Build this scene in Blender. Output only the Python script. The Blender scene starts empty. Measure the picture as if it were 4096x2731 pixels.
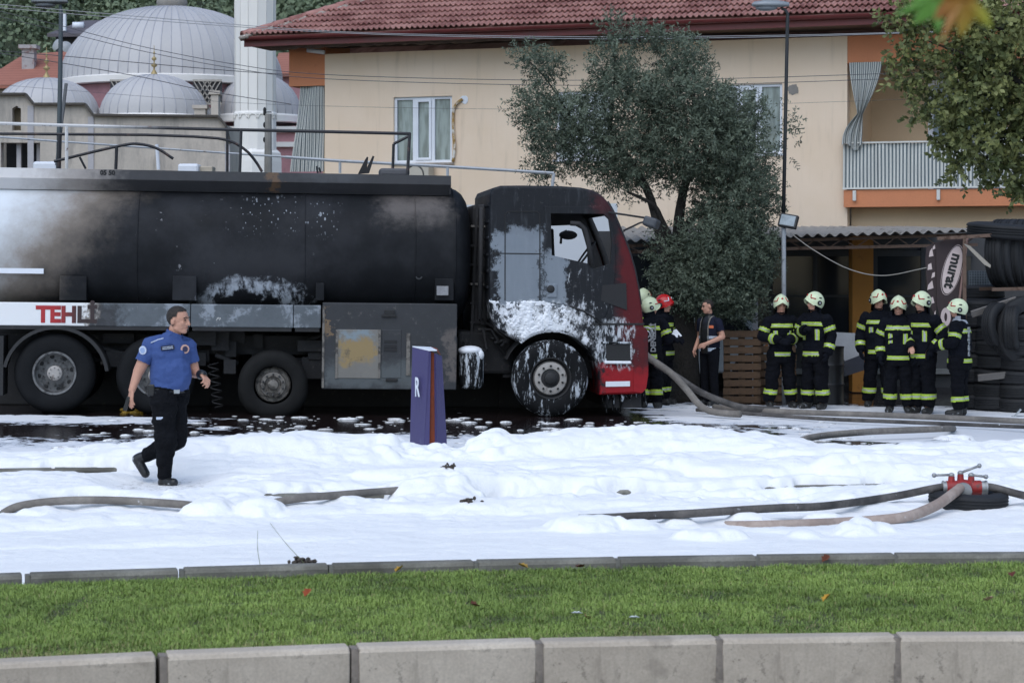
import bpy, bmesh, math, random
import numpy as np
from mathutils import Vector, Matrix, Euler
from mathutils.geometry import tessellate_polygon

# ------------------------------------------------------------------ camera, sky, sun, exposure
S = bpy.context.scene
C = S.collection
FPX, CX, HZ, CAMZ = 9000.0, 2048.0, 1070.0, 2.15      # focal length and horizon in photograph pixels, eye height in metres
K = 4096.0 / 2352.0
cam_d = bpy.data.cameras.new('camera')
cam_d.sensor_width = 36.0
cam_d.lens = FPX / 4096.0 * 36.0
cam_d.shift_y = -(1365.5 - HZ) / 4096.0
cam_d.clip_start = 0.1
cam_d.clip_end = 3000.0
cam_d.dof.use_dof = True
cam_d.dof.focus_distance = 30.0
cam_d.dof.aperture_fstop = 5.6
cam = bpy.data.objects.new('camera', cam_d)
C.objects.link(cam)
cam.location = (0, 0, CAMZ)
cam.rotation_euler = (math.radians(90), 0, 0)
S.camera = cam

SUN_EL, SUN_AZ = math.radians(54), math.radians(200)   # azimuth clockwise from +Y: behind the camera, to its left
W = bpy.data.worlds.new('World')
S.world = W
W.use_nodes = True
wn = W.node_tree
sky = wn.nodes.new('ShaderNodeTexSky')
sky.sky_type = 'NISHITA'
sky.sun_disc = False
sky.sun_elevation = SUN_EL
sky.sun_rotation = SUN_AZ
sky.air_density = 1.0
sky.dust_density = 1.0
sky.ozone_density = 1.0
bgn = wn.nodes['Background']
wn.links.new(sky.outputs[0], bgn.inputs[0])
bgn.inputs[1].default_value = 0.14
sd = bpy.data.lights.new('sun', 'SUN')
sd.energy = 1.5
sd.angle = math.radians(70)
sd.color = (0.89, 0.95, 1.0)
so = bpy.data.objects.new('sun', sd)
C.objects.link(so)
sv = Vector((math.sin(SUN_AZ) * math.cos(SUN_EL), math.cos(SUN_AZ) * math.cos(SUN_EL), math.sin(SUN_EL)))
so.rotation_euler = sv.to_track_quat('Z', 'Y').to_euler()
so.location = (0, 0, 40)
S.view_settings.view_transform = 'Standard'
S.view_settings.look = 'None'
S.view_settings.exposure = 0.25
S.view_settings.gamma = 1.0
S.cycles.max_bounces = 5
S.cycles.diffuse_bounces = 2
S.cycles.use_denoising = True
S.cycles.use_adaptive_sampling = True
S.cycles.adaptive_threshold = 0.02

# ------------------------------------------------------------------ helpers
rng = np.random.default_rng(7)
random.seed(7)

def at(x, y, Y):
    """point at depth Y seen at (x, y) of the 2352-pixel wide view of the photograph"""
    return Vector(((x * K - CX) / FPX * Y, Y, CAMZ - (y * K - HZ) / FPX * Y))

def px_m(Y):
    return FPX / Y / K

def tag(o, label=None, cat=None, group=None, kind=None):
    if label: o['label'] = label
    if cat: o['category'] = cat
    if group: o['group'] = group
    if kind: o['kind'] = kind
    return o

def empty(name, loc=(0, 0, 0), rz=0.0):
    o = bpy.data.objects.new(name, None)
    C.objects.link(o)
    o.location = loc
    o.rotation_euler = (0, 0, rz)
    return o

def copy_tree(o, parent=None):
    c = o.copy()
    C.objects.link(c)
    if parent: c.parent = parent
    for ch in list(o.children):
        copy_tree(ch, c)
    return c

def link_mesh(name, me, parent=None, loc=None):
    o = bpy.data.objects.new(name, me)
    C.objects.link(o)
    if parent is not None: o.parent = parent
    if loc is not None: o.location = loc
    return o

class MB:
    """collects shapes; build() links them as one mesh object"""
    def __init__(s):
        s.v = []; s.f = []; s.m = []
    def add(s, vs, fs, mi=0):
        b = len(s.v)
        s.v += [tuple(p) for p in vs]
        s.f += [tuple(i + b for i in q) for q in fs]
        s.m += [mi] * len(fs)
        return s
    def box(s, lo, hi, mi=0, M=None):
        x0, y0, z0 = lo; x1, y1, z1 = hi
        vs = [Vector(p) for p in ((x0,y0,z0),(x1,y0,z0),(x1,y1,z0),(x0,y1,z0),(x0,y0,z1),(x1,y0,z1),(x1,y1,z1),(x0,y1,z1))]
        if M is not None: vs = [M @ p for p in vs]
        return s.add(vs, [(0,3,2,1),(4,5,6,7),(0,1,5,4),(1,2,6,5),(2,3,7,6),(3,0,4,7)], mi)
    def bar(s, p0, p1, w, h=None, mi=0, up=(0, 0, 1)):
        """rectangular bar from p0 to p1"""
        p0 = Vector(p0); p1 = Vector(p1); h = h or w
        d = (p1 - p0).normalized(); u = Vector(up)
        if abs(d.dot(u)) > 0.98: u = Vector((1, 0, 0))
        a = d.cross(u).normalized() * w / 2; b = a.cross(d).normalized() * h / 2
        vs = [p0 - a - b, p0 + a - b, p0 + a + b, p0 - a + b, p1 - a - b, p1 + a - b, p1 + a + b, p1 - a + b]
        return s.add(vs, [(0,1,2,3),(7,6,5,4),(0,4,5,1),(1,5,6,2),(2,6,7,3),(3,7,4,0)], mi)
    def tube(s, pts, r, n=8, mi=0, cap=True):
        pts = [Vector(p) for p in pts]
        rs = list(r) if hasattr(r, '__len__') else [r] * len(pts)
        t0 = (pts[1] - pts[0]).normalized()
        ref = Vector((0, 0, 1)) if abs(t0.z) < 0.9 else Vector((1, 0, 0))
        a = t0.cross(ref).normalized()
        vs = []; fs = []
        for i, p in enumerate(pts):
            t = (pts[min(i + 1, len(pts) - 1)] - pts[max(i - 1, 0)]).normalized()
            a = (a - t * a.dot(t)).normalized(); b = t.cross(a)
            for k in range(n):
                q = 2 * math.pi * k / n
                vs.append(p + (a * math.cos(q) + b * math.sin(q)) * rs[i])
        for i in range(len(pts) - 1):
            for k in range(n):
                k2 = (k + 1) % n
                fs.append((i*n + k, i*n + k2, (i+1)*n + k2, (i+1)*n + k))
        if cap:
            fs.append(tuple(range(n - 1, -1, -1)))
            fs.append(tuple((len(pts) - 1) * n + k for k in range(n)))
        return s.add(vs, fs, mi)
    def lathe(s, prof, n=24, mi=0, M=None, a0=0.0, a1=2 * math.pi):
        """revolve [(radius, height)] about local Z"""
        full = abs(a1 - a0 - 2 * math.pi) < 1e-6
        cols = n if full else n + 1
        vs = []; fs = []
        for (r, h) in prof:
            for k in range(cols):
                q = a0 + (a1 - a0) * k / n
                p = Vector((r * math.cos(q), r * math.sin(q), h))
                vs.append(M @ p if M is not None else p)
        for i in range(len(prof) - 1):
            for k in range(n):
                k2 = (k + 1) % cols
                fs.append((i*cols + k, i*cols + k2, (i+1)*cols + k2, (i+1)*cols + k))
        return s.add(vs, fs, mi)
    def ball(s, c, r, n=12, mi=0, M=None):
        r = Vector((r, r, r)) if not hasattr(r, '__len__') else Vector(r)
        c = Vector(c); m = max(4, n // 2 + 1)
        vs = []; fs = []
        for i in range(m + 1):
            t = math.pi * i / m
            for k in range(n):
                q = 2 * math.pi * k / n
                p = Vector((r.x * math.sin(t) * math.cos(q), r.y * math.sin(t) * math.sin(q), r.z * math.cos(t)))
                vs.append(c + (M @ p if M is not None else p))
        for i in range(m):
            for k in range(n):
                k2 = (k + 1) % n
                fs.append((i*n + k, (i+1)*n + k, (i+1)*n + k2, i*n + k2))
        return s.add(vs, fs, mi)
    def prism(s, poly, y0, y1, holes=(), mi=0, caps=(True, True), walls=True):
        """polygon in (x, z) with holes, extruded along y"""
        loops = [list(poly)] + [list(h) for h in holes]
        flat = [p for l in loops for p in l]
        tris = tessellate_polygon([[Vector((p[0], p[1], 0)) for p in l] for l in loops])
        n = len(flat)
        vs = [(p[0], y0, p[1]) for p in flat] + [(p[0], y1, p[1]) for p in flat]
        fs = []
        for t in tris:
            a, b, c = t
            ar = (flat[b][0]-flat[a][0])*(flat[c][1]-flat[a][1]) - (flat[c][0]-flat[a][0])*(flat[b][1]-flat[a][1])
            if ar < 0: a, b, c = a, c, b
            if caps[0]: fs.append((a, b, c) if y0 < y1 else (a, c, b))
            if caps[1]: fs.append((a + n, c + n, b + n) if y0 < y1 else (a + n, b + n, c + n))
        if walls:
            o = 0
            for l in loops:
                m = len(l)
                for i in range(m):
                    j = (i + 1) % m
                    fs.append((o + i, o + i + n, o + j + n, o + j))
                o += m
        return s.add(vs, fs, mi)
    def mesh(s, name, mats, smooth=False):
        me = bpy.data.meshes.new(name)
        me.from_pydata(s.v, [], s.f)
        if not isinstance(mats, (list, tuple)): mats = [mats]
        for m in mats: me.materials.append(m)
        if len(mats) > 1: me.polygons.foreach_set('material_index', s.m)
        if smooth: me.polygons.foreach_set('use_smooth', [True] * len(me.polygons))
        me.update()
        return me
    def build(s, name, mats, parent=None, smooth=False, bevel=0.0, seg=2, fix=True, loc=None, angle=None):
        me = s.mesh(name, mats, smooth)
        if fix:
            bm = bmesh.new(); bm.from_mesh(me)
            bmesh.ops.recalc_face_normals(bm, faces=bm.faces)
            bm.to_mesh(me); bm.free()
        o = link_mesh(name, me, parent, loc)
        if bevel > 0:
            b = o.modifiers.new('bevel', 'BEVEL'); b.width = bevel; b.segments = seg; b.limit_method = 'ANGLE'
            b.angle_limit = math.radians(40)
        if smooth and angle:
            me.set_sharp_from_angle(angle=math.radians(angle))
        return o

def np_mesh(name, verts, faces, mats, smooth=False, fmat=None):
    """big mesh from arrays: faces is (n, k)"""
    me = bpy.data.meshes.new(name)
    verts = np.asarray(verts, dtype=np.float32); faces = np.asarray(faces, dtype=np.int32)
    k = faces.shape[1]
    me.vertices.add(len(verts)); me.vertices.foreach_set('co', verts.ravel())
    me.loops.add(faces.size); me.loops.foreach_set('vertex_index', faces.ravel())
    me.polygons.add(len(faces))
    me.polygons.foreach_set('loop_start', np.arange(0, faces.size, k, dtype=np.int32))
    me.polygons.foreach_set('loop_total', np.full(len(faces), k, dtype=np.int32))
    if not isinstance(mats, (list, tuple)): mats = [mats]
    for m in mats: me.materials.append(m)
    if fmat is not None: me.polygons.foreach_set('material_index', np.asarray(fmat, dtype=np.int32))
    if smooth: me.polygons.foreach_set('use_smooth', np.ones(len(faces), dtype=bool))
    me.update(calc_edges=True)
    return me

def vnoise(x, y, seed=0):
    """2D value noise"""
    xi = np.floor(x).astype(np.int64); yi = np.floor(y).astype(np.int64)
    xf = x - xi; yf = y - yi
    u = xf * xf * (3 - 2 * xf); v = yf * yf * (3 - 2 * yf)
    def h(a, b):
        n = (a * 374761393 + b * 668265263 + seed * 1274126177) & 0x7fffffff
        n = ((n ^ (n >> 13)) * 1274126177) & 0x7fffffff
        return ((n ^ (n >> 16)) & 0xffff) / 65535.0
    return (h(xi, yi) * (1 - u) + h(xi + 1, yi) * u) * (1 - v) + (h(xi, yi + 1) * (1 - u) + h(xi + 1, yi + 1) * u) * v

def fbm(x, y, oct=4, seed=0):
    t = 0; a = 0.5; n = 0
    for i in range(oct):
        t = t + a * vnoise(x * 2**i + 13.7 * i, y * 2**i - 7.1 * i, seed + i); n += a; a *= 0.5
    return t / n

def sstep(x, a, b):
    t = np.clip((x - a) / (b - a), 0, 1)
    return t * t * (3 - 2 * t)

def spline(pts, n=40):
    """Catmull-Rom through the points"""
    P = [Vector(p) for p in pts]
    P = [P[0] * 2 - P[1]] + P + [P[-1] * 2 - P[-2]]
    out = []
    m = len(P) - 3
    for i in range(n + 1):
        t = i / n * m; k = min(int(t), m - 1); t -= k
        a, b, c, d = P[k:k + 4]
        out.append(0.5 * ((2 * b) + (c - a) * t + (2 * a - 5 * b + 4 * c - d) * t * t + (3 * b - a - 3 * c + d) * t ** 3))
    return out

# ------------------------------------------------------------------ node helper
class NT:
    def __init__(s, name):
        s.m = bpy.data.materials.new(name); s.m.use_nodes = True
        s.t = s.m.node_tree; s.n = s.t.nodes; s.b = s.n['Principled BSDF']; s.L = s.t.links.new
        s.co = s.n.new('ShaderNodeTexCoord')
        s.obj = s.co.outputs['Object']
    def put(s, sock, v):
        if isinstance(v, (int, float)):
            sock.default_value = (v, v, v, 1) if sock.type == 'RGBA' else v
        elif isinstance(v, (tuple, list)):
            sock.default_value = (*v, 1) if sock.type == 'RGBA' and len(v) == 3 else v
        else: s.L(v, sock)
    def world(s):
        g = s.n.new('ShaderNodeNewGeometry'); return g.outputs['Position']
    def mapv(s, vec, scale=(1, 1, 1), rot=(0, 0, 0), loc=(0, 0, 0)):
        q = s.n.new('ShaderNodeMapping'); s.L(vec, q.inputs[0])
        q.inputs['Scale'].default_value = scale; q.inputs['Rotation'].default_value = rot; q.inputs['Location'].default_value = loc
        return q.outputs[0]
    def noise(s, scale, detail=4, rough=0.55, vec=None, dist=0.0, col=False):
        q = s.n.new('ShaderNodeTexNoise'); s.L(vec if vec is not None else s.obj, q.inputs['Vector'])
        q.inputs['Scale'].default_value = scale; q.inputs['Detail'].default_value = detail
        q.inputs['Roughness'].default_value = rough; q.inputs['Distortion'].default_value = dist
        return q.outputs[1 if col else 0]
    def voro(s, scale, vec=None, feature='F1', out=0, rnd=1.0):
        q = s.n.new('ShaderNodeTexVoronoi'); q.feature = feature
        s.L(vec if vec is not None else s.obj, q.inputs['Vector']); q.inputs['Scale'].default_value = scale
        q.inputs['Randomness'].default_value = rnd
        return q.outputs[out]
    def sep(s, vec=None):
        q = s.n.new('ShaderNodeSeparateXYZ'); s.L(vec if vec is not None else s.obj, q.inputs[0]); return q.outputs
    def ma(s, op, a, b=0.0, c=None):
        q = s.n.new('ShaderNodeMath'); q.operation = op
        s.put(q.inputs[0], a); s.put(q.inputs[1], b)
        if c is not None: s.put(q.inputs[2], c)
        return q.outputs[0]
    def sm(s, v, lo, hi, a=0.0, b=1.0):
        """smoothstep map; lo may be above hi"""
        q = s.n.new('ShaderNodeMapRange'); q.interpolation_type = 'SMOOTHSTEP'
        if lo > hi: lo, hi, a, b = hi, lo, b, a
        s.put(q.inputs[0], v)
        for i, x in zip((1, 2, 3, 4), (lo, hi, a, b)): q.inputs[i].default_value = x
        return q.outputs[0]
    def lin(s, v, lo, hi, a=0.0, b=1.0):
        q = s.n.new('ShaderNodeMapRange'); s.put(q.inputs[0], v)
        for i, x in zip((1, 2, 3, 4), (lo, hi, a, b)): q.inputs[i].default_value = x
        return q.outputs[0]
    def mix(s, f, a, b, mode='MIX'):
        q = s.n.new('ShaderNodeMix'); q.data_type = 'RGBA'; q.blend_type = mode
        s.put(q.inputs[0], f); s.put(q.inputs[6], a); s.put(q.inputs[7], b)
        return q.outputs[2]
    def bump(s, h, strength=0.3, dist=0.02):
        q = s.n.new('ShaderNodeBump'); q.inputs['Strength'].default_value = strength; q.inputs['Distance'].default_value = dist
        s.L(h, q.inputs['Height']); s.L(q.outputs[0], s.b.inputs['Normal'])
    def attr(s, name):
        q = s.n.new('ShaderNodeAttribute'); q.attribute_name = name; return q.outputs['Fac']
    def rnd(s):
        q = s.n.new('ShaderNodeObjectInfo'); return q.outputs['Random']
    def out(s, col, rough=0.6, metal=0.0, spec=None):
        s.put(s.b.inputs['Base Color'], col); s.put(s.b.inputs['Roughness'], rough); s.put(s.b.inputs['Metallic'], metal)
        if spec is not None: s.b.inputs['Specular IOR Level'].default_value = spec
        return s.m

def hx(h):
    """sRGB hex to linear"""
    r = [int(h[i:i + 2], 16) / 255 for i in (0, 2, 4)]
    return tuple(c / 12.92 if c <= 0.04045 else ((c + 0.055) / 1.055) ** 2.4 for c in r)

def sc(c, k):
    return tuple(min(1.0, x * k) for x in c)

def pm(name, col, rough=0.6, metal=0.0, var=0.18, scale=3.0, fine=40.0, bump=0.0, bdist=0.01, spec=None, dirt=None, dirt_amt=0.0, dirt_scale=2.0):
    """painted / plain surface with uneven tone, fine grain and optional stains"""
    t = NT(name)
    n = t.noise(scale, 5, 0.6)
    f = t.noise(fine, 3, 0.6)
    k = t.ma('ADD', t.lin(n, 0.25, 0.75, -var, var), t.lin(f, 0.3, 0.7, -var * 0.45, var * 0.45))
    c = t.mix(t.lin(k, -var * 1.4, var * 1.4, 0, 1), sc(col, 1 - var * 1.3), sc(col, 1 + var * 1.3))
    if dirt is not None:
        d = t.sm(t.noise(dirt_scale, 6, 0.68), 0.62 - dirt_amt * 0.3, 0.78 - dirt_amt * 0.3)
        c = t.mix(d, c, dirt)
    if bump: t.bump(t.ma('ADD', f, t.ma('MULTIPLY', n, 1.5)), bump, bdist)
    return t.out(c, t.lin(n, 0.3, 0.7, max(0.02, rough - 0.08), min(1, rough + 0.08)), metal, spec)
M_darkin = pm('dark_interior', (0.02, 0.02, 0.022), 0.8)
# ------------------------------------------------------------------ ground, roads, kerbs, grass, foam
TK = 0.163                                   # the kerbs run away to the right and bend a little
def KY(x, v):
    """depth of the kerb line that lies v metres away straight ahead"""
    q = np.clip(0.027 - 0.0030 * (np.asarray(v, dtype=float) - 12.18), 0, 0.03)
    return v + TK * x - q * np.clip(np.asarray(x, dtype=float) ** 2, 0, 30)
def KR(x, v):
    return math.atan((float(KY(x + 0.05, v)) - float(KY(x - 0.05, v))) / 0.1)
def gz(x, y):
    """yard level behind the pavement: falls gently to the right"""
    return 0.10 - 0.012 * np.clip(x, -9, 9) * sstep(np.asarray(y, dtype=float), 24.5, 28.5)

def strip(name, v0, v1, z, m, x0=-40, x1=40, kind='structure'):
    xs = np.concatenate([[x0], np.linspace(-7, 7, 29), [x1]]); n = len(xs)
    vs = [(x, float(KY(x, v0)), z) for x in xs] + [(x, float(KY(x, v1)), z) for x in xs]
    me = bpy.data.meshes.new(name)
    me.from_pydata(vs, [], [(i, i + 1, n + i + 1, n + i) for i in range(n - 1)])
    me.materials.append(m)
    return tag(link_mesh(name, me), kind=kind)

t = NT('earth_ground')
g = t.mix(t.noise(0.6, 5), hx('4a463c'), hx('6b6656'))
M_earth = t.out(t.mix(t.sm(t.noise(0.08, 4), 0.4, 0.6), g, hx('3f4a2e')), 0.95)
t = NT('asphalt')
n = t.noise(9, 5); f = t.noise(120, 2)
a = t.mix(n, (0.035, 0.035, 0.037), (0.07, 0.069, 0.068)); t.bump(f, 0.4, 0.004)
M_asph = t.out(a, t.lin(n, 0.3, 0.7, 0.55, 0.8))

gs = link_mesh('ground', np_mesh('ground', [(-1500, -300, -0.2), (1500, -300, -0.2), (1500, 2500, -0.2), (-1500, 2500, -0.2)], [(0, 1, 2, 3)], M_earth))
tag(gs, kind='structure')
strip('road', 15.7, 20.3, 0.0, M_asph)
rn = strip('near_road', 2.0, 12.22, -0.18, M_asph)
rn.name = 'road'

# concrete of the kerbs
def concrete(name, c0, c1, spots=0.5, warm=None):
    t = NT(name)
    n = t.noise(2.2, 6, 0.65, dist=0.4); f = t.noise(60, 4, 0.7)
    c = t.mix(t.sm(n, 0.3, 0.7), c0, c1)
    c = t.mix(t.lin(f, 0.35, 0.65, 0, 0.35), c, sc(c0, 0.6))
    pits = t.sm(t.noise(16, 4, 0.75), 0.66 - 0.06 * spots, 0.72 - 0.06 * spots)
    low = t.sm(t.noise(1.1, 3), 0.42, 0.62)
    c = t.mix(t.ma('MULTIPLY', t.ma('MULTIPLY', pits, low), 0.8), c, sc(c0, 0.3))
    wet = t.sm(t.noise(0.9, 4, 0.55, t.mapv(t.world(), (1, 1, 1.2), loc=(1.7, 0, 0))), 0.60, 0.64)
    c = t.mix(t.ma('MULTIPLY', wet, 0.45), c, sc(c0, 0.45))
    streak = t.sm(t.noise(6, 4, 0.6, t.mapv(t.obj, (3, 3, 0.4))), 0.55, 0.75)
    c = t.mix(t.ma('MULTIPLY', streak, 0.35), c, sc(c0, 0.45))
    t.bump(t.ma('ADD', f, t.ma('MULTIPLY', n, 2)), 0.35, 0.006)
    # each stone a shade of its own
    c = t.mix(1.0, c, t.mix(t.rnd(), (0.86, 0.85, 0.84), (1.0, 1.0, 1.0)), 'MULTIPLY')
    return t.out(c, 0.88)
M_kerb = concrete('kerb_concrete', hx('bcaf9f'), hx('d3c6b5'), 1.6)
M_kerb2 = concrete('weathered_concrete', hx('6a675e'), hx('8f8c82'), 1.3)
M_mortar = pm('mortar', hx('857b71'), 0.95, var=0.4, scale=14, bump=0.5)
M_mortar2 = pm('mortar_grey', hx('6f6d66'), 0.95, var=0.35, scale=12, bump=0.5)

THK = math.atan(TK)
def kerb_row(name, v, ztop, h, depth, xj, n0, n1, m, pitch=1.0, joint=0.045, mort=M_mortar, rnd=0.02):
    """kerb of separate stones; xj: X of one joint"""
    root = empty(name, (0, 0, 0))
    tag(root, kind='structure')
    L = pitch - joint
    b = MB()                                 # rounded front profile, stone lies along local x, front at y=0
    prof = [(0.015, -h), (0.0, -0.03), (0.012, -0.010), (0.03, -0.001), (0.06, 0.0), (depth, 0.0), (depth, -h)]
    vs = []
    for x in (0, 0.006, L - 0.006, L):
        k = 0.005 if x in (0, L) else 0.0
        vs += [(x, p[0] + (k if p[0] < 0.04 else -k), p[1] - (k if p[1] > -0.02 else 0)) for p in prof]
    m_ = len(prof); fs = []
    for i in range(3):
        for k in range(m_):
            k2 = (k + 1) % m_
            fs.append((i*m_ + k, (i+1)*m_ + k, (i+1)*m_ + k2, i*m_ + k2))
    fs += [tuple(range(m_)), tuple(3*m_ + k for k in range(m_ - 1, -1, -1))]
    b.add(vs, fs)
    me = b.mesh('kerb_stone', m, smooth=False)
    jm = MB().box((-0.002, 0.014, -h), (joint + 0.002, depth - 0.01, -0.012)).mesh('mortar_joint', mort)
    c, s = math.cos(THK), math.sin(THK)
    for i in range(n0, n1):
        X = xj + (i * pitch + joint / 2) * c
        o = link_mesh('kerb_stone', me, root)
        o.location = (X, float(KY(X, v)) + random.uniform(-1, 1) * 0.004, ztop + random.uniform(-1, 1) * 0.002)
        o.rotation_euler = (0, random.uniform(-1, 1) * 0.001, KR(X + 0.5, v) + random.uniform(-1, 1) * 0.004)
        Xj = xj + (i * pitch - joint / 2) * c
        q = link_mesh('mortar_joint', jm, root)
        q.location = (Xj, float(KY(Xj, v)) - 0.010, ztop + 0.004); q.rotation_euler = (0, 0, KR(Xj, v))
    return root
kerb_row('kerb', 12.18, 0.12, 0.34, 0.15, 0.152, -5, 5, M_kerb, joint=0.036)
kerb_row('kerb_far', 15.60, 0.12, 0.25, 0.12, 0.743, -6, 5, M_kerb2, joint=0.025, mort=M_mortar2)
kerb_row('kerb_pavement', 20.18, 0.15, 0.25, 0.14, -1.66, -7, 9, M_kerb2, joint=0.02)
kerb_row('kerb_yard', 22.40, 0.215, 0.25, 0.14, -3.44, -4, 12, M_kerb2, joint=0.03)
strip('pavement', 20.31, 22.42, 0.13, M_asph)

# ---- grass verge between the two kerbs
def grass_z(v):
    return 0.105 - 0.032 * np.clip((v - 12.33) / 3.2, 0, 1)
t = NT('verge_soil')
M_soil = t.out(t.mix(t.noise(5, 6, 0.65), (0.035, 0.055, 0.016), (0.10, 0.09, 0.05)), 0.95)
nx, nv = 80, 24
xs = np.linspace(-6, 6, nx); vs_ = np.linspace(12.30, 15.57, nv)
Xg, Vg = np.meshgrid(xs, vs_)
Zg = grass_z(Vg) - 0.02 + 0.02 * (fbm(Xg * 1.5, Vg * 1.5, 3) - 0.5)
P = np.stack([Xg, KY(Xg, Vg), Zg], -1).reshape(-1, 3)
ii = np.arange(nx * nv).reshape(nv, nx)
Fq = np.stack([ii[:-1, :-1], ii[:-1, 1:], ii[1:, 1:], ii[1:, :-1]], -1).reshape(-1, 4)
tag(link_mesh('verge', np_mesh('verge', P, Fq, M_soil, True)), kind='structure')

t = NT('grass_blades')
hue = t.attr('hue'); dry = t.attr('dry')
c = t.mix(hue, (0.090, 0.150, 0.022), (0.29, 0.40, 0.085))
c = t.mix(dry, c, (0.36, 0.29, 0.14))
M_grass = t.out(c, 0.6)
M_grass.node_tree.nodes['Principled BSDF'].inputs['Subsurface Weight'].default_value = 0.0

def grass_patch(n, x0, x1):
    X = rng.uniform(x0, x1, n); V = 12.31 + 3.25 * rng.uniform(0, 1, n) ** 1.0
    # straggly edges
    keep = (V > 12.335 + 0.03 * vnoise(X * 6, V * 0, 5)) & (V < 15.54)
    X, V = X[keep], V[keep]; n = len(X)
    patch = fbm(X * 1.3, V * 2.2, 4, 11); tuft = fbm(X * 7, V * 7, 3, 31)
    edge = np.exp(-(V - 12.33) / 0.28)
    dens = 0.35 + 1.0 * sstep(tuft, 0.25, 0.6)
    keep = rng.uniform(0, 1, n) < dens
    X, V, patch, tuft, edge = X[keep], V[keep], patch[keep], tuft[keep], edge[keep]; n = len(X)
    L = (0.016 + 0.030 * rng.uniform(0, 1, n) ** 1.8) * (0.5 + 1.0 * tuft)
    Wd = rng.uniform(0.0022, 0.0045, n)
    az = rng.uniform(0, 2 * np.pi, n); lean = rng.uniform(0.3, 1.5, n)
    base = np.stack([X, KY(X, V), grass_z(V) - 0.02 + 0.02 * (fbm(X * 1.5, V * 1.5, 3) - 0.5)], -1)
    d = np.stack([np.cos(az), np.sin(az), np.zeros(n)], -1)
    w = np.stack([-np.sin(az), np.cos(az), np.zeros(n)], -1) * (Wd / 2)[:, None]
    up = np.array([0, 0, 1.0])
    mid = base + up * (L * 0.6)[:, None] + d * (L * lean * 0.25)[:, None]
    tip = base + up * (L * (1 - 0.30 * lean))[:, None] + d * (L * lean * 0.8)[:, None]
    Vt = np.stack([base - w, base + w, mid + w * 0.8, mid - w * 0.8, tip], 1).reshape(-1, 3)
    o = np.arange(n)[:, None] * 5
    F3 = np.concatenate([o + [0, 1, 2], o + [0, 2, 3], o + [3, 2, 4]], 0)
    hue = np.clip(1.1 * (patch - 0.5) + 0.30 * rng.uniform(0, 1, n) + 0.7 * (tuft - 0.45) + 0.42, 0, 1)
    drym = sstep(fbm(X * 1.1 + 5, V * 0.6, 3, 77), 0.50, 0.68)
    dry = np.clip((rng.uniform(0, 1, n) < 0.035 + 0.6 * edge * (0.25 + drym)) * rng.uniform(0.5, 1.0, n), 0, 1)
    me = np_mesh('grass', Vt, F3, M_grass)
    for nm, arr in (('hue', hue), ('dry', dry)):
        A = me.attributes.new(nm, 'FLOAT', 'POINT'); A.data.foreach_set('value', np.repeat(arr, 5).astype(np.float32))
    return me
tag(link_mesh('grass', grass_patch(380000, -4.2, 4.4)), 'short green lawn between the two concrete kerbs', 'grass', kind='stuff')

# ---- yard behind the pavement: wet dark asphalt under broken thin foam
t = NT('wet_yard')
P_ = t.world()
cov = t.attr('foam')
st = t.noise(0.9, 6, 0.7, t.mapv(P_, (1.0, 1.1, 1)), 0.6)
st2 = t.noise(3.2, 5, 0.7, t.mapv(P_, (1.0, 1.0, 1)), 0.3)
st3 = t.noise(26.0, 4, 0.7, t.mapv(P_, (1.0, 1.6, 1)))
k = t.ma('ADD', t.ma('ADD', t.ma('MULTIPLY', st, 0.50), t.ma('MULTIPLY', st2, 0.38)), t.ma('MULTIPLY', st3, 0.12))
k = t.ma('ADD', t.lin(k, 0.30, 0.70, -0.10, 1.10), t.lin(cov, 0, 1, -0.42, 0.46))
film = t.sm(k, 0.50, 0.58)
wetn = t.noise(3.0, 5, 0.6, P_)
dark = t.mix(wetn, (0.008, 0.006, 0.006), (0.026, 0.016, 0.016))
thin = t.mix(t.noise(30, 3, 0.6, P_), (0.42, 0.44, 0.48), (0.72, 0.75, 0.80))
full = t.sm(k, 0.58, 0.78)
c = t.mix(film, dark, t.mix(full, thin, (0.80, 0.80, 0.81)))
t.bump(t.ma('ADD', t.ma('MULTIPLY', film, 1.0), t.ma('MULTIPLY', t.noise(40, 3, 0.6, P_), 0.25)), 0.15, 0.02)
M_yard = t.out(c, t.ma('ADD', t.ma('MULTIPLY', film, 0.5), t.lin(wetn, 0.3, 0.7, 0.05, 0.20)), 0.0, 0.25)
def gauss(X, Y, cx, cy, a, b):
    return np.exp(-(((X - cx) / a) ** 2 + ((Y - cy) / b) ** 2))
nx, ny = 260, 200
xs = np.linspace(-30, 30, nx); ys = np.linspace(0, 1, ny) ** 1.6
Xg, Tg = np.meshgrid(xs, ys)
Yg = (22.5 + TK * Xg) * (1 - Tg) + 62.0 * Tg
Zg = gz(Xg, Yg)
cv = 0.88 + 0.0 * Xg
cv -= 0.80 * gauss(Xg, Yg, -1.2, 29.0, 3.3, 1.7)           # dark wet ground in front of the tanker
cv -= 0.70 * gauss(Xg, Yg, 1.6, 28.3, 1.7, 1.4)
cv -= 0.72 * gauss(Xg, Yg, -5.7, 27.4, 2.2, 1.1)
cv -= 1.3 * gauss(Xg, Yg, 3.84, 26.3, 0.85, 0.65)
cv -= 0.5 * gauss(Xg, Yg, -3.0, 31.2, 4.0, 1.6)
cv += 0.15 * gauss(Xg, Yg, 5.0, 30.0, 3.0, 2.5)
cv -= 0.30 * gauss(Xg, Yg, 4.0, 29.6, 3.0, 0.35)
cv -= 0.95 * sstep(Yg, 33.2, 36.0)
cv -= 1.1 * sstep(Yg, 29.8, 30.6) * sstep(Xg, 1.9, 0.9)
cv -= 0.40 * sstep(Yg, 28.0, 29.0) * sstep(Xg, -3.6, -2.6) * sstep(Xg, 2.4, 1.4)
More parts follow.
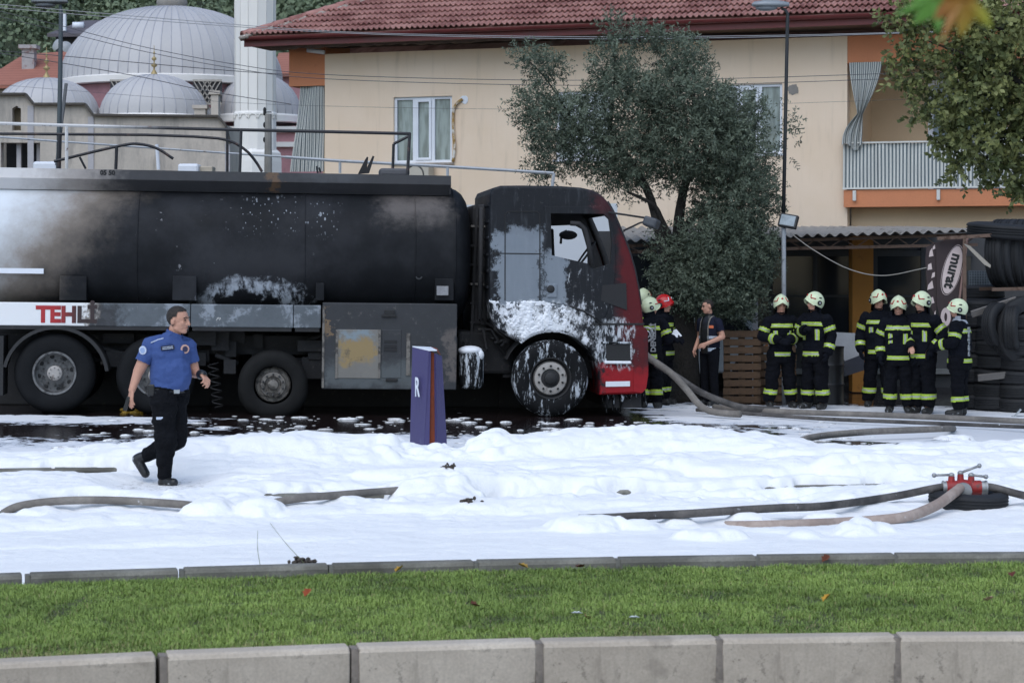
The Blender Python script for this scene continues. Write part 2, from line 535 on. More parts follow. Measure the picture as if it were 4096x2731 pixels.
cv += 0.30 * gauss(Xg, Yg, -5.5, 30.0, 3.0, 0.9)
ii = np.arange(nx * ny).reshape(ny, nx)
Fq = np.stack([ii[:-1, :-1], ii[:-1, 1:], ii[1:, 1:], ii[1:, :-1]], -1).reshape(-1, 4)
me = np_mesh('yard', np.stack([Xg, Yg, Zg], -1).reshape(-1, 3), Fq, M_yard, True)
A = me.attributes.new('foam', 'FLOAT', 'POINT'); A.data.foreach_set('value', np.clip(cv, 0, 1).ravel().astype(np.float32))
tag(link_mesh('yard', me), kind='structure')

# ---- the foam itself: one lumpy sheet lying over road, pavement and kerbs
t = NT('fire_foam')
f = t.noise(70, 5, 0.7); n = t.noise(14, 5, 0.65); th = t.attr('thick')
gry = t.sm(t.noise(1.6, 5, 0.6), 0.56, 0.8)
c = t.mix(t.ma('MULTIPLY', gry, 0.4), (0.91, 0.905, 0.90), (0.83, 0.825, 0.82))
thin = t.sm(t.ma('ADD', th, t.ma('ADD', t.lin(n, 0.3, 0.7, -0.035, 0.035), t.lin(f, 0.3, 0.7, -0.02, 0.02))), 0.012, -0.015)
c = t.mix(t.ma('MULTIPLY', thin, 0.75), c, t.mix(n, (0.30, 0.28, 0.27), (0.55, 0.53, 0.52)))
speck = t.sm(t.noise(38, 4, 0.8), 0.74, 0.79)
c = t.mix(t.ma('MULTIPLY', speck, t.ma('MULTIPLY', t.sm(t.noise(1.2, 3), 0.5, 0.65), 0.5)), c, (0.25, 0.23, 0.21))
t.bump(t.ma('ADD', t.ma('MULTIPLY', f, 0.5), n), 0.55, 0.022)
M_foam = t.out(c, 0.75, spec=0.2)

nx, nv = 900, 620
xs = np.linspace(-8.2, 8.2, nx); vv = np.linspace(15.66, 27.2, nv)
Xg, Vg = np.meshgrid(xs, vv)
Yg = KY(Xg, Vg)
wx = Xg + 0.35 * (fbm(Xg * 1.1, Yg * 1.1, 3, 3) - 0.5) * 2 + 0.08 * (fbm(Xg * 5, Yg * 5, 2, 8) - 0.5) * 2
wv = Vg + 0.22 * (fbm(Xg * 1.1, Yg * 1.1, 3, 4) - 0.5) * 2 + 0.07 * (fbm(Xg * 5, Yg * 5, 2, 9) - 0.5) * 2
big = fbm(Xg * 0.55, Vg * 1.3, 4, 21); med = fbm(Xg * 1.6, Vg * 3.0, 4, 22); fin = fbm(Xg * 6, Vg * 9, 3, 23)
ground = np.where(Vg < 20.2, 0.0, np.where(Vg < 22.45, 0.13, gz(Xg, Yg)))
h = np.zeros_like(Xg)
road = 0.035 + 0.055 * big + 0.030 * med + 0.010 * fin
road *= sstep(Vg, 15.62, 16.2) * 0.8 + 0.2
road += 0.10 * sstep(Vg, 18.6, 20.1) * (0.3 + big)
pave = 0.13 + 0.035 + 0.08 * (big - 0.25) + 0.05 * med
blend = sstep(wv, 20.06, 20.22)
h = road * (1 - blend) + pave * blend
# the heaps over the far kerb: height along X follows the photograph
hx_ = [-8.2, -5.2, -4.6, -4.2, -3.4, -2.4, -1.4, -0.95, -0.6, -0.3, 0.1, 0.7, 1.6, 2.4, 2.9, 3.4, 4.2, 6.0, 8.2]
hz_ = [0.26, 0.27, 0.28, 0.33, 0.40, 0.42, 0.40, 0.28, 0.24, 0.30, 0.40, 0.43, 0.42, 0.40, 0.33, 0.24, 0.22, 0.20, 0.2]
ridge = np.interp(wx, hx_, hz_)
prof = sstep(wv, 22.15, 22.75) * (1 - sstep(wv, 23.3, 24.7))
h = np.maximum(h, prof * (ridge + 0.05 * (med - 0.5)) + (1 - prof) * (h))
# yard: dies away into film
back = sstep(wv, 23.6, 25.0)
yardh = gz(Xg, Yg) - 0.05 + 0.07 * (med - 0.42) + 0.05 * (big - 0.45)
h = h * (1 - back) + yardh * back
# long rolls and cushions of foam: x, v, half-length, half-width, rise
rolls = [(1.9, 21.95, 1.5, 0.34, 0.10), (0.4, 21.5, 1.3, 0.26, 0.07), (3.4, 22.0, 1.1, 0.4, 0.10), (-3.0, 22.15, 1.2, 0.3, 0.07),
         (2.6, 20.9, 1.3, 0.42, 0.13), (1.1, 20.75, 0.9, 0.36, 0.10), (-0.6, 20.85, 0.9, 0.32, 0.10), (3.55, 20.6, 0.7, 0.34, 0.11), (-0.1, 20.2, 1.3, 0.30, 0.09),
         (-2.9, 20.9, 0.9, 0.22, 0.05), (0.3, 19.3, 1.4, 0.33, 0.05), (-1.7, 19.3, 1.0, 0.3, 0.04), (2.5, 19.0, 1.3, 0.28, 0.05), (-3.6, 18.9, 0.9, 0.3, 0.05),
         (0.9, 18.0, 1.6, 0.3, 0.035), (-2.4, 17.7, 1.8, 0.35, 0.03), (3.1, 17.5, 1.3, 0.3, 0.03), (1.4, 23.1, 1.1, 0.45, 0.05), (-2.2, 22.9, 1.0, 0.4, 0.05),
         (-0.05, 22.9, 0.35, 0.3, 0.05), (4.6, 21.6, 1.2, 0.4, 0.09), (5.2, 22.9, 1.6, 0.4, 0.08), (-4.6, 21.3, 0.8, 0.25, 0.05), (4.3, 19.6, 0.9, 0.4, 0.06)]
for (cx, cv_, a, b, r) in rolls:
    d = ((wx - cx) / a) ** 2 + ((wv - cv_) / b) ** 2
    h = h + r * np.sqrt(np.clip(1 - d, 0, 1))
def lumps(n, x0, x1, v0, v1, r0, r1, k, seed):
    """little round lumps sitting on the sheet"""
    global h
    h0 = h.copy()
    q = np.random.default_rng(seed)
    dx = xs[1] - xs[0]; dv = vv[1] - vv[0]
    for _ in range(n):
        cx, cv_ = q.uniform(x0, x1), q.uniform(v0, v1); r = r0 + (r1 - r0) * q.uniform() ** 2
        i0, i1 = np.searchsorted(xs, [cx - 1.4 * r, cx + 1.4 * r]); j0, j1 = np.searchsorted(vv, [cv_ - 1.4 * r, cv_ + 1.4 * r])
        if i1 - i0 < 2 or j1 - j0 < 2: continue
        sl = (slice(j0, j1), slice(i0, i1))
        d = ((Xg[sl] - cx) / (r * q.uniform(0.9, 1.4))) ** 2 + ((Vg[sl] - cv_) / r) ** 2
        h[sl] = np.maximum(h[sl], h0[min(j0 + (j1 - j0) // 2, nv - 1), min(i0 + (i1 - i0) // 2, nx - 1)] - r * 0.25 + k * r * np.sqrt(np.clip(1.0 - d, 0, 1)) - 9 * (d > 1))
lumps(150, -5, 5, 19.3, 20.15, 0.03, 0.10, 0.6, 1)
lumps(40, -6, 6, 22.3, 23.3, 0.05, 0.14, 0.40, 2)
lumps(90, -6, 6, 17.0, 22.4, 0.03, 0.08, 0.4, 3)
lumps(60, -1.3, -0.1, 22.4, 23.1, 0.05, 0.13, 0.8, 4)
lumps(50, 2.2, 5, 18.6, 20.4, 0.04, 0.12, 0.5, 5)
bil = lambda f, sd: np.sqrt(np.abs(2 * vnoise(wx * f, wv * f * 1.3, sd) - 1))
puff = sstep(Vg, 17.8, 19.6)
h += (0.030 * bil(2.6, 51) + 0.020 * bil(5.5, 52)) * (0.25 + 0.75 * puff) * sstep(Vg, 15.7, 16.4) + 0.016 * bil(10, 53) * (0.35 + 0.65 * puff) + 0.03 * bil(4.2, 57) * sstep(Vg, 22.2, 22.8) * sstep(24.6 - Vg, 0, 0.8) - 0.03
# bare places: kerb faces and puddles the foam has left open
def bare(cx, cv_, a, b, depth=0.4):
    global h
    d = ((wx - cx) / a) ** 4 + ((wv - cv_) / b) ** 4 + 2.4 * (fbm(Xg * 7 + cx, Vg * 9, 3, 61) - 0.5)
    d = np.maximum(d, 0)
    h = h - depth * np.exp(-d)
bare(-3.72, 19.98, 0.36, 0.26, 0.45); bare(-1.68, 19.98, 0.48, 0.26, 0.45); bare(0.02, 20.05, 0.34, 0.16, 0.34); bare(1.2, 20.1, 0.5, 0.10, 0.25); bare(3.0, 20.1, 0.7, 0.10, 0.22)
bare(-4.7, 22.25, 0.55, 0.22, 0.25); bare(-3.95, 22.25, 0.32, 0.22, 0.3); bare(-4.3, 22.25, 0.2, 0.15, 0.1)
bare(3.95, 25.75, 0.85, 0.62, 0.35); bare(-4.9, 26.0, 1.5, 0.8, 0.12)
bare(1.9, 19.75, 0.9, 0.14, 0.12); bare(-2.75, 20.9, 0.5, 0.25, 0.05)
# foam piled over the hose ends and lapping over the hoses
def mound(x, y, rx, ry, rise, zr=0.14):
    global h
    Yc = (CAMZ - zr) * FPX / (y * K - HZ); Xc = (x * K - CX) / FPX * Yc
    d = ((Xg - Xc) / rx) ** 2 + ((Yg - Yc) / ry) ** 2 + 1.2 * (fbm(Xg * 8, Yg * 8, 3, int(x)) - 0.5)
    h = h + rise * np.sqrt(np.clip(1 - d, 0, 1))
for a_ in ((478, 1168, .22, .22, .10), (596, 1168, .20, .22, .10), (1000, 1126, .24, .22, .10), (1345, 1194, .30, .20, .09), (1470, 1192, .18, .16, .05), (1560, 1186, .14, .14, .05), (1720, 1180, .16, .14, .05), (1900, 1172, .20, .14, .06), (1960, 1204, .16, .2, .07), (1630, 1214, .28, .22, .08), (1850, 1210, .14, .14, .05), (90, 1172, .2, .14, .05), (2010, 1200, .2, .16, .05), (800, 1150, .16, .14, .05), (2188, 990, .3, .3, .08)): mound(*a_)
# trodden hollow round the officer's feet
fx_, fy_ = (378 * K - CX) / FPX * 20.9, 20.9
dd = np.hypot((Xg - fx_) / 0.6, (Yg - fy_ + 0.35) / 0.85)
w_ = sstep(dd, 1.25, 0.6)
h = h * (1 - w_) + np.minimum(h, 0.136 + 0.016 * (med - 0.5)) * w_
# smooth a little so that the lumps stay soft
for _ in range(2):
    h[1:-1, 1:-1] = (h[1:-1, 1:-1] * 4 + h[:-2, 1:-1] + h[2:, 1:-1] + h[1:-1, :-2] + h[1:-1, 2:]) / 8
FOAM_X, FOAM_V, FOAM_H = xs, vv, h.copy()
def foam_z(x, y):
    v = y - TK * x + max(0.0, 0.027 - 0.003 * (y - TK * x - 12.18)) * min(x * x, 30)
    i = int(np.clip(np.searchsorted(FOAM_X, x), 0, len(FOAM_X) - 1)); j = int(np.clip(np.searchsorted(FOAM_V, v), 0, len(FOAM_V) - 1))
    return float(FOAM_H[j, i])
def on_foam(x, y):
    """where the view ray through a pixel first meets the foam"""
    for Y in np.arange(15.8, 27.0, 0.02):
        p = at(x, y, Y)
        if p.z <= foam_z(p.x, Y): return p
    return at(x, y, 22.0)
ii = np.arange(nx * nv).reshape(nv, nx)
Fq = np.stack([ii[:-1, :-1], ii[:-1, 1:], ii[1:, 1:], ii[1:, :-1]], -1).reshape(-1, 4)
# stray flecks and rafts of foam on the wet yard
fl_ = MB(); qf = random.Random(17)
for _ in range(620):
    fx = qf.uniform(-5.2, 4.6); fv = 24.6 + 6.4 * qf.random(); fy = fv + TK * fx
    r = 0.010 + 0.055 * qf.random() ** 3
    if fy > 30.6 and fx > -6: continue
    fl_.ball((fx, fy, float(gz(fx, fy)) + r * 0.06), (r * qf.uniform(1.0, 2.6), r * qf.uniform(0.8, 1.5), r * qf.uniform(0.15, 0.4)), 7)
tag(fl_.build('foam_flecks', M_foam, None, smooth=True, fix=False), 'scattered flecks of foam floating on the wet yard before the tanker', 'foam', kind='stuff')
me = np_mesh('foam', np.stack([Xg, Yg, h], -1).reshape(-1, 3), Fq, M_foam, True)
A = me.attributes.new('thick', 'FLOAT', 'POINT'); A.data.foreach_set('value', (h - ground).ravel().astype(np.float32))
tag(link_mesh('foam', me), 'thick white firefighting foam heaped over road, pavement and kerbs', 'foam', kind='stuff')
# ------------------------------------------------------------------ two-storey house with tiled roof
HTH = math.radians(-19.5)
HOUSE = Matrix.Translation((0, 45, 0)) @ Matrix.Rotation(HTH, 4, 'Z')
def hit(M, x, y, off=0.0):
    """where the view ray through (x, y) meets the plane local-y = off of frame M, in local coordinates"""
    Mi = M.inverted()
    o = Mi @ Vector((0, 0, CAMZ)); d = (Mi @ at(x, y, 1.0)) - o
    k = (off - o.y) / d.y
    return o + d * k
def HL(x, y, off=0.0):
    return hit(HOUSE, x, y, off)

t = NT('beige_render')
n = t.noise(0.7, 5, 0.6); f = t.noise(70, 3, 0.7)
c = t.mix(t.sm(n, 0.3, 0.7), (0.80, 0.63, 0.465), (0.85, 0.685, 0.53))
stre = t.sm(t.noise(2.0, 4, 0.6, t.mapv(t.obj, (2.5, 1, 0.25))), 0.52, 0.8)
c = t.mix(t.ma('MULTIPLY', stre, 0.35), c, hx('a3937c'))
c = t.mix(t.lin(f, 0.3, 0.7, 0, 0.12), c, hx('a8906f'))
zz = t.sep()[2]
right_ = t.ma('GREATER_THAN', t.sep()[0], 2.2)
low = t.sm(t.ma('ADD', zz, t.ma('MULTIPLY', right_, 0.55)), 3.42, 3.40)
c = t.mix(low, c, hx('c9cdd2'))
t.bump(f, 0.25, 0.006)
M_wall = t.out(c, 0.9)
M_orange = pm('orange_render', hx('c8825c'), 0.85, var=0.10, scale=1.2, bump=0.2, bdist=0.004, dirt=hx('9a5c40'), dirt_amt=0.0)
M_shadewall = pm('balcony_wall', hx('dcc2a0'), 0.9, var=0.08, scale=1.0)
M_pvc = pm('white_pvc', hx('dfe3ea'), 0.45, var=0.05, scale=4)
t = NT('window_glass')
cur = t.noise(3, 3, 0.5, t.mapv(t.obj, (3, 1, 0.6)))
M_glass = t.out(t.mix(t.sm(cur, 0.35, 0.65), hx('6d7876'), hx('93a09e')), 0.08, 0.0, 0.6)
t = NT('roof_tile_clay')
n = t.noise(1.4, 5, 0.65, t.world()); f = t.noise(30, 4, 0.7)
c = t.mix(t.rnd(), hx('a07068'), hx('b6887e'))
c = t.mix(t.sm(n, 0.42, 0.7), c, hx('7c4c46'))
c = t.mix(t.ma('MULTIPLY', t.sm(f, 0.5, 0.75), 0.5), c, hx('6a5a54'))
M_tile = t.out(c, 0.8)
M_cement = pm('roof_cement', hx('9d938a'), 0.95, var=0.3, scale=10, bump=0.5)
M_gutter = pm('dark_red_gutter', hx('6a2f2e'), 0.5, var=0.2, scale=3)
M_soffit = pm('soffit_boards', hx('6d5646'), 0.85, var=0.25, scale=5)
t = NT('striped_awning_cloth')
uvx = t.attr('su')
s1 = t.ma('FRACT', t.ma('MULTIPLY', uvx, 1.0))
band = t.ma('GREATER_THAN', s1, 0.52)
c = t.mix(band, hx('d2d2cb'), hx('59656a'))
c = t.mix(t.lin(t.noise(5, 4, 0.6), 0.3, 0.7, 0, 0.3), c, hx('999b98'))
M_cloth = t.out(c, 0.85)

house = empty('house')
house.matrix_world = HOUSE
tag(house, 'two-storey beige house with red tiled roof and orange balcony fronts', 'house')

wl = HL(746, 300).x; wr = HL(1946, 300).x
zt = HL(1400, 108, 0).z
ZT = zt + 0.05
def rect(x0, y0, x1, y1, off=0.0):
    a = HL(x0, y0, off); b = HL(x1, y1, off)
    return min(a.x, b.x), max(a.x, b.x), min(a.z, b.z), max(a.z, b.z)
wins = [rect(904, 224, 1038, 373), rect(1276, 212, 1400, 365), rect(1642, 196, 1797, 353)]
b = MB()
b.prism([(wl, 0), (wr, 0), (wr, ZT), (wl, ZT)], 0.0, 0.25, holes=[[(x0, z0), (x1, z0), (x1, z1), (x0, z1)] for x0, x1, z0, z1 in wins])
b.box((wl, 0.25, 0), (wl + 0.25, 9, ZT)); b.box((wl + 0.25, 8.7, 0), (wr + 8, 9, ZT))
b.build('wall', M_wall, house)
# windows
for i, (x0, x1, z0, z1) in enumerate(wins):
    w = x1 - x0
    fr = MB()
    e = 0.055; y0, y1 = 0.05, 0.13
    fr.box((x0, y0, z0), (x1, y1, z0 + e)); fr.box((x0, y0, z1 - e), (x1, y1, z1))
    fr.box((x0, y0, z0 + e), (x0 + e, y1, z1 - e)); fr.box((x1 - e, y0, z0 + e), (x1, y1, z1 - e))
    cuts = [x0 + w * 0.345, x0 + w * 0.665]
    for cxx in cuts: fr.box((cxx - 0.035, y0, z0 + e), (cxx + 0.035, y1, z1 - e))
    wo = fr.build('window', M_pvc, house)
    edges = [x0 + e] + cuts + [x1 - e]
    for k in range(3):
        a = edges[k] + (0.035 if k else 0); c_ = edges[k + 1] - (0.035 if k < 2 else 0)
        if k == 1:      # the middle casement has a sash of its own
            sa = MB(); s_ = 0.05
            sa.box((a + 0.003, 0.03, z0 + e + 0.003), (c_ - 0.003, 0.11, z0 + e + s_)); sa.box((a + 0.003, 0.03, z1 - e - s_), (c_ - 0.003, 0.11, z1 - e - 0.003))
            sa.box((a + 0.003, 0.03, z0 + e + s_), (a + s_, 0.11, z1 - e - s_)); sa.box((c_ - s_, 0.03, z0 + e + s_), (c_ - 0.003, 0.11, z1 - e - s_))
            sa.build('sash', M_pvc, wo)
            a += s_; c_ -= s_
            MB().box((a, 0.085, z0 + e + s_), (c_, 0.095, z1 - e - s_)).build('pane', M_glass, wo)
        else:
            MB().box((a, 0.095, z0 + e), (c_, 0.105, z1 - e)).build('pane', M_glass, wo)
    MB().box((x0 - 0.05, -0.05, z0 - 0.04), (x1 + 0.05, 0.05, z0 - 0.003)).build('sill', M_cement if i == 0 else M_pvc, wo)
# pipe lagging beside the left window, pale filler patches
pz = [HL(1062, 228, -0.03), HL(1048, 240, -0.04), HL(1041, 258, -0.04), HL(1041, 300, -0.04), HL(1044, 340, -0.04), HL(1040, 372, -0.04)]
MB().tube(spline(pz, 24), 0.03, 8).build('pipe_lagging', pm('pipe_lagging', hx('a08048'), 0.9, var=0.4, scale=9, dirt=hx('d8d4cc'), dirt_amt=0.5, dirt_scale=7), house, smooth=True)
def blob(x, y, rx, ry, m, off=-0.012, name='filler_patch', seed=1):
    q = random.Random(seed); c = HL(x, y, off); s = K / FPX * 45
    pts = [(c.x + math.cos(a) * rx * s * q.uniform(0.75, 1.1), c.z + math.sin(a) * ry * s * q.uniform(0.75, 1.1)) for a in [k * math.pi / 9 for k in range(18)]]
    MB().prism(pts, off, 0.004 + off + 0.008).build(name, m, house)
blob(1066, 229, 11, 10, M_pvc, seed=3)
blob(1822, 206, 13, 13, pm('grey_filler', hx('8b8680'), 0.95, var=0.15), seed=4)
# eaves, gutter, roof ---------------------------------------------------
OV = 0.85
le = HL(556, 98, -OV); gzz = HL(2000, 42, -OV).z
EZ = (HL(1200, 84, -OV).z + HL(2000, 42, -OV).z) / 2
EL, ER = le.x, 15.0
MB().box((EL + 0.05, -OV + 0.06, EZ - 0.03), (ER, 0.4, EZ + 0.0)).build('soffit', M_soffit, house)
MB().box((EL + 0.03, -OV + 0.03, EZ - 0.06), (ER, -OV + 0.058, EZ + 0.12)).build('fascia', M_gutter, house)
gp = [(0.075 * math.cos(a), 0.075 * math.sin(a)) for a in np.linspace(math.pi, 2 * math.pi, 9)]
b = MB()
pts = gp + [(p[0] * 0.9, p[1] * 0.9 + 0.0) for p in reversed(gp)]
vs = [(EL, -OV - 0.05 + p[0], EZ + 0.13 + p[1]) for p in pts] + [(ER, -OV - 0.05 + p[0], EZ + 0.13 + p[1]) for p in pts]
n_ = len(pts)
b.add(vs, [(i, (i + 1) % n_, n_ + (i + 1) % n_, n_ + i) for i in range(n_)] + [tuple(range(n_)), tuple(range(2 * n_ - 1, n_ - 1, -1))])
b.build('gutter', M_gutter, house, smooth=True, angle=40)
# scalloped strip of old board below the eave (left part)
q = random.Random(5)
scal = [(EL + 0.4 + i * 0.11, EZ - 0.05 - q.uniform(0.01, 0.05)) for i in range(70)]
MB().prism([(EL + 0.4, EZ - 0.01)] + scal + [(scal[-1][0], EZ - 0.01)], -0.35, -0.33).build('soffit_trim', pm('trim_board', hx('8d7c70'), 0.9, var=0.3, scale=6), house)
PITCH = math.radians(25)
cp, sp = math.cos(PITCH), math.sin(PITCH)
roof0 = Vector((EL, -OV - 0.08, EZ + 0.13))
SL = 9.0
DEPTH = SL * cp
rp = MB()                                         # deck under the tiles, front slope and left hip slope
rp.add([roof0, (ER, roof0.y, roof0.z), (ER, roof0.y + DEPTH, roof0.z + SL * sp), (EL + DEPTH, roof0.y + DEPTH, roof0.z + SL * sp)], [(0, 1, 2, 3)])
rp.add([roof0, (EL + DEPTH, roof0.y + DEPTH, roof0.z + SL * sp), (EL, roof0.y + 2 * DEPTH, roof0.z)], [(0, 1, 2)])
rp.add([(ER, roof0.y + DEPTH, roof0.z + SL * sp), (EL + DEPTH, roof0.y + DEPTH, roof0.z + SL * sp), (EL, roof0.y + 2 * DEPTH, roof0.z), (ER, roof0.y + 2 * DEPTH, roof0.z)], [(0, 1, 2, 3)])
roof = rp.build('roof', M_tile, house, fix=False)
TW, TL = 0.235, 0.33
tb = MB()                                         # one interlocking tile: two rolls and a pan, lower lip thick
nx_ = 12
prof = []
for i in range(nx_ + 1):
    u = i / nx_
    zc = 0.042 * max(0, math.sin(math.pi * min(1, (u % 0.5) / 0.5 * 1.55))) if (u % 0.5) / 0.5 < 0.645 else 0.0
    prof.append((u * TW, zc))
for (yy, lift, th) in ((0.0, 0.035, 0.024), (TL * 1.18, 0.004, 0.0)):
    pass
vs = []
for yy, lift in ((0.0, 0.066), (TL * 1.22, 0.004)):
    vs += [(x, yy, z + lift) for x, z in prof]
vs += [(x, 0.0, z + 0.060 - 0.014) for x, z in prof]
fs = [(i, i + 1, nx_ + 2 + i, nx_ + 1 + i) for i in range(nx_)] + [(2*(nx_+1) + i, 2*(nx_+1) + i + 1, i + 1, i) for i in range(nx_)]
tb.add(vs, fs)
tile_me = tb.mesh('roof_tile', M_tile, smooth=True)
tile_me.set_sharp_from_angle(angle=math.radians(50))
spots = []
rows = 17
for r in range(rows):
    d = r * TL
    xh = EL + d * cp + 0.06                       # the hip cuts the rows off
    k0 = int(math.ceil((xh - EL - 0.1) / TW))
    for k in range(k0, 80):
        x = EL + k * TW
        if x > 13.4: break
        spots.append((r, Vector((x, roof0.y + d * cp, roof0.z + d * sp))))
q = random.Random(11)
Rx = Matrix.Rotation(PITCH, 4, 'X')
HI = HOUSE.copy()
def seen(p):
    w = HI @ p
    X = w.x / w.y * FPX + CX; Yp = HZ - (w.z - CAMZ) / w.y * FPX
    return 900 < X < 3700 and -30 < Yp < 300
vis = [s_ for s_ in spots if seen(s_[1])]
vis.sort(key=lambda s_: (s_[0], abs(s_[1].x - 2)))
part, rest = vis[:300], vis[300:]
for r, p in part:
    o = link_mesh('roof_tile', tile_me, roof)
    o.matrix_local = Matrix.Translation(p + Vector((q.uniform(-1, 1) * 0.004, 0, q.uniform(0, 0.006)))) @ Rx @ Matrix.Rotation(q.uniform(-1, 1) * 0.012, 4, 'Z')
jb = MB()
for r, p in rest:
    Mx = Matrix.Translation(p + Vector((q.uniform(-1, 1) * 0.004, 0, q.uniform(0, 0.006)))) @ Rx
    jb.add([Mx @ Vector(v) for v in vs], fs)
o = jb.build('roof_tiles', M_tile, roof, smooth=True, fix=False, angle=50); o['kind'] = 'stuff'
# hip caps in rough mortar up the left edge
hd = Vector((cp, cp, sp)).normalized()
hb = MB()
for i in range(9):
    a = math.pi * i / 8
    hb.add([(0.11 * math.cos(a), 0, 0.085 * math.sin(a)), (0.13 * math.cos(a), 0.40, 0.10 * math.sin(a) + 0.0)], [])
hf = [(2 * i, 2 * i + 2, 2 * i + 3, 2 * i + 1) for i in range(8)]
hb.f = hf; hb.m = [0] * len(hf)
cap_me = hb.mesh('ridge_tile', M_tile, smooth=True)
sol = None
side = Vector((cp, -cp, 0)).normalized()
up = side.cross(hd).normalized()
Mh = Matrix((side, hd, up)).transposed().to_4x4()
for i in range(17):
    p = roof0 + hd * (0.05 + i * 0.36) + up * 0.03
    o = link_mesh('ridge_tile', cap_me, roof)
    o.matrix_local = Matrix.Translation(p) @ Mh @ Matrix.Rotation(q.uniform(-0.06, 0.06), 4, 'Z') @ Matrix.Rotation(math.radians(-4), 4, 'X')
mb_ = MB()
q = random.Random(3)
for i in range(70):
    p = roof0 + hd * (i * 0.09) + side * (0.12 + q.uniform(-0.03, 0.05)) - up * 0.02
    mb_.ball(p, (q.uniform(0.05, 0.11), q.uniform(0.05, 0.1), q.uniform(0.03, 0.06)), 7)
mb_.build('ridge_mortar', M_cement, roof, smooth=True)

# left balcony: orange front beam and drawn striped curtain -------------
def stripe_attr(o, arr):
    A = o.data.attributes.new('su', 'FLOAT', 'POINT'); A.data.foreach_set('value', np.asarray(arr, dtype=np.float32))
def cloth(name, cols, rows, fn, parent=house):
    """grid cloth; fn(u, v) -> point, stripe coordinate"""
    V = []; A = []
    for j in range(rows + 1):
        for i in range(cols + 1):
            p, s_ = fn(i / cols, j / rows); V.append(p); A.append(s_)
    F_ = [(j*(cols+1)+i, j*(cols+1)+i+1, (j+1)*(cols+1)+i+1, (j+1)*(cols+1)+i) for j in range(rows) for i in range(cols)]
    me = bpy.data.meshes.new(name); me.from_pydata(V, [], F_); me.materials.append(M_cloth)
    me.polygons.foreach_set('use_smooth', [True] * len(F_))
    o = link_mesh(name, me, parent); stripe_attr(o, A)
    return o
x0, x1, z0, z1 = rect(665, 122, 745, 197, 0.05)
MB().box((x0, 0.03, z0), (wl - 0.003, 1.3, z1 + 0.35)).build('balcony_beam', M_orange, house)
MB().box((x0, 0.02, 2.9), (wl - 0.003, 1.5, HL(700, 430, 0.05).z)).build('balcony_slab', M_orange, house)
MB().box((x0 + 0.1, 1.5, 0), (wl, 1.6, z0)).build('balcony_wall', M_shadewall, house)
ct = rect(672, 197, 745, 396, 0.1)
def fcur(u, v):
    topx0, topx1 = HL(690, 200, 0.1).x, ct[1]
    wob = 0.02 * math.sin(u * 46) * (0.4 + 0.6 * v)
    x = (topx0 + (topx1 - topx0) * u) * (1 - v) + (HL(667, 390, 0.1).x + (topx1 - HL(667, 390, 0.1).x) * u) * v
    x += 0.03 * math.sin(9 * u + 3 * v) * v * (1 - v)
    return (x, 0.10 + wob + 0.03 * math.sin(v * 5 + u * 6), ct[3] + 0.02 + (ct[2] - ct[3]) * v), u * 17
cloth('curtain', 120, 12, fcur)
MB().tube([HL(706, 116, -0.1), HL(722, 118, -0.1), HL(745, 121, -0.1)], 0.045, 8).build('drain_pipe', M_pvc, house, smooth=True)

# right balcony ---------------------------------------------------------
BX = wr
rail_t = HL(2000, 328, -0.12).z; slab_t = HL(2000, 434, -0.12).z; slab_b = HL(1945, 476, -0.1).z
beam_b = HL(1950, 146, 0).z
MB().box((BX + 0.003, 0.0, beam_b), (BX + 8, 0.3, ZT + 0.0)).build('balcony_beam', M_orange, house)
MB().box((BX - 0.04, -0.14, slab_b), (BX + 8, 1.9, slab_t - 0.02)).build('balcony_slab', M_orange, house)
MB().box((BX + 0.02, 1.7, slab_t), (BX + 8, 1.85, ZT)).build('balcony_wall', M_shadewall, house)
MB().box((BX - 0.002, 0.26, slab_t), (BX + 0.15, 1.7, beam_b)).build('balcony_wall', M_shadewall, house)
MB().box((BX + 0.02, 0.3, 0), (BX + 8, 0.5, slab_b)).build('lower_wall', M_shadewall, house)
# balcony door with pale frame and blue glass
d0 = HL(2133, 190, 1.68); d1 = HL(2200, 330, 1.68)
fr = MB(); zt_, zb_ = HL(2140, 185, 1.68).z, slab_t
for xa, xb in ((d0.x, d0.x + 0.10), (d1.x - 0.02, d1.x + 0.08), (d1.x + 0.85, d1.x + 0.95)): fr.box((xa, 1.62, zb_), (xb, 1.68, zt_))
fr.box((d0.x, 1.61, zt_ - 0.1), (d1.x + 0.95, 1.685, zt_))
dr = fr.build('balcony_door', M_pvc, house)
MB().box((d0.x + 0.1, 1.645, zb_), (d1.x - 0.02, 1.66, zt_ - 0.1)).build('pane', pm('blue_curtained_glass', hx('6f8394'), 0.15, var=0.15, scale=3), dr)
MB().box((d1.x + 0.08, 1.645, zb_), (d1.x + 0.85, 1.66, zt_ - 0.1)).build('pane', bpy.data.materials['blue_curtained_glass'], dr)
# railing with striped cloth laced on the inside of pale bars
rx0 = HL(1936, 400, -0.14).x
rl = MB()
rl.bar((rx0, -0.16, slab_t + 0.01), (rx0 + 6.5, -0.16, slab_t + 0.01), 0.035, 0.03)
rl.bar((rx0, -0.16, rail_t), (rx0 + 6.5, -0.16, rail_t), 0.03, 0.03)
rail = rl.build('railing', pm('pale_railing_paint', hx('cfcfc9'), 0.5, var=0.1), house)
for i in range(10):
    xx = rx0 + 0.02 + i * 0.62
    MB().bar((xx, -0.16, slab_t), (xx, -0.16, rail_t), 0.012).build('baluster', bpy.data.materials['pale_railing_paint'], rail)
for xx in (HL(1962, 440, -0.2).x, HL(2155, 440, -0.2).x):
    MB().box((xx - 0.03, -0.20, slab_b + 0.12), (xx + 0.03, -0.145, slab_t - 0.03)).build('rail_bracket', bpy.data.materials['pale_railing_paint'], rail)
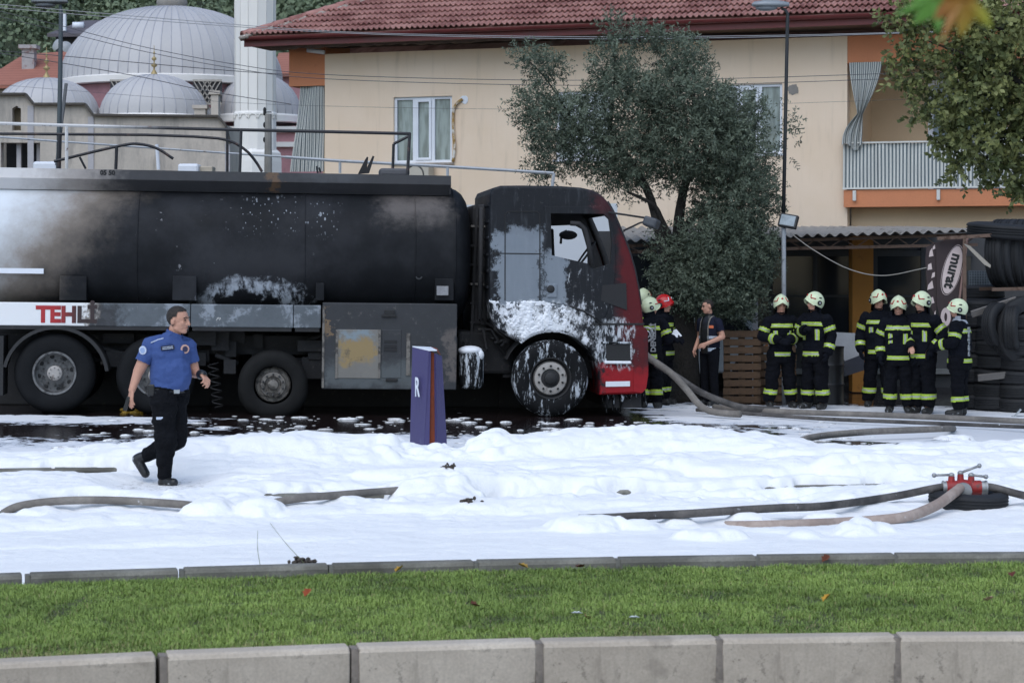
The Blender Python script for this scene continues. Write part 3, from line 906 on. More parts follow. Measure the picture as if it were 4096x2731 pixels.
def frail(u, v):
    x = rx0 + u * 6.0
    return (x, -0.130 + 0.014 * math.sin(u * 90) + 0.010 * math.sin(u * 37 + v * 4), rail_t - 0.02 + (slab_t + 0.04 - rail_t) * v), u * 6.0 / 0.068
cloth('striped_screen', 400, 4, frail)
# gathered curtain tied in a knot at the corner
cx0, cx1 = HL(1951, 150, -0.02).x, HL(2026, 150, -0.02).x
kz = HL(1970, 262, -0.02).z; kx = HL(1962, 262, -0.02).x; bz = HL(1965, 338, -0.05).z
ztop = beam_b + 0.01
def fgather(u, v):
    if v < 0.62:
        w = v / 0.62; g = w ** 1.6
        x = (cx0 + (cx1 - cx0) * u) * (1 - g) + (kx + (HL(1990, 262).x - kx) * (0.25 + 0.5 * u)) * g
        x -= (1 - u) * 0.0 * w
        z = ztop + (kz - ztop) * w; dep = 0.03 + 0.07 * g
    else:
        w = (v - 0.62) / 0.38; g = math.sin(min(1, w * 1.3) * math.pi / 2)
        xa, xb = HL(1938, 330).x, HL(1985, 330).x
        x = (kx + (HL(1990, 262).x - kx) * (0.25 + 0.5 * u)) * (1 - g) + (xa + (xb - xa) * u) * g
        z = kz + (bz - kz) * w + 0.07 * math.sin(u * 7) * w; dep = 0.10
    return (x, -0.03 - 0.2 * (v > 0.62) * (v - 0.62) / 0.38 + dep * 0.6 * math.sin(u * 22 + v * 3), z), u * 15
cloth('curtain', 90, 40, fgather)
# a pair of dark shoes on the railing top
for xx in (2137, 2158):
    p = HL(xx, 327, -0.12)
    sh = MB(); sh.ball((p.x, -0.09, p.z + 0.03), (0.05, 0.12, 0.055), 10)
    o = sh.build('shoe', pm('dark_shoe', (0.02, 0.02, 0.022), 0.6), house, smooth=True)
    o.parent = None; o.matrix_world = HOUSE
    tag(o, 'dark shoe left on the balcony rail, ' + ('left' if xx < 2150 else 'right') + ' one of the pair', 'shoe', 'shoes on the balcony rail')
# air conditioner below the left window
a0 = HL(946, 380, -0.03); a1 = HL(998, 425, -0.03)
ac = MB().box((a0.x, -0.36, a1.z), (a1.x, -0.06, a0.z)).build('air_conditioner', pm('ac_casing', hx('b9b2a4'), 0.6, var=0.08), None, bevel=0.015)
ac.matrix_world = HOUSE
tag(ac, 'boxy cream air conditioner unit below the left window', 'air conditioner')
g_ = MB().lathe([(0.17, 0), (0.19, 0.015), (0.205, 0.0)], 20, M=Matrix.Translation((a0.x + (a1.x - a0.x) * 0.4, -0.362, (a0.z + a1.z) / 2)) @ Matrix.Rotation(math.radians(90), 4, 'X'))
g_.build('fan_grille', pm('ac_grille', hx('55534f'), 0.6), ac)
for xx in (a0.x + 0.08, a1.x - 0.08):
    MB().box((xx - 0.02, -0.34, a1.z - 0.03), (xx + 0.02, -0.003, a1.z - 0.003)).build('bracket', M_pvc, ac)
# ------------------------------------------------------------------ mosque, houses and wooded hill in the distance
def box_at(b, x0, y0, x1, y1, Y, depth, mi=0):
    """box whose front face spans the pixel rectangle at depth Y"""
    a = at(x0, y0, Y); c = at(x1, y1, Y)
    b.box((min(a.x, c.x), Y, min(a.z, c.z)), (max(a.x, c.x), Y + depth, max(a.z, c.z)), mi)
    return b
t = NT('lead_sheet')
n = t.noise(0.35, 5, 0.6, t.world()); f = t.noise(6, 4, 0.65, t.world())
c = t.mix(n, hx('b4b1b1'), hx('c6c3c2'))
c = t.mix(t.lin(f, 0.3, 0.7, 0, 0.25), c, hx('a9a9ae'))
c = t.mix(1.0, c, t.mix(t.rnd(), (0.90, 0.90, 0.90), (1, 1, 1)), 'MULTIPLY')
M_lead = t.out(c, 0.5, 0.0, 0.4)
M_seam = pm('lead_seam', hx('a9a9af'), 0.6, 0.0, var=0.1)
M_pink = pm('pink_stone', hx('ad8084'), 0.9, var=0.16, scale=1.5, fine=9)
M_white = pm('white_plaster', hx('e9e5e0'), 0.85, var=0.04, scale=0.5, dirt=hx('d2cdc8'), dirt_amt=0.05, dirt_scale=0.4)
M_gold = pm('gilded_metal', hx('a89468'), 0.5, 0.3, var=0.1)
M_fin = pm('finial_stone', hx('8f8a84'), 0.8, var=0.15)

mosque = empty('mosque', (0, 122, 0))
tag(mosque, 'mosque with ribbed grey lead domes and pink stone walls', 'mosque')
def dome(x, ybase, ytop, rpx, Y, ngore, parent, rows=10):
    c = at(x, ybase, Y); R = rpx * K / FPX * Y; Hh = (ybase - ytop) * K / FPX * Y
    da = 2 * math.pi / ngore
    prof = [(R * math.cos(a) ** 0.92, Hh * math.sin(a)) for a in np.linspace(0, math.pi / 2 * 0.985, rows)]
    g = MB(); cs = 4
    for (r, h_) in prof:
        for k in range(cs + 1):
            u = k / cs; a = -math.pi / 2 + (u - 0.5) * da * 0.985
            g.add([(r * math.cos(a), r * math.sin(a), h_)], [])
    g.f = [(i*(cs+1)+k, i*(cs+1)+k+1, (i+1)*(cs+1)+k+1, (i+1)*(cs+1)+k) for i in range(rows - 1) for k in range(cs)]
    g.m = [0] * len(g.f)
    me = g.mesh('lead_panel', M_lead, smooth=True)
    sm_ = MB().tube([(0, -r - 0.0, h_) for r, h_ in prof], 0.030 * (Y / 122), 5).mesh('seam', M_seam, smooth=True)
    base = MB().lathe([(R * 1.0, -0.45), (R * 1.045, -0.40), (R * 1.05, -0.08), (R * 0.99, 0.02)], 64).build('dome', M_white, parent, smooth=True, angle=30)
    base.location = (c.x, c.y - 122, c.z)
    for k in range(ngore):
        a = k * da
        if math.cos(a) < -0.25: continue          # back of the dome, out of sight
        o = link_mesh('lead_panel', me, base); o.rotation_euler = (0, 0, a)
        s_ = link_mesh('seam', sm_, base); s_.rotation_euler = (0, 0, a + da / 2)
    # closed inner shell so that no gap shows light
    MB().lathe([(r * 0.985, h_ * 0.985) for r, h_ in prof] + [(0.001, prof[-1][1] * 0.985)], 48).build('shell', M_seam, base, smooth=True)
    return base, c, R, Hh
def finial(base, Hh, k, m, parts=True):
    f = MB().lathe([(0.42*k, -0.12*k), (0.30*k, 0.15*k), (0.10*k, 0.5*k), (0.09*k, 0.7*k), (0.30*k, 0.85*k), (0.30*k, 1.0*k), (0.07*k, 1.15*k), (0.06*k, 1.35*k), (0.24*k, 1.5*k), (0.24*k, 1.62*k), (0.06*k, 1.78*k), (0.05*k, 2.0*k), (0.13*k, 2.1*k), (0.05*k, 2.25*k), (0.02*k, 2.9*k)], 14)
    o = f.build('finial', m, base, smooth=True); o.location = (0, 0, Hh)
d0, c0, R0, H0 = dome(395, 190, 17, 253, 122, 66, mosque, 14)
q_ = MB().ball((0, 0, 0), (0.85, 0.85, 0.62), 18); o = q_.build('dome_cap', M_fin, d0, smooth=True); o.location = (0, 0, H0 + 0.25)
finial(d0, H0 + 0.8, 0.8, M_gold)
d1, c1, R1, H1 = dome(107, 262, 180, 119, 115, 28, mosque); finial(d1, H1, 0.55, M_gold)
d2, c2, R2, H2 = dome(354, 268, 172, 124, 115, 28, mosque); finial(d2, H2, 0.52, M_gold)
d3, c3, R3, H3 = dome(594, 266, 172, 98, 118, 28, mosque); finial(d3, H3, 0.5, M_gold)
# drum, prayer hall and porch walls
b = MB().lathe([(R0 * 0.965, -5.0), (R0 * 0.965, -0.45)], 64); o = b.build('drum', M_pink, mosque, smooth=True); o.location = (c0.x, 0, c0.z)
MB().lathe([(R0 * 1.0, -2.1), (R0 * 1.0, -1.75)], 64).build('cornice', M_white, mosque, smooth=True).location = (c0.x, 0, c0.z)
w = MB(); w.box((c1.x - R1 - 1, -6, 0), (c3.x + R3 + 6, 9, c2.z - 0.5)); o = w.build('hall_wall', M_pink, mosque)
w = MB(); w.box((c1.x - R1 - 1.2, -6.2, c2.z - 0.75), (c3.x + R3 + 6, -5.9, c2.z - 0.45)); w.box((c1.x - R1 - 1.2, -6.2, c2.z - 1.5), (c3.x + R3 + 6, -5.9, c2.z - 1.25)); w.build('cornice', M_white, mosque)
for xx in (286, 476):                              # pierced lattice windows in the drum
    p = at(xx, 212, 115.6)
    lw = MB(); wv_, hv_ = 0.55, 0.55
    for i in range(4):
        for sgn in (1, -1):
            u = (i - 1.5) * 0.24
            a = Vector((p.x + u - 0.33 * sgn, 115.6 - 122, p.z - hv_)); e = Vector((p.x + u + 0.33 * sgn, 115.6 - 122, p.z + hv_))
            lw.bar(a, e, 0.06, 0.05)
    lw.box((p.x - 0.75, -6.45, p.z - hv_ - 0.1), (p.x + 0.75, -6.35, p.z - hv_)); lw.box((p.x - 0.75, -6.45, p.z + hv_), (p.x + 0.75, -6.35, p.z + hv_ + 0.1))
    o = lw.build('lattice_window', pm('lattice_stone', hx('aaa49c'), 0.9), mosque)
    MB().box((p.x - 0.75, -6.32, p.z - hv_), (p.x + 0.75, -6.25, p.z + hv_)).build('opening', pm('dark_opening', (0.05, 0.05, 0.055), 0.8), o)
# minaret: faceted shaft, arched collar, flared foot
mp = at(586, 300, 112); mz = lambda y: at(586, y, 112).z
mr = 49 * K / FPX * 112
min_ = empty('minaret', (mp.x, 112, 0))
tag(min_, 'tall white fluted minaret in front of the mosque', 'minaret')
b = MB().lathe([(mr, mz(345)), (mr * 0.985, mz(268)), (mr * 1.02, mz(266)), (mr * 1.02, mz(262)), (mr * 0.97, mz(258)), (mr * 0.96, mz(-330))], 14)
o = b.build('shaft', M_white, min_)
for k in range(14):
    a = 2 * math.pi * (k + 0.0) / 14
    if math.sin(a) > 0.45: continue
    r = mr * 0.965
    MB().tube([(r * math.cos(a), r * math.sin(a), mz(256)), (r * math.cos(a), r * math.sin(a), mz(-330))], 0.018, 6).build('rib', M_white, min_, smooth=True)
    a += math.pi / 14; r = mr * 0.985
    pts = [(r * math.cos(a) - math.sin(a) * 0.20 * math.cos(q), r * math.sin(a) + math.cos(a) * 0.20 * math.cos(q), mz(275) + 0.25 * math.sin(q)) for q in np.linspace(0, math.pi, 9)]
    MB().tube(pts, 0.025, 5).build('arch_moulding', M_white, min_, smooth=True)
MB().lathe([(mr * 1.28, 0), (mr * 1.24, mz(372)), (mr * 1.2, mz(352)), (mr * 1.02, mz(344))], 8).build('foot', M_white, min_)

# low grey building with stepped parapet, in front of the mosque
t = NT('grey_stucco')
n = t.noise(0.8, 6, 0.65); f = t.noise(14, 4, 0.7)
c = t.mix(t.sm(n, 0.35, 0.7), hx('bdb4a8'), hx('d0c5b8'))
sep_ = t.sep()
c = t.mix(t.ma('MULTIPLY', t.sm(t.noise(1.5, 5, 0.7, t.mapv(t.obj, (1.5, 1, 0.35))), 0.45, 0.7), 0.7), c, hx('8a857f'))
c = t.mix(t.lin(f, 0.3, 0.7, 0, 0.25), c, hx('9d968e'))
M_grey = t.out(c, 0.92)
M_dirtyedge = pm('stained_coping', hx('55504a'), 0.95, var=0.3, scale=4)
M_palec = pm('pale_corner_render', hx('b3b0b2'), 0.85, var=0.1)
lb = empty('low_building', (0, 62, 0))
tag(lb, 'low grey stuccoed building with stepped stained parapet beyond the tanker', 'building')
def poly62(pts, y0, y1, name, m, holes=()):
    P = [(at(x, y, 62).x, at(x, y, 62).z) for x, y in pts]
    Hs = [[(at(x, y, 62).x, at(x, y, 62).z) for x, y in h_] for h_ in holes]
    return MB().prism(P, y0, y1, holes=Hs).build(name, m, lb)
poly62([(-40, 217), (58, 217), (76, 240), (195, 240), (213, 265), (500, 268), (518, 290), (528, 330), (528, 560), (-40, 560)], 0, 0.35, 'wall', M_grey, holes=[[(28, 250), (28, 300), (48, 300), (48, 250), (38, 243)], [(2, 328), (2, 390), (92, 390), (92, 328)]])
a = at(-40, 222, 62.4); e = at(495, 400, 62.4)
MB().box((a.x, 0.95, 0), (e.x, 6, at(300, 275, 62.4).z)).build('body', M_grey, lb)
def coping(pts, name='coping'):
    b = MB()
    for (xa, ya), (xb, yb) in zip(pts[:-1], pts[1:]):
        a = at(xa, ya, 61.9); e = at(xb, yb, 61.9)
        b.bar((a.x, -0.06, a.z), (e.x, -0.06, e.z), 0.20, 0.06)
    b.build(name, M_dirtyedge, lb)
coping([(-40, 216), (58, 216), (76, 239), (195, 239), (213, 264), (500, 267), (518, 289), (528, 330)])
for xa, xb, yt in ((62, 76, 243), (201, 214, 268), (516, 527, 330)):
    a = at(xa, yt, 61.9); e = at(xb, 400, 61.9)
    MB().box((a.x, -0.035, e.z), (e.x, -0.003, a.z)).build('corner_pilaster', M_palec, lb)
poly62([(28, 246), (48, 246), (48, 302), (28, 302)], 0.3, 0.32, 'window_board', pm('brown_board', hx('6d6250'), 0.9))
poly62([(0, 326), (94, 326), (94, 392), (0, 392)], 0.8, 0.9, 'porch_back', M_darkin)
for xa in (2, 44, 90): MB().bar(at(xa, 326, 62.3) - Vector((0, 62, 0)), at(xa, 392, 62.3) - Vector((0, 62, 0)), 0.12).build('porch_post', M_palec, lb)
poly62([(60, 348), (86, 352), (84, 392), (74, 380), (66, 392)], 0.5, 0.55, 'hanging_laundry', pm('dark_cloth', (0.02, 0.02, 0.03), 0.9))
def chim(x0, y0, x1, y1, nm):
    a = at(x0, y0, 62); e = at(x1, y1, 62)
    MB().box((a.x, 0.5, e.z), (e.x, 0.9, a.z)).box((a.x - 0.05, 0.45, a.z), (e.x + 0.05, 0.95, a.z + 0.1)).build(nm, M_grey, lb)
chim(440, 432 - 185, 466, 268, 'chimney'); chim(479, 214, 496, 272, 'chimney')
MB().tube([at(360, 332, 61.7) - Vector((0, 62, 0)), at(364, 390, 61.7) - Vector((0, 62, 0))], 0.05, 8).build('downpipe', M_pvc, lb)
# pipe elbow, white tanks on the flat porch roof
for (x0, y0, x1, y1, nm, lab) in ((75, 371, 131, 392, 'water_tank', 'white plastic water tank on the left beside the porch'), (408, 376, 456, 396, 'water_tank', 'white plastic water tank showing above the tanker, near the downpipe')):
    a = at(x0, y0, 58); e = at(x1, y1, 58)
    o = MB().box((a.x, 58, e.z - 1.2), (e.x, 58.6, a.z)).build(nm, M_pvc, None, bevel=0.06)
    tag(o, lab, 'water tank', 'white water tanks beyond the tanker')
a = at(456, 382, 58.2); e = at(488, 396, 58.2)
o = MB().box((a.x, 58.2, e.z - 1.4), (e.x, 58.8, a.z)).build('cabinet', pm('pale_cabinet', hx('b5ab9a'), 0.8), None, bevel=0.02)
tag(o, 'pale metal cabinet beside the right white water tank', 'cabinet')

# houses up the slope, left
def hill_house(name, lab, Y, wall, roofpts, wm, rm, extra=None):
    """wall: pixel rectangle; roofpts: front roof polygon in pixels with depth offsets"""
    r = empty(name, (0, Y, 0)); tag(r, lab, 'house')
    a = at(wall[0], wall[1], Y); e = at(wall[2], wall[3], Y)
    MB().box((a.x, 0, 0), (e.x, 7, a.z)).build('wall', wm, r)
    P = []
    for x, y, dy in roofpts:
        p = at(x, y, Y + dy); P.append((p.x, dy, p.z))
    b = MB(); n = len(P)
    b.add(P + [(p[0], p[1], p[2] - 0.25) for p in P], [tuple(range(n)), tuple(range(2 * n - 1, n - 1, -1))] + [(i, n + i, n + (i + 1) % n, (i + 1) % n) for i in range(n)])
    ro = b.build('roof', rm, r)
    return r, ro
t = NT('far_tiles')
wv_ = t.sep(); n = t.noise(0.9, 5, 0.6)
c = t.mix(n, hx('8c5a4c'), hx('a86e5c'))
rowl = t.sm(t.ma('FRACT', t.ma('MULTIPLY', wv_[2], 5.0)), 0.75, 1.0)
c = t.mix(t.ma('MULTIPLY', rowl, 0.5), c, hx('4f2a24'))
M_fartile = t.out(c, 0.85)
M_slate = pm('dark_tiles', hx('5b565b'), 0.8, var=0.2, scale=1.5)
M_blackwall = pm('charcoal_wall', hx('3b3d44'), 0.8, var=0.1)
r, ro = hill_house('hill_house', 'house with plain red tiled roof left of the big dome', 150, (-30, 190, 160, 330), [(-60, 197, -0.6), (150, 190, -0.6), (160, 118, 5), (55, 125, 5)], pm('far_wall', hx('a79f96'), 0.9), M_fartile)
# chimney and dish
a = at(50, 112, 152); e = at(78, 150, 152)
MB().box((a.x, 2, e.z - 1), (e.x, 2.9, a.z)).box((a.x - 0.2, 1.8, a.z), (e.x + 0.2, 3.1, a.z + 0.25)).build('chimney', pm('whitewashed_brick', hx('a8a4a4'), 0.9, var=0.2, scale=3, dirt=hx('7d4a40'), dirt_amt=0.3), r)
for xx, yy, s_ in ((152, 108, 0.9), (130, 103, 0.9)):
    p = at(xx, yy, 148)
    MB().lathe([(0.001, 0.12), (0.22, 0.09), (0.40, 0.0)], 16, M=Matrix.Translation((p.x, p.y - 150, p.z)) @ Euler((math.radians(70), 0, math.radians(25 if xx > 140 else -40))).to_matrix().to_4x4()).build('satellite_dish', pm('dish_grey', hx('a0a2a4'), 0.5), r, smooth=True)
r, ro = hill_house('hill_house', 'dark grey walled house with dark roof behind the big dome', 175, (128, 76, 285, 200), [(108, 78, -1.2), (300, 76, -1.2), (310, 44, 5), (190, 48, 5)], M_blackwall, M_slate)
a = at(104, 60, 173.6); e = at(128, 74, 173.6)
MB().tube([(at(165, 58, 176).x, 1.4, at(165, 58, 176).z), (at(190, 58, 176).x, 1.4, at(190, 58, 176).z)], 0.28, 10).build('solar_boiler', M_pvc, r, smooth=True)
MB().box((at(141, 62, 174).x, -0.9, at(141, 62, 174).z - 0.3), (at(150, 32, 174).x, -0.5, at(150, 32, 174).z)).build('chimney', M_pvc, r)
r, ro = hill_house('hill_house', 'red tiled house glimpsed between minaret and beige house', 150, (640, 165, 720, 300), [(625, 168, -0.6), (735, 168, -0.6), (725, 118, 4), (640, 122, 4)], M_pink, M_fartile)
r, ro = hill_house('hill_house', 'pink walled low house at the far left edge, red roof', 165, (-60, 190, 70, 330), [(-80, 178, -0.6), (62, 172, -0.6), (40, 158, 3), (-60, 158, 3)], pm('far_wall_pale', hx('b0a49c'), 0.9), M_fartile)

# wooded hillside
t = NT('wood_leaves')
c = t.mix(t.attr('shade'), (0.10, 0.135, 0.080), (0.18, 0.225, 0.13))
M_wood = t.out(c, 0.8)
M_hill = pm('hill_floor', (0.035, 0.045, 0.02), 0.95, var=0.3, scale=0.05)
hm = np_mesh('hill', [(-400, 185, -0.2), (400, 185, -0.2), (400, 900, 300), (-400, 900, 300)], [(0, 1, 2, 3)], M_hill)
tag(link_mesh('hill', hm), kind='structure')
def hillz(Y): return (Y - 185) * 300.2 / 715 - 0.2
V = []; SH = []
for k in range(230):
    Y = rng.uniform(215, 330)
    px = rng.uniform(-120, 1050)
    X = (px * K - CX) / FPX * Y; R = rng.uniform(2.2, 4.2); hh = R * rng.uniform(1.1, 1.7)
    zc = hillz(Y) + hh * 0.9
    top = HZ - (zc + hh - CAMZ) / Y * FPX
    if top > 520 or top < -500: continue
    n = 420
    d = rng.normal(size=(n, 3)); d /= np.linalg.norm(d, axis=1)[:, None]
    bump = 0.72 + 0.5 * fbm(d[:, 0] * 2.2 + k * 3.1, d[:, 2] * 2.2 + d[:, 1] * 1.7, 3, 91)
    rad = (rng.uniform(0.55, 1.0, n) ** 0.5) * bump
    p = np.stack([X + d[:, 0] * R * rad, Y + d[:, 1] * R * rad, zc + d[:, 2] * hh * rad], -1)
    s_ = rng.uniform(0.16, 0.42, n)
    a = rng.normal(size=(n, 3)); a /= np.linalg.norm(a, axis=1)[:, None]
    b2 = np.cross(a, d); b2 /= np.maximum(np.linalg.norm(b2, axis=1)[:, None], 1e-6)
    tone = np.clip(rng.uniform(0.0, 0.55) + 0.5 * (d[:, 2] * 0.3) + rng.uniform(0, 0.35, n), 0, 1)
    V.append(np.stack([p - a * s_[:, None], p + b2 * s_[:, None] * 0.7, p + a * s_[:, None], p - b2 * s_[:, None] * 0.7], 1).reshape(-1, 3))
    SH.append(np.repeat(tone, 4))
V = np.concatenate(V); SH = np.concatenate(SH)
me = np_mesh('wood', V, np.arange(len(V)).reshape(-1, 4), M_wood)
A = me.attributes.new('shade', 'FLOAT', 'POINT'); A.data.foreach_set('value', SH.astype(np.float32))
tag(link_mesh('wood', me), 'dense dark green wood on the hillside behind the mosque', 'wood', kind='stuff')
# ------------------------------------------------------------------ burnt tanker truck
TY = 31.0
TX = (1265 * K - CX) / FPX * TY
TRUCK = Matrix.Translation((TX, TY, float(gz(TX, TY)))) @ Matrix.Rotation(math.radians(6.0), 4, 'Z') @ Matrix.Rotation(0.012, 4, 'Y')
def TP(x, y, off=0.0):
    return hit(TRUCK, x, y, off)
def T2(x, y, off=0.0):
    p = TP(x, y, off); return (p.x, p.z)
truck = empty('tanker_truck')
truck.matrix_world = TRUCK
tag(truck, 'burnt-out red tanker truck with blackened tank, half covered in foam', 'truck')

# -- materials: soot, bare metal and clinging foam all sit at places of their own on the truck
class TM(NT):
    def __init__(s, name):
        super().__init__(name)
        s.X, s.Yc, s.Z = s.sep()[:3]
        s.w = s.noise(3.5, 6, 0.7); s.w2 = s.noise(14, 5, 0.7)
        s.dx = s.ma('ADD', s.X, s.ma('ADD', s.lin(s.w, 0, 1, -0.30, 0.30), s.lin(s.w2, 0, 1, -0.10, 0.10)))
        s.dz = s.ma('ADD', s.Z, s.ma('ADD', s.lin(s.noise(3.5, 6, 0.7, s.mapv(s.obj, loc=(7, 3, 5))), 0, 1, -0.25, 0.25), s.lin(s.w2, 0, 1, -0.08, 0.08)))
    def rect(s, px0, py0, px1, py1, soft=0.05):
        """ragged patch given by a pixel rectangle on the near side"""
        a = TP(px0, py1); b = TP(px1, py0)
        m = s.ma('MULTIPLY', s.sm(s.dx, a.x - soft, a.x + soft), s.sm(s.dx, b.x + soft, b.x - soft))
        return s.ma('MULTIPLY', m, s.ma('MULTIPLY', s.sm(s.dz, a.z - soft, a.z + soft), s.sm(s.dz, b.z + soft, b.z - soft)))
    def xr(s, px, soft, rev=False):
        a = TP(px, 600).x
        return s.sm(s.dx, a + soft, a - soft) if rev else s.sm(s.dx, a - soft, a + soft)

t = TM('scorched_tank')
soot = t.mix(t.w, (0.007, 0.008, 0.009), (0.014, 0.015, 0.018))
ash = t.mix(t.sm(t.noise(1.1, 6, 0.65), 0.4, 0.75), soot, (0.026, 0.027, 0.031))
wht = t.mix(t.w, (0.62, 0.66, 0.70), (0.74, 0.77, 0.80))
brown = t.mix(t.w, (0.17, 0.14, 0.115), (0.28, 0.24, 0.205))
# clean paint at the rear turns brown, then black towards the cab; soot hangs lower at the belly
lim = t.ma('ADD', t.X, t.ma('ADD', t.lin(t.w, 0, 1, -0.5, 0.5), t.lin(t.Z, 1.4, 3.3, 1.15, -0.35)))
xw = TP(120, 500).x; xb = TP(300, 500).x
c = t.mix(t.sm(lim, xw - 0.9, xw + 0.6), wht, brown)
c = t.mix(t.sm(lim, xw + 0.1, xb + 0.3), c, ash)
brn = t.rect(880, 445, 1030, 500, 0.22)
c = t.mix(t.ma('MULTIPLY', brn, 0.75), c, (0.165, 0.145, 0.135))
pale = t.rect(440, 560, 720, 660, 0.3)
c = t.mix(t.ma('MULTIPLY', pale, 0.55), c, (0.050, 0.051, 0.057))
chip = t.ma('MULTIPLY', t.rect(330, 470, 720, 690, 0.2), t.sm(t.noise(5, 5, 0.7), 0.66, 0.70))
c = t.mix(chip, c, (0.20, 0.20, 0.21))
# drops and runs of foam high on the flank
spr = t.rect(540, 458, 775, 525, 0.16)
for sc_, thr, st_ in ((17.0, 0.55, 0.55), (34.0, 0.60, 0.7)):
    mv = t.mapv(t.obj, (1.0, 0.25, st_))
    vd = t.voro(sc_, mv); vrs = t.sep(t.voro(sc_, mv, out=1))
    drop = t.ma('MULTIPLY', t.sm(t.ma('SUBTRACT', t.ma('MULTIPLY', vrs[1], 0.42), vd), 0.0, 0.06), t.ma('GREATER_THAN', vrs[0], thr))
    drop = t.ma('MULTIPLY', t.ma('MULTIPLY', drop, spr), t.sm(t.noise(2.2, 4, 0.6, t.mapv(t.obj, loc=(3, 0, 9))), 0.42, 0.55))
    c = t.mix(t.ma('MULTIPLY', drop, 0.62), c, (0.40, 0.43, 0.47))
# foam clinging to the belly in an arch above the side panels
def ell(px, py, rx, ry, soft):
    o = TP(px, py); s_ = px_m(31.2)
    u = t.ma('DIVIDE', t.ma('SUBTRACT', t.dx, o.x), rx / s_); v = t.ma('DIVIDE', t.ma('SUBTRACT', t.dz, o.z), ry / s_)
    return t.sm(t.ma('ADD', t.ma('MULTIPLY', u, u), t.ma('MULTIPLY', v, v)), 1 + soft, 1 - soft)
arch = t.ma('MULTIPLY', ell(580, 712, 125, 68, 0.35), t.ma('SUBTRACT', 1.0, ell(565, 714, 82, 40, 0.25)))
dr = t.sm(t.noise(5, 5, 0.7, t.mapv(t.obj, (2.2, 1, 0.9))), 0.36, 0.56)
c = t.mix(t.ma('MULTIPLY', arch, dr), c, (0.52, 0.56, 0.62))
t.bump(t.ma('ADD', t.w2, t.ma('MULTIPLY', t.w, 2)), 0.12, 0.01)
M_tank = t.out(c, t.lin(t.w, 0.3, 0.7, 0.5, 0.65), 0.0, 0.13)

t = TM('scorched_steel')
c = t.mix(t.w, (0.011, 0.011, 0.012), (0.035, 0.034, 0.036))
c = t.mix(t.ma('MULTIPLY', t.sm(t.w2, 0.58, 0.75), 0.6), c, (0.10, 0.085, 0.075))
t.bump(t.w2, 0.3, 0.006)
M_char = t.out(c, 0.8)
t = TM('scorched_catwalk')
c = t.mix(t.w, (0.020, 0.020, 0.022), (0.05, 0.05, 0.055))
c = t.mix(t.ma('MULTIPLY', t.rect(700, 385, 830, 402, 0.2), 0.6), c, (0.11, 0.12, 0.13))
lim = t.ma('ADD', t.X, t.lin(t.w, 0, 1, -0.5, 0.5))
xa = TP(255, 400).x
c = t.mix(t.sm(lim, xa + 0.3, xa - 0.6), c, (0.33, 0.30, 0.28))
c = t.mix(t.sm(lim, xa - 0.5, xa - 1.3), c, (0.64, 0.62, 0.61))
rustm = t.rect(612, 385, 640, 440, 0.04)
c = t.mix(t.ma('MULTIPLY', rustm, 0.7), c, (0.16, 0.09, 0.045))
M_cat = t.out(c, 0.6)
t = TM('scorched_side_panel')
c = t.mix(t.w, (0.05, 0.06, 0.068), (0.16, 0.18, 0.20))
c = t.mix(t.ma('MULTIPLY', t.sm(t.noise(2.4, 5, 0.7), 0.52, 0.62), 0.8), c, (0.30, 0.33, 0.37))
c = t.mix(t.sm(t.noise(6, 5, 0.75), 0.66, 0.70), c, (0.55, 0.54, 0.52))
lim = t.ma('ADD', t.X, t.lin(t.w, 0, 1, -0.55, 0.55))
xa = TP(206, 720).x
c = t.mix(t.sm(lim, xa + 0.10, xa + 0.02), c, (0.30, 0.27, 0.24))
c = t.mix(t.sm(lim, xa - 0.02, xa - 0.12), c, (0.78, 0.78, 0.78))
c = t.mix(t.ma('MULTIPLY', t.rect(208, 690, 275, 760, 0.1), 0.9), c, (0.03, 0.03, 0.033))
t.bump(t.w2, 0.2, 0.008)
M_band = t.out(c, 0.55, 0.0, 0.4)
t = TM('cabinet_burnt')
c = t.mix(t.w, (0.018, 0.019, 0.021), (0.042, 0.044, 0.05))
c = t.mix(t.sm(t.w2, 0.60, 0.72), c, (0.09, 0.085, 0.08))
c = t.mix(t.ma('MULTIPLY', t.rect(742, 835, 960, 890, 0.12), 0.7), c, (0.115, 0.13, 0.135))
c = t.mix(t.ma('MULTIPLY', t.rect(1025, 760, 1048, 880, 0.06), 0.8), c, (0.13, 0.11, 0.10))
c = t.mix(t.ma('MULTIPLY', t.rect(742, 703, 752, 780, 0.02), 0.9), c, (0.20, 0.13, 0.07))
t.bump(t.w2, 0.25, 0.008)
M_cab_box = t.out(c, 0.6)
t = TM('cabinet_door_burnt')
c = t.mix(t.w, (0.16, 0.15, 0.135), (0.23, 0.22, 0.20))
c = t.mix(t.rect(778, 782, 868, 832, 0.06), c, (0.30, 0.215, 0.10))
c = t.mix(t.ma('MULTIPLY', t.rect(780, 764, 860, 779, 0.05), 0.9), c, (0.22, 0.28, 0.32))
c = t.mix(t.ma('MULTIPLY', t.sm(t.noise(4, 5, 0.7), 0.55, 0.68), 0.7), c, (0.06, 0.06, 0.06))
M_cab_door = t.out(c, 0.65)
t = TM('cab_paint_burnt')
soot = t.mix(t.w, (0.008, 0.009, 0.011), (0.020, 0.022, 0.027))
vst = t.sm(t.noise(5, 5, 0.7, t.mapv(t.obj, (2.4, 1, 0.35))), 0.52, 0.72)
soot = t.mix(t.ma('MULTIPLY', vst, 0.5), soot, (0.060, 0.066, 0.075))
soot = t.mix(t.ma('MULTIPLY', t.sm(t.w2, 0.62, 0.70), 0.6), soot, (0.10, 0.10, 0.10))
bare_ = t.mix(t.noise(2, 5, 0.6, t.mapv(t.obj, (2.5, 1, 0.7))), (0.16, 0.19, 0.22), (0.26, 0.29, 0.33))
c = soot
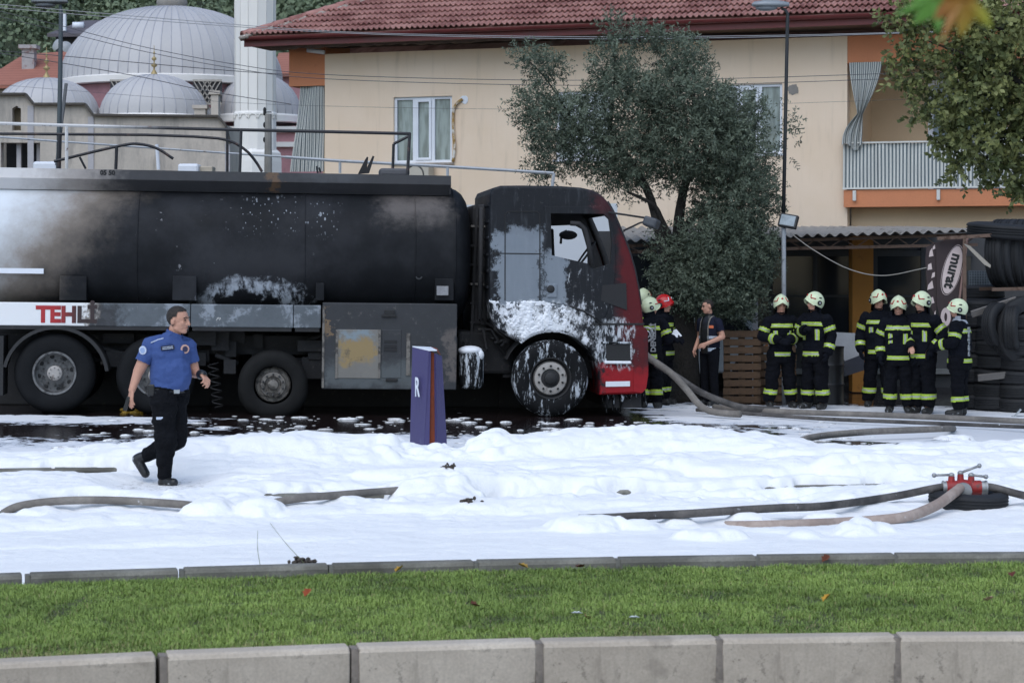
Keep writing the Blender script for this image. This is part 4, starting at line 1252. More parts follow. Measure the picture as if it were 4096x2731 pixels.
c = t.mix(t.rect(1137, 540, 1246, 700, 0.04), c, bare_)
c = t.mix(t.ma('MULTIPLY', t.rect(1170, 520, 1246, 545, 0.04), 0.9), c, bare_)
c = t.mix(t.rect(1252, 575, 1300, 700, 0.04), c, bare_)
# red paint survives towards the front
red = t.mix(t.w2, (0.22, 0.010, 0.015), (0.36, 0.015, 0.022))
xr_ = TP(1415, 700).x
dark_red = t.mix(0.74, red, (0.03, 0.010, 0.012))
fr_ = t.ma('ADD', t.X, t.lin(t.w, 0, 1, -0.22, 0.22))
m = t.sm(fr_, xr_ - 0.05, xr_ + 0.14)
zr = t.ma('MULTIPLY', t.sm(t.dz, 1.0, 1.3), t.sm(t.Z, 2.85, 2.4))
c = t.mix(t.ma('MULTIPLY', m, zr), c, dark_red)
c = t.mix(t.ma('MULTIPLY', t.rect(1365, 440, 1410, 495, 0.12), 0.55), c, (0.09, 0.016, 0.02))
c = t.mix(t.rect(1379, 840, 1500, 915, 0.06), c, red)
c = t.mix(t.ma('MULTIPLY', t.rect(1455, 735, 1500, 850, 0.12), 0.9), c, dark_red)
# foam on the wing, streaks on the door
fen = t.rect(1100, 700, 1355, 800, 0.05)
fb = t.sm(t.noise(7, 6, 0.78, t.mapv(t.obj, (1.3, 1, 0.75))), 0.47, 0.58)
c = t.mix(t.ma('MULTIPLY', fen, fb), c, (0.74, 0.76, 0.80))
core = t.rect(1170, 715, 1330, 775, 0.10)
c = t.mix(t.ma('MULTIPLY', core, t.sm(t.noise(9, 6, 0.75, t.mapv(t.obj, (1.2, 1, 0.8), loc=(4, 0, 2))), 0.40, 0.56)), c, (0.78, 0.80, 0.83))
stk = t.sm(t.noise(6, 5, 0.75, t.mapv(t.obj, (1.6, 1, 0.6))), 0.57, 0.66)
c = t.mix(t.ma('MULTIPLY', t.ma('MULTIPLY', t.rect(1290, 620, 1400, 735, 0.08), stk), 0.75), c, (0.60, 0.63, 0.67))
c = t.mix(t.ma('MULTIPLY', t.ma('MULTIPLY', t.rect(1365, 740, 1455, 845, 0.05), t.sm(t.noise(6, 5, 0.75, t.mapv(t.obj, (2.2, 1, 0.7))), 0.44, 0.56)), 0.8), c, (0.66, 0.69, 0.73))
spk = t.sm(t.noise(22, 4, 0.8), 0.70, 0.74)
c = t.mix(t.ma('MULTIPLY', spk, t.ma('MULTIPLY', t.sm(t.Z, 2.6, 1.6), 0.6)), c, (0.55, 0.56, 0.58))
t.bump(t.ma('ADD', t.w2, t.ma('MULTIPLY', fb, t.ma('MULTIPLY', fen, 2.0))), 0.25, 0.015)
M_cabp = t.out(c, t.lin(t.w, 0.3, 0.7, 0.45, 0.62), 0.0, 0.22)
t = TM('red_lettering_burnt')
M_letter = t.out(t.mix(t.sm(t.X, TP(118, 720).x, TP(185, 720).x), (0.40, 0.02, 0.025), (0.035, 0.02, 0.02)), 0.5)
M_clump = pm('clinging_foam', (0.80, 0.82, 0.86), 0.8, var=0.08, scale=8, bump=0.3)

def tyre_mat(name, foam=0.0, base=(0.009, 0.0095, 0.0105)):
    t = NT(name)
    n = t.noise(5, 5, 0.65); f = t.noise(30, 4, 0.7)
    c = t.mix(n, sc(base, 0.6), sc(base, 1.7))
    if foam:
        s = t.noise(4.0, 5, 0.75, t.mapv(t.obj, (4.0, 4.0, 0.8)))
        z = t.sep()[2]
        k = t.sm(t.ma('ADD', s, t.lin(z, 0.0, 1.1, -0.03, 0.05)), 0.57 - 0.06 * foam, 0.66 - 0.05 * foam)
        c = t.mix(t.ma('MULTIPLY', k, 0.85), c, (0.60, 0.64, 0.69))
    t.bump(f, 0.2, 0.004)
    return t.out(c, 0.75, 0, 0.12)
M_tyre = tyre_mat('tyre_rubber'); M_tyre_foam = tyre_mat('tyre_rubber_foamed', 1.0); M_tyre_burnt = tyre_mat('tyre_rubber_burnt', 0.0, (0.012, 0.012, 0.012))
M_rimgrey = pm('rim_grey', hx('6e6e6e'), 0.6, 0.2, var=0.25, scale=6, dirt=(0.04, 0.04, 0.04), dirt_amt=0.5, dirt_scale=7)
M_rimash = pm('rim_ash', hx('7d7872'), 0.8, 0.0, var=0.25, scale=9, dirt=(0.06, 0.055, 0.05), dirt_amt=0.6, dirt_scale=9)
M_rimpale = pm('rim_pale', hx('a39e99'), 0.6, 0.0, var=0.12, scale=6, dirt=(0.10, 0.08, 0.07), dirt_amt=0.2, dirt_scale=8)
M_dark = pm('dark_steel', (0.016, 0.016, 0.017), 0.7, var=0.4, scale=8)

RX90 = Matrix.Rotation(math.radians(90), 4, 'X')      # lathe axis Z -> -Y (towards the viewer)
def wheel(px, py, R, style, y=0.02, squash=0.0, tm=None):
    c = TP(px, py, y)
    w = empty('wheel'); w.parent = truck; w.location = (c.x, y, c.z)
    k = R / 0.53
    prof = [(0.29, 0.00), (0.305, 0.012), (0.345, 0.022), (0.40, 0.026), (0.45, 0.020), (0.485, 0.004), (0.507, -0.02), (0.522, -0.045), (0.530, -0.06), (0.530, -0.095), (0.517, -0.099), (0.517, -0.107), (0.530, -0.111), (0.530, -0.165), (0.517, -0.169), (0.517, -0.177), (0.530, -0.181), (0.530, -0.24), (0.507, -0.29), (0.45, -0.32), (0.30, -0.32), (0.29, -0.30)]
    b = MB().lathe([(r * k, h_) for r, h_ in prof], 64, M=RX90)
    if squash:
        b.v = [(v[0] * (1 + 0.10 * max(0, -v[2] / R)), v[1], max(v[2], -R * (1 - squash))) for v in b.v]
    b.build('tyre', tm or M_tyre, w, smooth=True, angle=35)
    rb = MB()
    if style == 'front':
        rb.lathe([(0.29*k, 0.0), (0.282*k, 0.012), (0.268*k, -0.01), (0.262*k, -0.075), (0.235*k, -0.085)], 48, M=RX90)
        rim = rb.build('rim', M_dark, w, smooth=True)
        MB().lathe([(0.238*k, -0.08), (0.222*k, -0.022), (0.205*k, -0.014), (0.135*k, -0.012), (0.128*k, -0.03)], 48, M=RX90).build('disc', M_rimpale, rim, smooth=True, angle=40)
        MB().lathe([(0.130*k, -0.06), (0.128*k, -0.028), (0.09*k, -0.02), (0.085*k, 0.015), (0.06*k, 0.03), (0.001, 0.033)], 28, M=RX90).build('hub', M_dark, rim, smooth=True, angle=40)
        rn_, nr = 10, 0.172 * k; dz_ = -0.012
    elif style == 'rear':
        rb.lathe([(0.29*k, 0.0), (0.283*k, 0.014), (0.262*k, 0.010), (0.255*k, -0.02), (0.248*k, -0.13), (0.225*k, -0.15), (0.11*k, -0.135), (0.10*k, -0.13)], 48, M=RX90)
        rim = rb.build('rim', M_rimgrey, w, smooth=True, angle=40)
        MB().lathe([(0.100*k, -0.14), (0.098*k, -0.03), (0.085*k, -0.015), (0.05*k, -0.008), (0.001, -0.008)], 28, M=RX90).build('hub', M_rimpale, rim, smooth=True, angle=40)
        for i in range(8):                       # hand holes in the disc
            a = 2 * math.pi * i / 8 + 0.2
            MB().ball((0.218*k*math.cos(a), 0.146, 0.218*k*math.sin(a)), (0.030, 0.006, 0.030), 10).build('hand_hole', M_dark, rim, smooth=True)
        rn_, nr = 10, 0.165 * k; dz_ = -0.125
        for i in range(8):
            a = 2 * math.pi * i / 8
            MB().lathe([(0.010, 0), (0.010, 0.012), (0.001, 0.012)], 6, M=Matrix.Translation((0.07*k*math.cos(a), 0.008, 0.07*k*math.sin(a))) @ RX90).build('hub_bolt', M_rimgrey, rim)
    else:
        rb.lathe([(0.27*k, -0.10), (0.255*k, -0.08), (0.245*k, -0.12), (0.20*k, -0.11), (0.19*k, -0.06), (0.13*k, -0.05), (0.12*k, -0.09), (0.085*k, -0.08), (0.075*k, -0.03), (0.03*k, -0.015), (0.001, -0.015)], 40, M=RX90)
        rim = rb.build('rim', M_rimash, w, smooth=True, angle=40)
        rn_, nr = 10, 0.158 * k; dz_ = -0.05
    nm_ = MB().lathe([(0.016, 0.0), (0.016, 0.022), (0.010, 0.030), (0.001, 0.030)], 6, M=RX90).mesh('wheel_nut', M_dark if style == 'front' else M_rimgrey)
    for i in range(rn_):
        a = 2 * math.pi * (i + 0.5) / rn_
        o = link_mesh('wheel_nut', nm_, rim); o.location = (nr * math.cos(a), -dz_ - 0.004, nr * math.sin(a))
    return w, c
RW = 0.53
wheel(1265, 869, RW, 'front', tm=M_tyre_foam)
wheel(125, 857, RW * 1.02, 'rear')
wheel(357, 862, RW * 1.0, 'rear')
wheel(627, 884, 0.475, 'burnt', y=0.06, squash=0.05, tm=M_tyre_burnt)
# the wheels on the far side
for px, st in ((1265, 'far'), (125, 'far'), (357, 'far'), (627, 'far')):
    p = TP(px, 866, 0.02)
    b = MB().lathe([(0.2, 0), (0.29, 0.0), (0.45, 0.02), (0.53, -0.05), (0.53, -0.25), (0.45, -0.32), (0.2, -0.3), (0.001, -0.3)], 40, M=Matrix.Translation((p.x, 2.1, 0.53)) @ RX90)
    b.build('wheel', M_tyre, truck, smooth=True, angle=40)

# -- chassis and running gear
xr0 = TP(-60, 800).x; xf = TP(1470, 800).x
ch = MB()
for yy in (0.75, 1.65): ch.box((xr0, yy, 0.80), (xf - 0.3, yy + 0.09, 1.06))
ch.box((xr0, 0.84, 0.95), (xf - 0.4, 1.65, 1.0))
ch.build('chassis_frame', M_char, truck)
for px in (125, 357, 627, 1265):
    p = TP(px, 866)
    MB().tube([(p.x, 0.3, 0.52), (p.x, 2.2, 0.52)], 0.085, 10).ball((p.x, 1.25, 0.52), (0.24, 0.22, 0.22), 12).build('axle', M_char, truck, smooth=True)
q = random.Random(8)
for i in range(26):                              # tanks, brackets and pipework hanging under the side panels
    px = q.choice([q.uniform(440, 545), q.uniform(700, 735), q.uniform(210, 300), q.uniform(480, 760)]); py = q.uniform(765, 850)
    p = TP(px, py, 0.4)
    s_ = (q.uniform(0.06, 0.22), q.uniform(0.1, 0.25), q.uniform(0.05, 0.16))
    y_ = q.uniform(0.35, 0.7)
    if q.random() < 0.5: MB().box((p.x - s_[0], y_, p.z - s_[2]), (p.x + s_[0], y_ + s_[1], p.z + s_[2])).build('bracket', M_char, truck)
    else: MB().tube([(p.x - s_[0] * 1.6, y_, p.z), (p.x + s_[0] * 1.2, y_ + 0.05, p.z + q.uniform(-0.15, 0.15))], 0.03, 8).build('pipe', M_rimash if q.random() < 0.3 else M_char, truck, smooth=True)
MB().box((TP(480, 800).x, 0.62, 0.95), (TP(560, 800).x, 0.75, 1.18)).build('brake_unit', M_char, truck)
# coiled spring hanging beside the officer
cp_ = [(TP(487, 835).x + 0.07 * math.cos(a) + 0.04 * a / 20, 0.35 + 0.07 * math.sin(a), TP(487, 835).z - a / 40 * 0.62) for a in np.linspace(0, 40, 110)]
MB().tube(cp_, 0.010, 5).build('coiled_hose', M_char, truck, smooth=True)
# mud flap and curved mudguard over the rear wheel
arc = []
for a in np.linspace(math.radians(8), math.radians(168), 26):
    c_ = TP(128, 862); r = 0.71
    arc.append((c_.x + r * math.cos(a), c_.z - 0.03 + r * 0.98 * math.sin(a)))
mg = MB()
for (xa, za), (xb, zb) in zip(arc[:-1], arc[1:]):
    mg.add([(xa, -0.04, za), (xb, -0.04, zb), (xb, 0.62, zb), (xa, 0.62, za)], [(0, 1, 2, 3)])
    d = Vector((xb - xa, 0, zb - za)).normalized(); n_ = Vector((-d.z, 0, d.x))
    c_ = TP(128, 862)
    n_ = Vector((xa - c_.x, 0, za - c_.z)).normalized() * -0.045
    mg.add([(xa, -0.04, za), (xb, -0.04, zb), (xb + n_.x, -0.045, zb + n_.z), (xa + n_.x, -0.045, za + n_.z)], [(0, 1, 2, 3)])
mg.build('mudguard', M_dark, truck)
MB().box((TP(-40, 780).x, 0.0, 0.25), (TP(8, 780).x, 0.55, 1.05)).build('mud_flap', M_dark, truck)

# -- tank: flattened oval barrel with dished end
zt_ = TP(800, 428, 0.75).z; zb_ = TP(800, 742, 0.4).z
tzc, tzr = (zt_ + zb_) / 2, (zt_ - zb_) / 2
tyc, tyr = 1.25, 1.21
xe = TP(1036, 560, 0.5).x
def ring(x, k, n=56):
    out = []
    for i in range(n):
        a = 2 * math.pi * i / n; e = 2 / 2.35
        cy = math.copysign(abs(math.cos(a)) ** e, math.cos(a)); sz = math.copysign(abs(math.sin(a)) ** e, math.sin(a))
        out.append((x, tyc + tyr * k * cy, tzc + tzr * k * sz))
    return out
st = [(x, 1.0) for x in np.linspace(TP(-70, 500).x, xe, 30)]
st += [(xe + 0.012, 1.006), (xe + 0.05, 1.004), (xe + 0.10, 0.985), (xe + 0.17, 0.93), (xe + 0.23, 0.83), (xe + 0.275, 0.66), (xe + 0.30, 0.40), (xe + 0.305, 0.12)]
b = MB(); n_ = 56
for x, k in st: b.add(ring(x, k), [])
b.f = [(i*n_ + k, i*n_ + (k+1) % n_, (i+1)*n_ + (k+1) % n_, (i+1)*n_ + k) for i in range(len(st) - 1) for k in range(n_)] + [tuple(range(n_ - 1, -1, -1)), tuple((len(st) - 1) * n_ + k for k in range(n_))]
b.m = [0] * len(b.f)
tank = b.build('tank', M_tank, truck, smooth=True, angle=50)
for px in (318, 700, 952):                       # welded seams round the barrel
    x = TP(px, 560, 0.3).x
    b = MB(); R_ = ring(x, 1.0035)
    b.tube(R_ + [R_[0]], 0.008, 5, cap=False)
    b.build('weld_seam', M_tank, tank, smooth=True)
MB().tube([(r[0], r[1], r[2]) for r in ring(xe + 0.03, 1.008)] + [ring(xe + 0.03, 1.008)[0]], 0.014, 6, cap=False).build('end_rim', M_tank, tank, smooth=True)
# white strip at the rear, low on the flank
sx0, sx1 = TP(-60, 620).x, TP(100, 620).x
MB().box((sx0, tyc - tyr - 0.045, TP(40, 628).z), (sx1, tyc - tyr + 0.02, TP(40, 616).z)).build('rub_strip', M_pvc, truck)
# burnt access flaps on the lower flank
for (x0, y0, x1, y1) in ((137, 634, 200, 690), (396, 634, 452, 690), (998, 640, 1042, 690), (725, 650, 745, 690)):
    a = TP(x0, y1, 0.12); e = TP(x1, y0, 0.12)
    fb = MB().box((a.x, 0.07, a.z), (e.x, 0.3, e.z)).build('access_flap', M_tank, truck, bevel=0.01)
a = TP(1003, 678, 0.0); e = TP(1030, 657, 0.0)
MB().box((a.x, 0.004, a.z), (e.x, 0.016, e.z)).build('bare_plate', pm('ashy_plate', hx('8d8d90'), 0.7, var=0.25, scale=12), truck)
# number plates / round placards half burnt away
for px, py, r in ((962, 634, 0.05),):
    if r == 0: continue
    p = TP(px, py, 0.1)
    ang = math.asin(max(-0.99, min(0.99, (p.z - tzc) / tzr)))
    yy = tyc - tyr * abs(math.cos(ang)) ** (2 / 2.35) - 0.012
    MB().lathe([(r, 0), (r * 0.96, 0.012), (r * 0.6, 0.012), (r * 0.55, 0.004), (0.001, 0.004)], 22, M=Matrix.Translation((p.x, yy + 0.01, p.z)) @ RX90).build('placard', M_cab_box, truck, smooth=True, angle=30)
# catwalk along the top: upright plate, sloping plate, deck
y_n = 0.42
p_top = [T2(-70, 383.5, y_n), T2(1036, 404, y_n)]; p_mid = [T2(-70, 407, y_n), T2(1036, 425, y_n)]; p_low = [T2(-70, 433, y_n + 0.12), T2(1033, 450, y_n + 0.12)]
def plate(name, A, B, ya, yb, th=0.02):
    b = MB()
    v = [(A[0][0], ya, A[0][1]), (A[1][0], ya, A[1][1]), (B[1][0], yb, B[1][1]), (B[0][0], yb, B[0][1])]
    b.add(v + [(p[0], p[1] + th, p[2]) for p in v], [(0, 1, 2, 3), (7, 6, 5, 4), (0, 4, 5, 1), (1, 5, 6, 2), (2, 6, 7, 3), (3, 7, 4, 0)])
    return b.build(name, M_cat, truck)
plate('catwalk_side', p_top, p_mid, y_n, y_n - 0.01)
plate('catwalk_skirt', p_mid, p_low, y_n - 0.03, y_n + 0.10)
zc_ = (p_top[0][1] + p_top[1][1]) / 2
MB().add([(p_top[0][0], y_n + 0.02, p_top[0][1] - 0.06), (p_top[1][0], y_n + 0.02, p_top[1][1] - 0.06), (p_top[1][0], 2.1, p_top[1][1] - 0.06), (p_top[0][0], 2.1, p_top[0][1] - 0.06)], [(0, 1, 2, 3)]).build('catwalk_deck', M_char, truck)
plate('catwalk_side', p_top, [(p_mid[0][0], p_mid[0][1] - 0.12), (p_mid[1][0], p_mid[1][1] - 0.12)], 2.1, 2.1)
MB().box((p_top[1][0] - 0.02, y_n + 0.02, p_low[1][1] + 0.02), (p_top[1][0], 2.1, p_top[1][1] - 0.01)).build('catwalk_end', M_char, truck)
# markings
def text(name, s, size, M, m, parent, bold=0.0, sx=1.0, align='LEFT', extr=0.002):
    cu = bpy.data.curves.new(name, 'FONT'); cu.body = s; cu.size = size; cu.offset = bold; cu.extrude = extr; cu.align_x = align
    cu.resolution_u = 3
    o = bpy.data.objects.new(name, cu); C.objects.link(o)
    bpy.context.view_layer.update()
    me = bpy.data.meshes.new_from_object(o.evaluated_get(bpy.context.evaluated_depsgraph_get()))
    C.objects.unlink(o); bpy.data.objects.remove(o)
    me.transform(M @ Matrix.Diagonal((sx, 1, 1, 1)) @ Matrix.Identity(4))
    me.materials.clear(); me.materials.append(m)
    return link_mesh(name, me, parent)
# -- side panels under the tank
yb0, yb1 = -0.01, 0.05
def panel(px0, px1, nm='side_panel'):
    a0 = TP(px0, 694); a1 = TP(px1, 752)
    zt0 = TP(20, 693.5).z; zb0 = TP(20, 752).z
    zt1 = TP(700, 701).z; zb1 = TP(700, 748.5).z
    b = MB().box((a0.x, yb0, (zb0 + zb1) / 2), (a1.x, yb1, (zt0 + zt1) / 2))
    o = b.build(nm, M_band, truck, bevel=0.012)
    MB().box((a0.x, yb1, (zt0 + zt1) / 2 - 0.05), (a1.x, 0.75, (zt0 + zt1) / 2 - 0.01)).build('panel_shelf', M_char, truck)
    MB().box((a0.x + 0.02, yb0 + 0.01, (zb0 + zb1) / 2 - 0.05), (a1.x - 0.02, yb1 - 0.01, (zb0 + zb1) / 2 - 0.002)).build('panel_lip', M_char, truck)
    return o
sp1 = panel(-60, 437); panel(439, 673); panel(675, 737)
lt = TP(83.5, 738.5, 0)
Mt = Matrix.Translation((lt.x, yb0 - 0.003, lt.z)) @ RX90
text('lettering', 'TEHLİ', (738.5 - 704) / px_m(31.3) / 0.70, Mt, M_letter, sp1, bold=0.014, sx=0.98)
lt = TP(230, 401.5, y_n)
text('lettering', '05 50', 0.062 / 0.7, Matrix.Translation((lt.x, y_n - 0.012, lt.z)) @ RX90, M_dark, truck, bold=0.004)

# -- equipment cabinet behind the cab
a = TP(739, 893); e = TP(1050, 698)
cab_box = MB().box((a.x, -0.03, a.z), (e.x, 0.62, e.z)).build('equipment_cabinet', M_cab_box, truck, bevel=0.012)
a = TP(773, 868); e = TP(871, 757)
MB().box((a.x, -0.038, a.z), (e.x, -0.025, e.z)).build('cabinet_door', M_cab_door, cab_box, bevel=0.006)
for xx in (773, 871):
    p = TP(xx, 812); MB().box((p.x - 0.015, -0.05, TP(xx, 868).z), (p.x + 0.015, -0.037, TP(xx, 757).z)).build('door_strip', M_rimash, cab_box)
a = TP(876, 868); e = TP(922, 757)
d2_ = MB().box((a.x, -0.037, a.z), (e.x, -0.025, e.z)).build('cabinet_door', M_cab_box, cab_box, bevel=0.006)
for yy in (784, 795, 803):
    p = TP(882, yy); p2 = TP(911, yy)
    MB().box((p.x, -0.045, p.z - 0.02), (p2.x, -0.036, p.z + 0.02)).build('vent_slot', M_darkin, d2_)
p = TP(938, 812); MB().box((p.x - 0.03, -0.045, TP(938, 862).z), (p.x + 0.02, -0.031, TP(938, 765).z)).build('door_strip', M_rimash, cab_box)
for px, py, w_, h_ in ((895, 717, 0.07, 0.03), (893, 725, 0.10, 0.02), (899, 872, 0.08, 0.02)):
    p = TP(px, py); MB().box((p.x - w_, -0.055, p.z - h_), (p.x + w_, -0.031, p.z + h_)).build('latch', M_dark, cab_box, bevel=0.006)
MB().box((TP(741, 700).x, -0.045, TP(741, 890).z), (TP(746, 700).x, -0.031, TP(741, 702).z)).build('door_strip', M_rimash, cab_box)

# -- air cylinder between cabinet and cab, foam on top
p0 = TP(1082, 892, 0.2); p1 = TP(1082, 805, 0.2)
cy = MB().lathe([(0.001, p0.z), (0.13, p0.z), (0.165, p0.z + 0.04), (0.17, p0.z + 0.1), (0.17, p1.z - 0.08), (0.15, p1.z), (0.08, p1.z + 0.04), (0.001, p1.z + 0.045)], 24, M=Matrix.Translation((p0.x, 0.2, 0)))
cyl = cy.build('air_tank', M_tyre_foam, truck, smooth=True, angle=40)
MB().ball((p0.x - 0.02, 0.18, p1.z + 0.0), (0.17, 0.15, 0.07), 14).ball((p0.x + 0.10, 0.12, p1.z - 0.06), (0.07, 0.06, 0.08), 10).build('foam_cap', M_clump, truck, smooth=True)
for i in range(9):
    xx = 1062 + q.uniform(0, 75); yy = q.uniform(740, 870)
    p = TP(xx, yy, 0.5); MB().tube([(p.x, 0.5, p.z), (p.x + q.uniform(-0.1, 0.25), 0.6, p.z + q.uniform(-0.2, 0.2)), (p.x + q.uniform(-0.1, 0.3), 0.5, p.z - q.uniform(0, 0.3))], 0.022, 6).build('pipe', M_char, truck, smooth=True)
MB().box((TP(1062, 800).x, 0.7, 0.55), (TP(1190, 800).x, 1.6, 1.15)).build('gearbox', M_char, truck, bevel=0.05)

# -- railings on top
def rail(name, pts, off, w, m, parent=truck):
    P = [TP(x, y, off) for x, y in pts]
    b = MB(); b.tube(P, w / 2, 6)
    return b.build(name, m, parent, smooth=True, angle=50)
t = TM('rail_burnt')
xa = TP(300, 290).x
c = t.mix(t.sm(t.dx, xa + 0.6, xa - 0.6), (0.022, 0.022, 0.026), (0.58, 0.57, 0.56))
c = t.mix(t.ma('MULTIPLY', t.sm(t.w2, 0.58, 0.7), t.sm(t.dx, xa + 1.2, xa)), c, (0.13, 0.07, 0.045))
M_rail = t.out(c, 0.6)
M_railw = pm('rail_white', hx('a9adb2'), 0.5, var=0.15, scale=6, dirt=(0.2, 0.16, 0.13), dirt_amt=0.2, dirt_scale=8)
M_railb = pm('rail_black', (0.022, 0.022, 0.026), 0.55, var=0.3, scale=5, dirt=(0.10, 0.06, 0.05), dirt_amt=0.25, dirt_scale=6)
yr = 0.6
rail('handrail', [(-60, 281), (0, 283.6), (156, 288.4), (522, 298), (746, 302.7), (943, 307.5)], yr, 0.05, M_rail)
rail('handrail', [tuple(p) for p in [(-60, 307), (0, 307.5), (334, 310), (446, 314), (500, 318), (522, 322), (540, 329), (556, 339), (570, 350), (582, 364), (592, 378), (602, 395)]], yr + 0.5, 0.045, M_railb)
rail('handrail', [(-60, 311), (0, 315), (134, 325), (523, 352), (660, 361)], 1.9, 0.032, M_railw)
rail('handrail', [(655, 361), (781, 370), (1028, 383), (1272, 398)], 2.05, 0.05, M_railw)
rail('bent_handrail', [tuple(p)[:2] for p in spline([(124, 371, 0), (223, 347, 0), (287, 333, 0), (319, 331, 0), (360, 341, 0), (398, 365, 0)], 20)], yr + 0.25, 0.045, M_railb)
for (x0, y0, x1, y1, off, w_, m) in ((153, 288, 153, 388, yr, 0.05, M_rail), (522, 299, 522, 397, yr + 0.5, 0.045, M_railb), (554, 300, 551, 397, yr, 0.045, M_railb), (137, 310, 135, 388, yr + 0.5, 0.07, M_railb),
                                     (183, 361, 197, 388, yr + 0.25, 0.035, M_railb), (268, 337, 266, 389, yr + 0.25, 0.05, M_railb), (941, 306, 936, 402, yr, 0.05, M_railb), (904, 331, 902, 392, yr + 0.3, 0.045, M_railb),
                                     (904, 331, 941, 312, yr + 0.15, 0.045, M_railb), (781, 370, 781, 398, 2.05, 0.045, M_railw), (1028, 383, 1028, 408, 2.05, 0.045, M_railw), (1272, 398, 1268, 432, 2.05, 0.05, M_railw)):
    rail('rail_post', [(x0, y0), (x1, y1)], off, w_, m)
# manhole box and burnt lever on the deck
a = TP(872, 404, 0.9); e = TP(940, 388, 0.9)
MB().box((a.x, 0.8, a.z), (e.x, 1.3, e.z)).build('valve_box', pm('dull_box', hx('5c5c60'), 0.7), truck, bevel=0.03)
lv = [T2(x, y, 0.8) for x, y in ((826, 392), (838, 368), (843, 360), (846, 362), (843, 385), (856, 358), (860, 360), (848, 398), (822, 400))]
MB().prism(lv, 0.8, 0.86).build('burnt_lever', M_char, truck)
rail('stub_pipe', [(727, 382), (730, 398)], 0.9, 0.03, M_railb); rail('stub_pipe', [(733, 385), (736, 397)], 0.9, 0.03, M_railb)

# -- cab
yn, yf = 0.03, 2.47
prof_px = [(1124, 694), (1124, 560), (1126, 445), (1132, 432), (1150, 426.5), (1200, 426), (1290, 427.5), (1335, 431), (1362, 437), (1382, 448), (1398, 465), (1411, 488), (1424, 518), (1438, 552), (1450, 585), (1460, 620), (1468, 660), (1474, 700), (1478, 735), (1480, 752), (1487, 757), (1489, 800), (1488, 860), (1484, 893), (1474, 904), (1430, 906), (1378, 907), (1377, 875), (1374, 850), (1368, 826), (1356, 806), (1339, 789), (1318, 774), (1295, 765), (1271, 761), (1245, 764), (1220, 772), (1196, 786), (1170, 773), (1146, 757), (1131, 732)]
prof = [T2(x, y, yn) for x, y in prof_px]
win_px = [(1265, 490.5), (1385.5, 491.6), (1398, 504), (1405, 554), (1402, 606), (1362, 618), (1349, 605), (1291, 592), (1267, 586)]
win = [T2(x, y, yn) for x, y in win_px]
fwin = [T2(x, y, 2.47) for x, y in [(1262, 519), (1318, 517), (1336, 527), (1347, 566), (1351, 610), (1291, 600), (1262, 594)]]
cxm = sum(p[0] for p in prof) / len(prof); czm = 1.7
def inset(P, d):
    n = len(P); out = []
    for i in range(n):
        a, b_, c_ = Vector(P[i - 1]), Vector(P[i]), Vector(P[(i + 1) % n])
        e1 = (b_ - a).normalized(); e2 = (c_ - b_).normalized()
        n1 = Vector((e1.y, -e1.x)); n2 = Vector((e2.y, -e2.x))
        m = (n1 + n2); m = m / max(0.6, m.length_squared ** 0.5)
        out.append(tuple(b_ + m * d))
    return out
area = sum(prof[i][0] * prof[(i + 1) % len(prof)][1] - prof[(i + 1) % len(prof)][0] * prof[i][1] for i in range(len(prof)))
sgn = 1 if area < 0 else -1
secs = [(yn, 0.035), (yn + 0.012, 0.014), (yn + 0.045, 0.0), (yf - 0.045, 0.0), (yf - 0.012, 0.014), (yf, 0.035)]
shell = MB(); n_ = len(prof)
loops = [inset(prof, sgn * d) for _, d in secs]
for (y_, d), L_ in zip(secs, loops): shell.add([(p[0], y_, p[1]) for p in L_], [])
windscreen = set(range(11, 17))
fs = []
for i in range(len(secs) - 1):
    for k in range(n_):
        if i == 2 and k in windscreen: continue
        fs.append((i*n_ + k, i*n_ + (k+1) % n_, (i+1)*n_ + (k+1) % n_, (i+1)*n_ + k))
shell.f += fs; shell.m += [0] * len(fs)
shell.prism(loops[0], yn, yn + 0.001, holes=[win], caps=(True, False), walls=False)
shell.prism(loops[-1], yf, yf + 0.001, holes=[fwin], caps=(True, False), walls=False)
cab = shell.build('cab', M_cabp, truck)
# inner lining so that the burnt-out inside is dark and has thickness
ins = inset(prof, sgn * 0.09)
li = MB()
li.prism(ins, yn + 0.05, yn + 0.055, holes=[win], caps=(True, True), walls=False)
li.prism(ins, yf - 0.055, yf - 0.05, holes=[fwin], caps=(True, True), walls=False)
b0 = len(li.v)
li.add([(p[0], yn + 0.05, p[1]) for p in ins] + [(p[0], yf - 0.05, p[1]) for p in ins], [(k, (k+1) % n_, n_ + (k+1) % n_, n_ + k) for k in range(n_) if k not in windscreen])
for y0_, y1_, w__ in ((yn, yn + 0.055, win), (yf - 0.055, yf, fwin)):
    wl_ = len(w__)
    li.add([(p[0], y0_, p[1]) for p in w__] + [(p[0], y1_, p[1]) for p in w__], [(k, (k+1) % wl_, wl_ + (k+1) % wl_, wl_ + k) for k in range(wl_)])
li.build('cab_lining', M_char, cab)
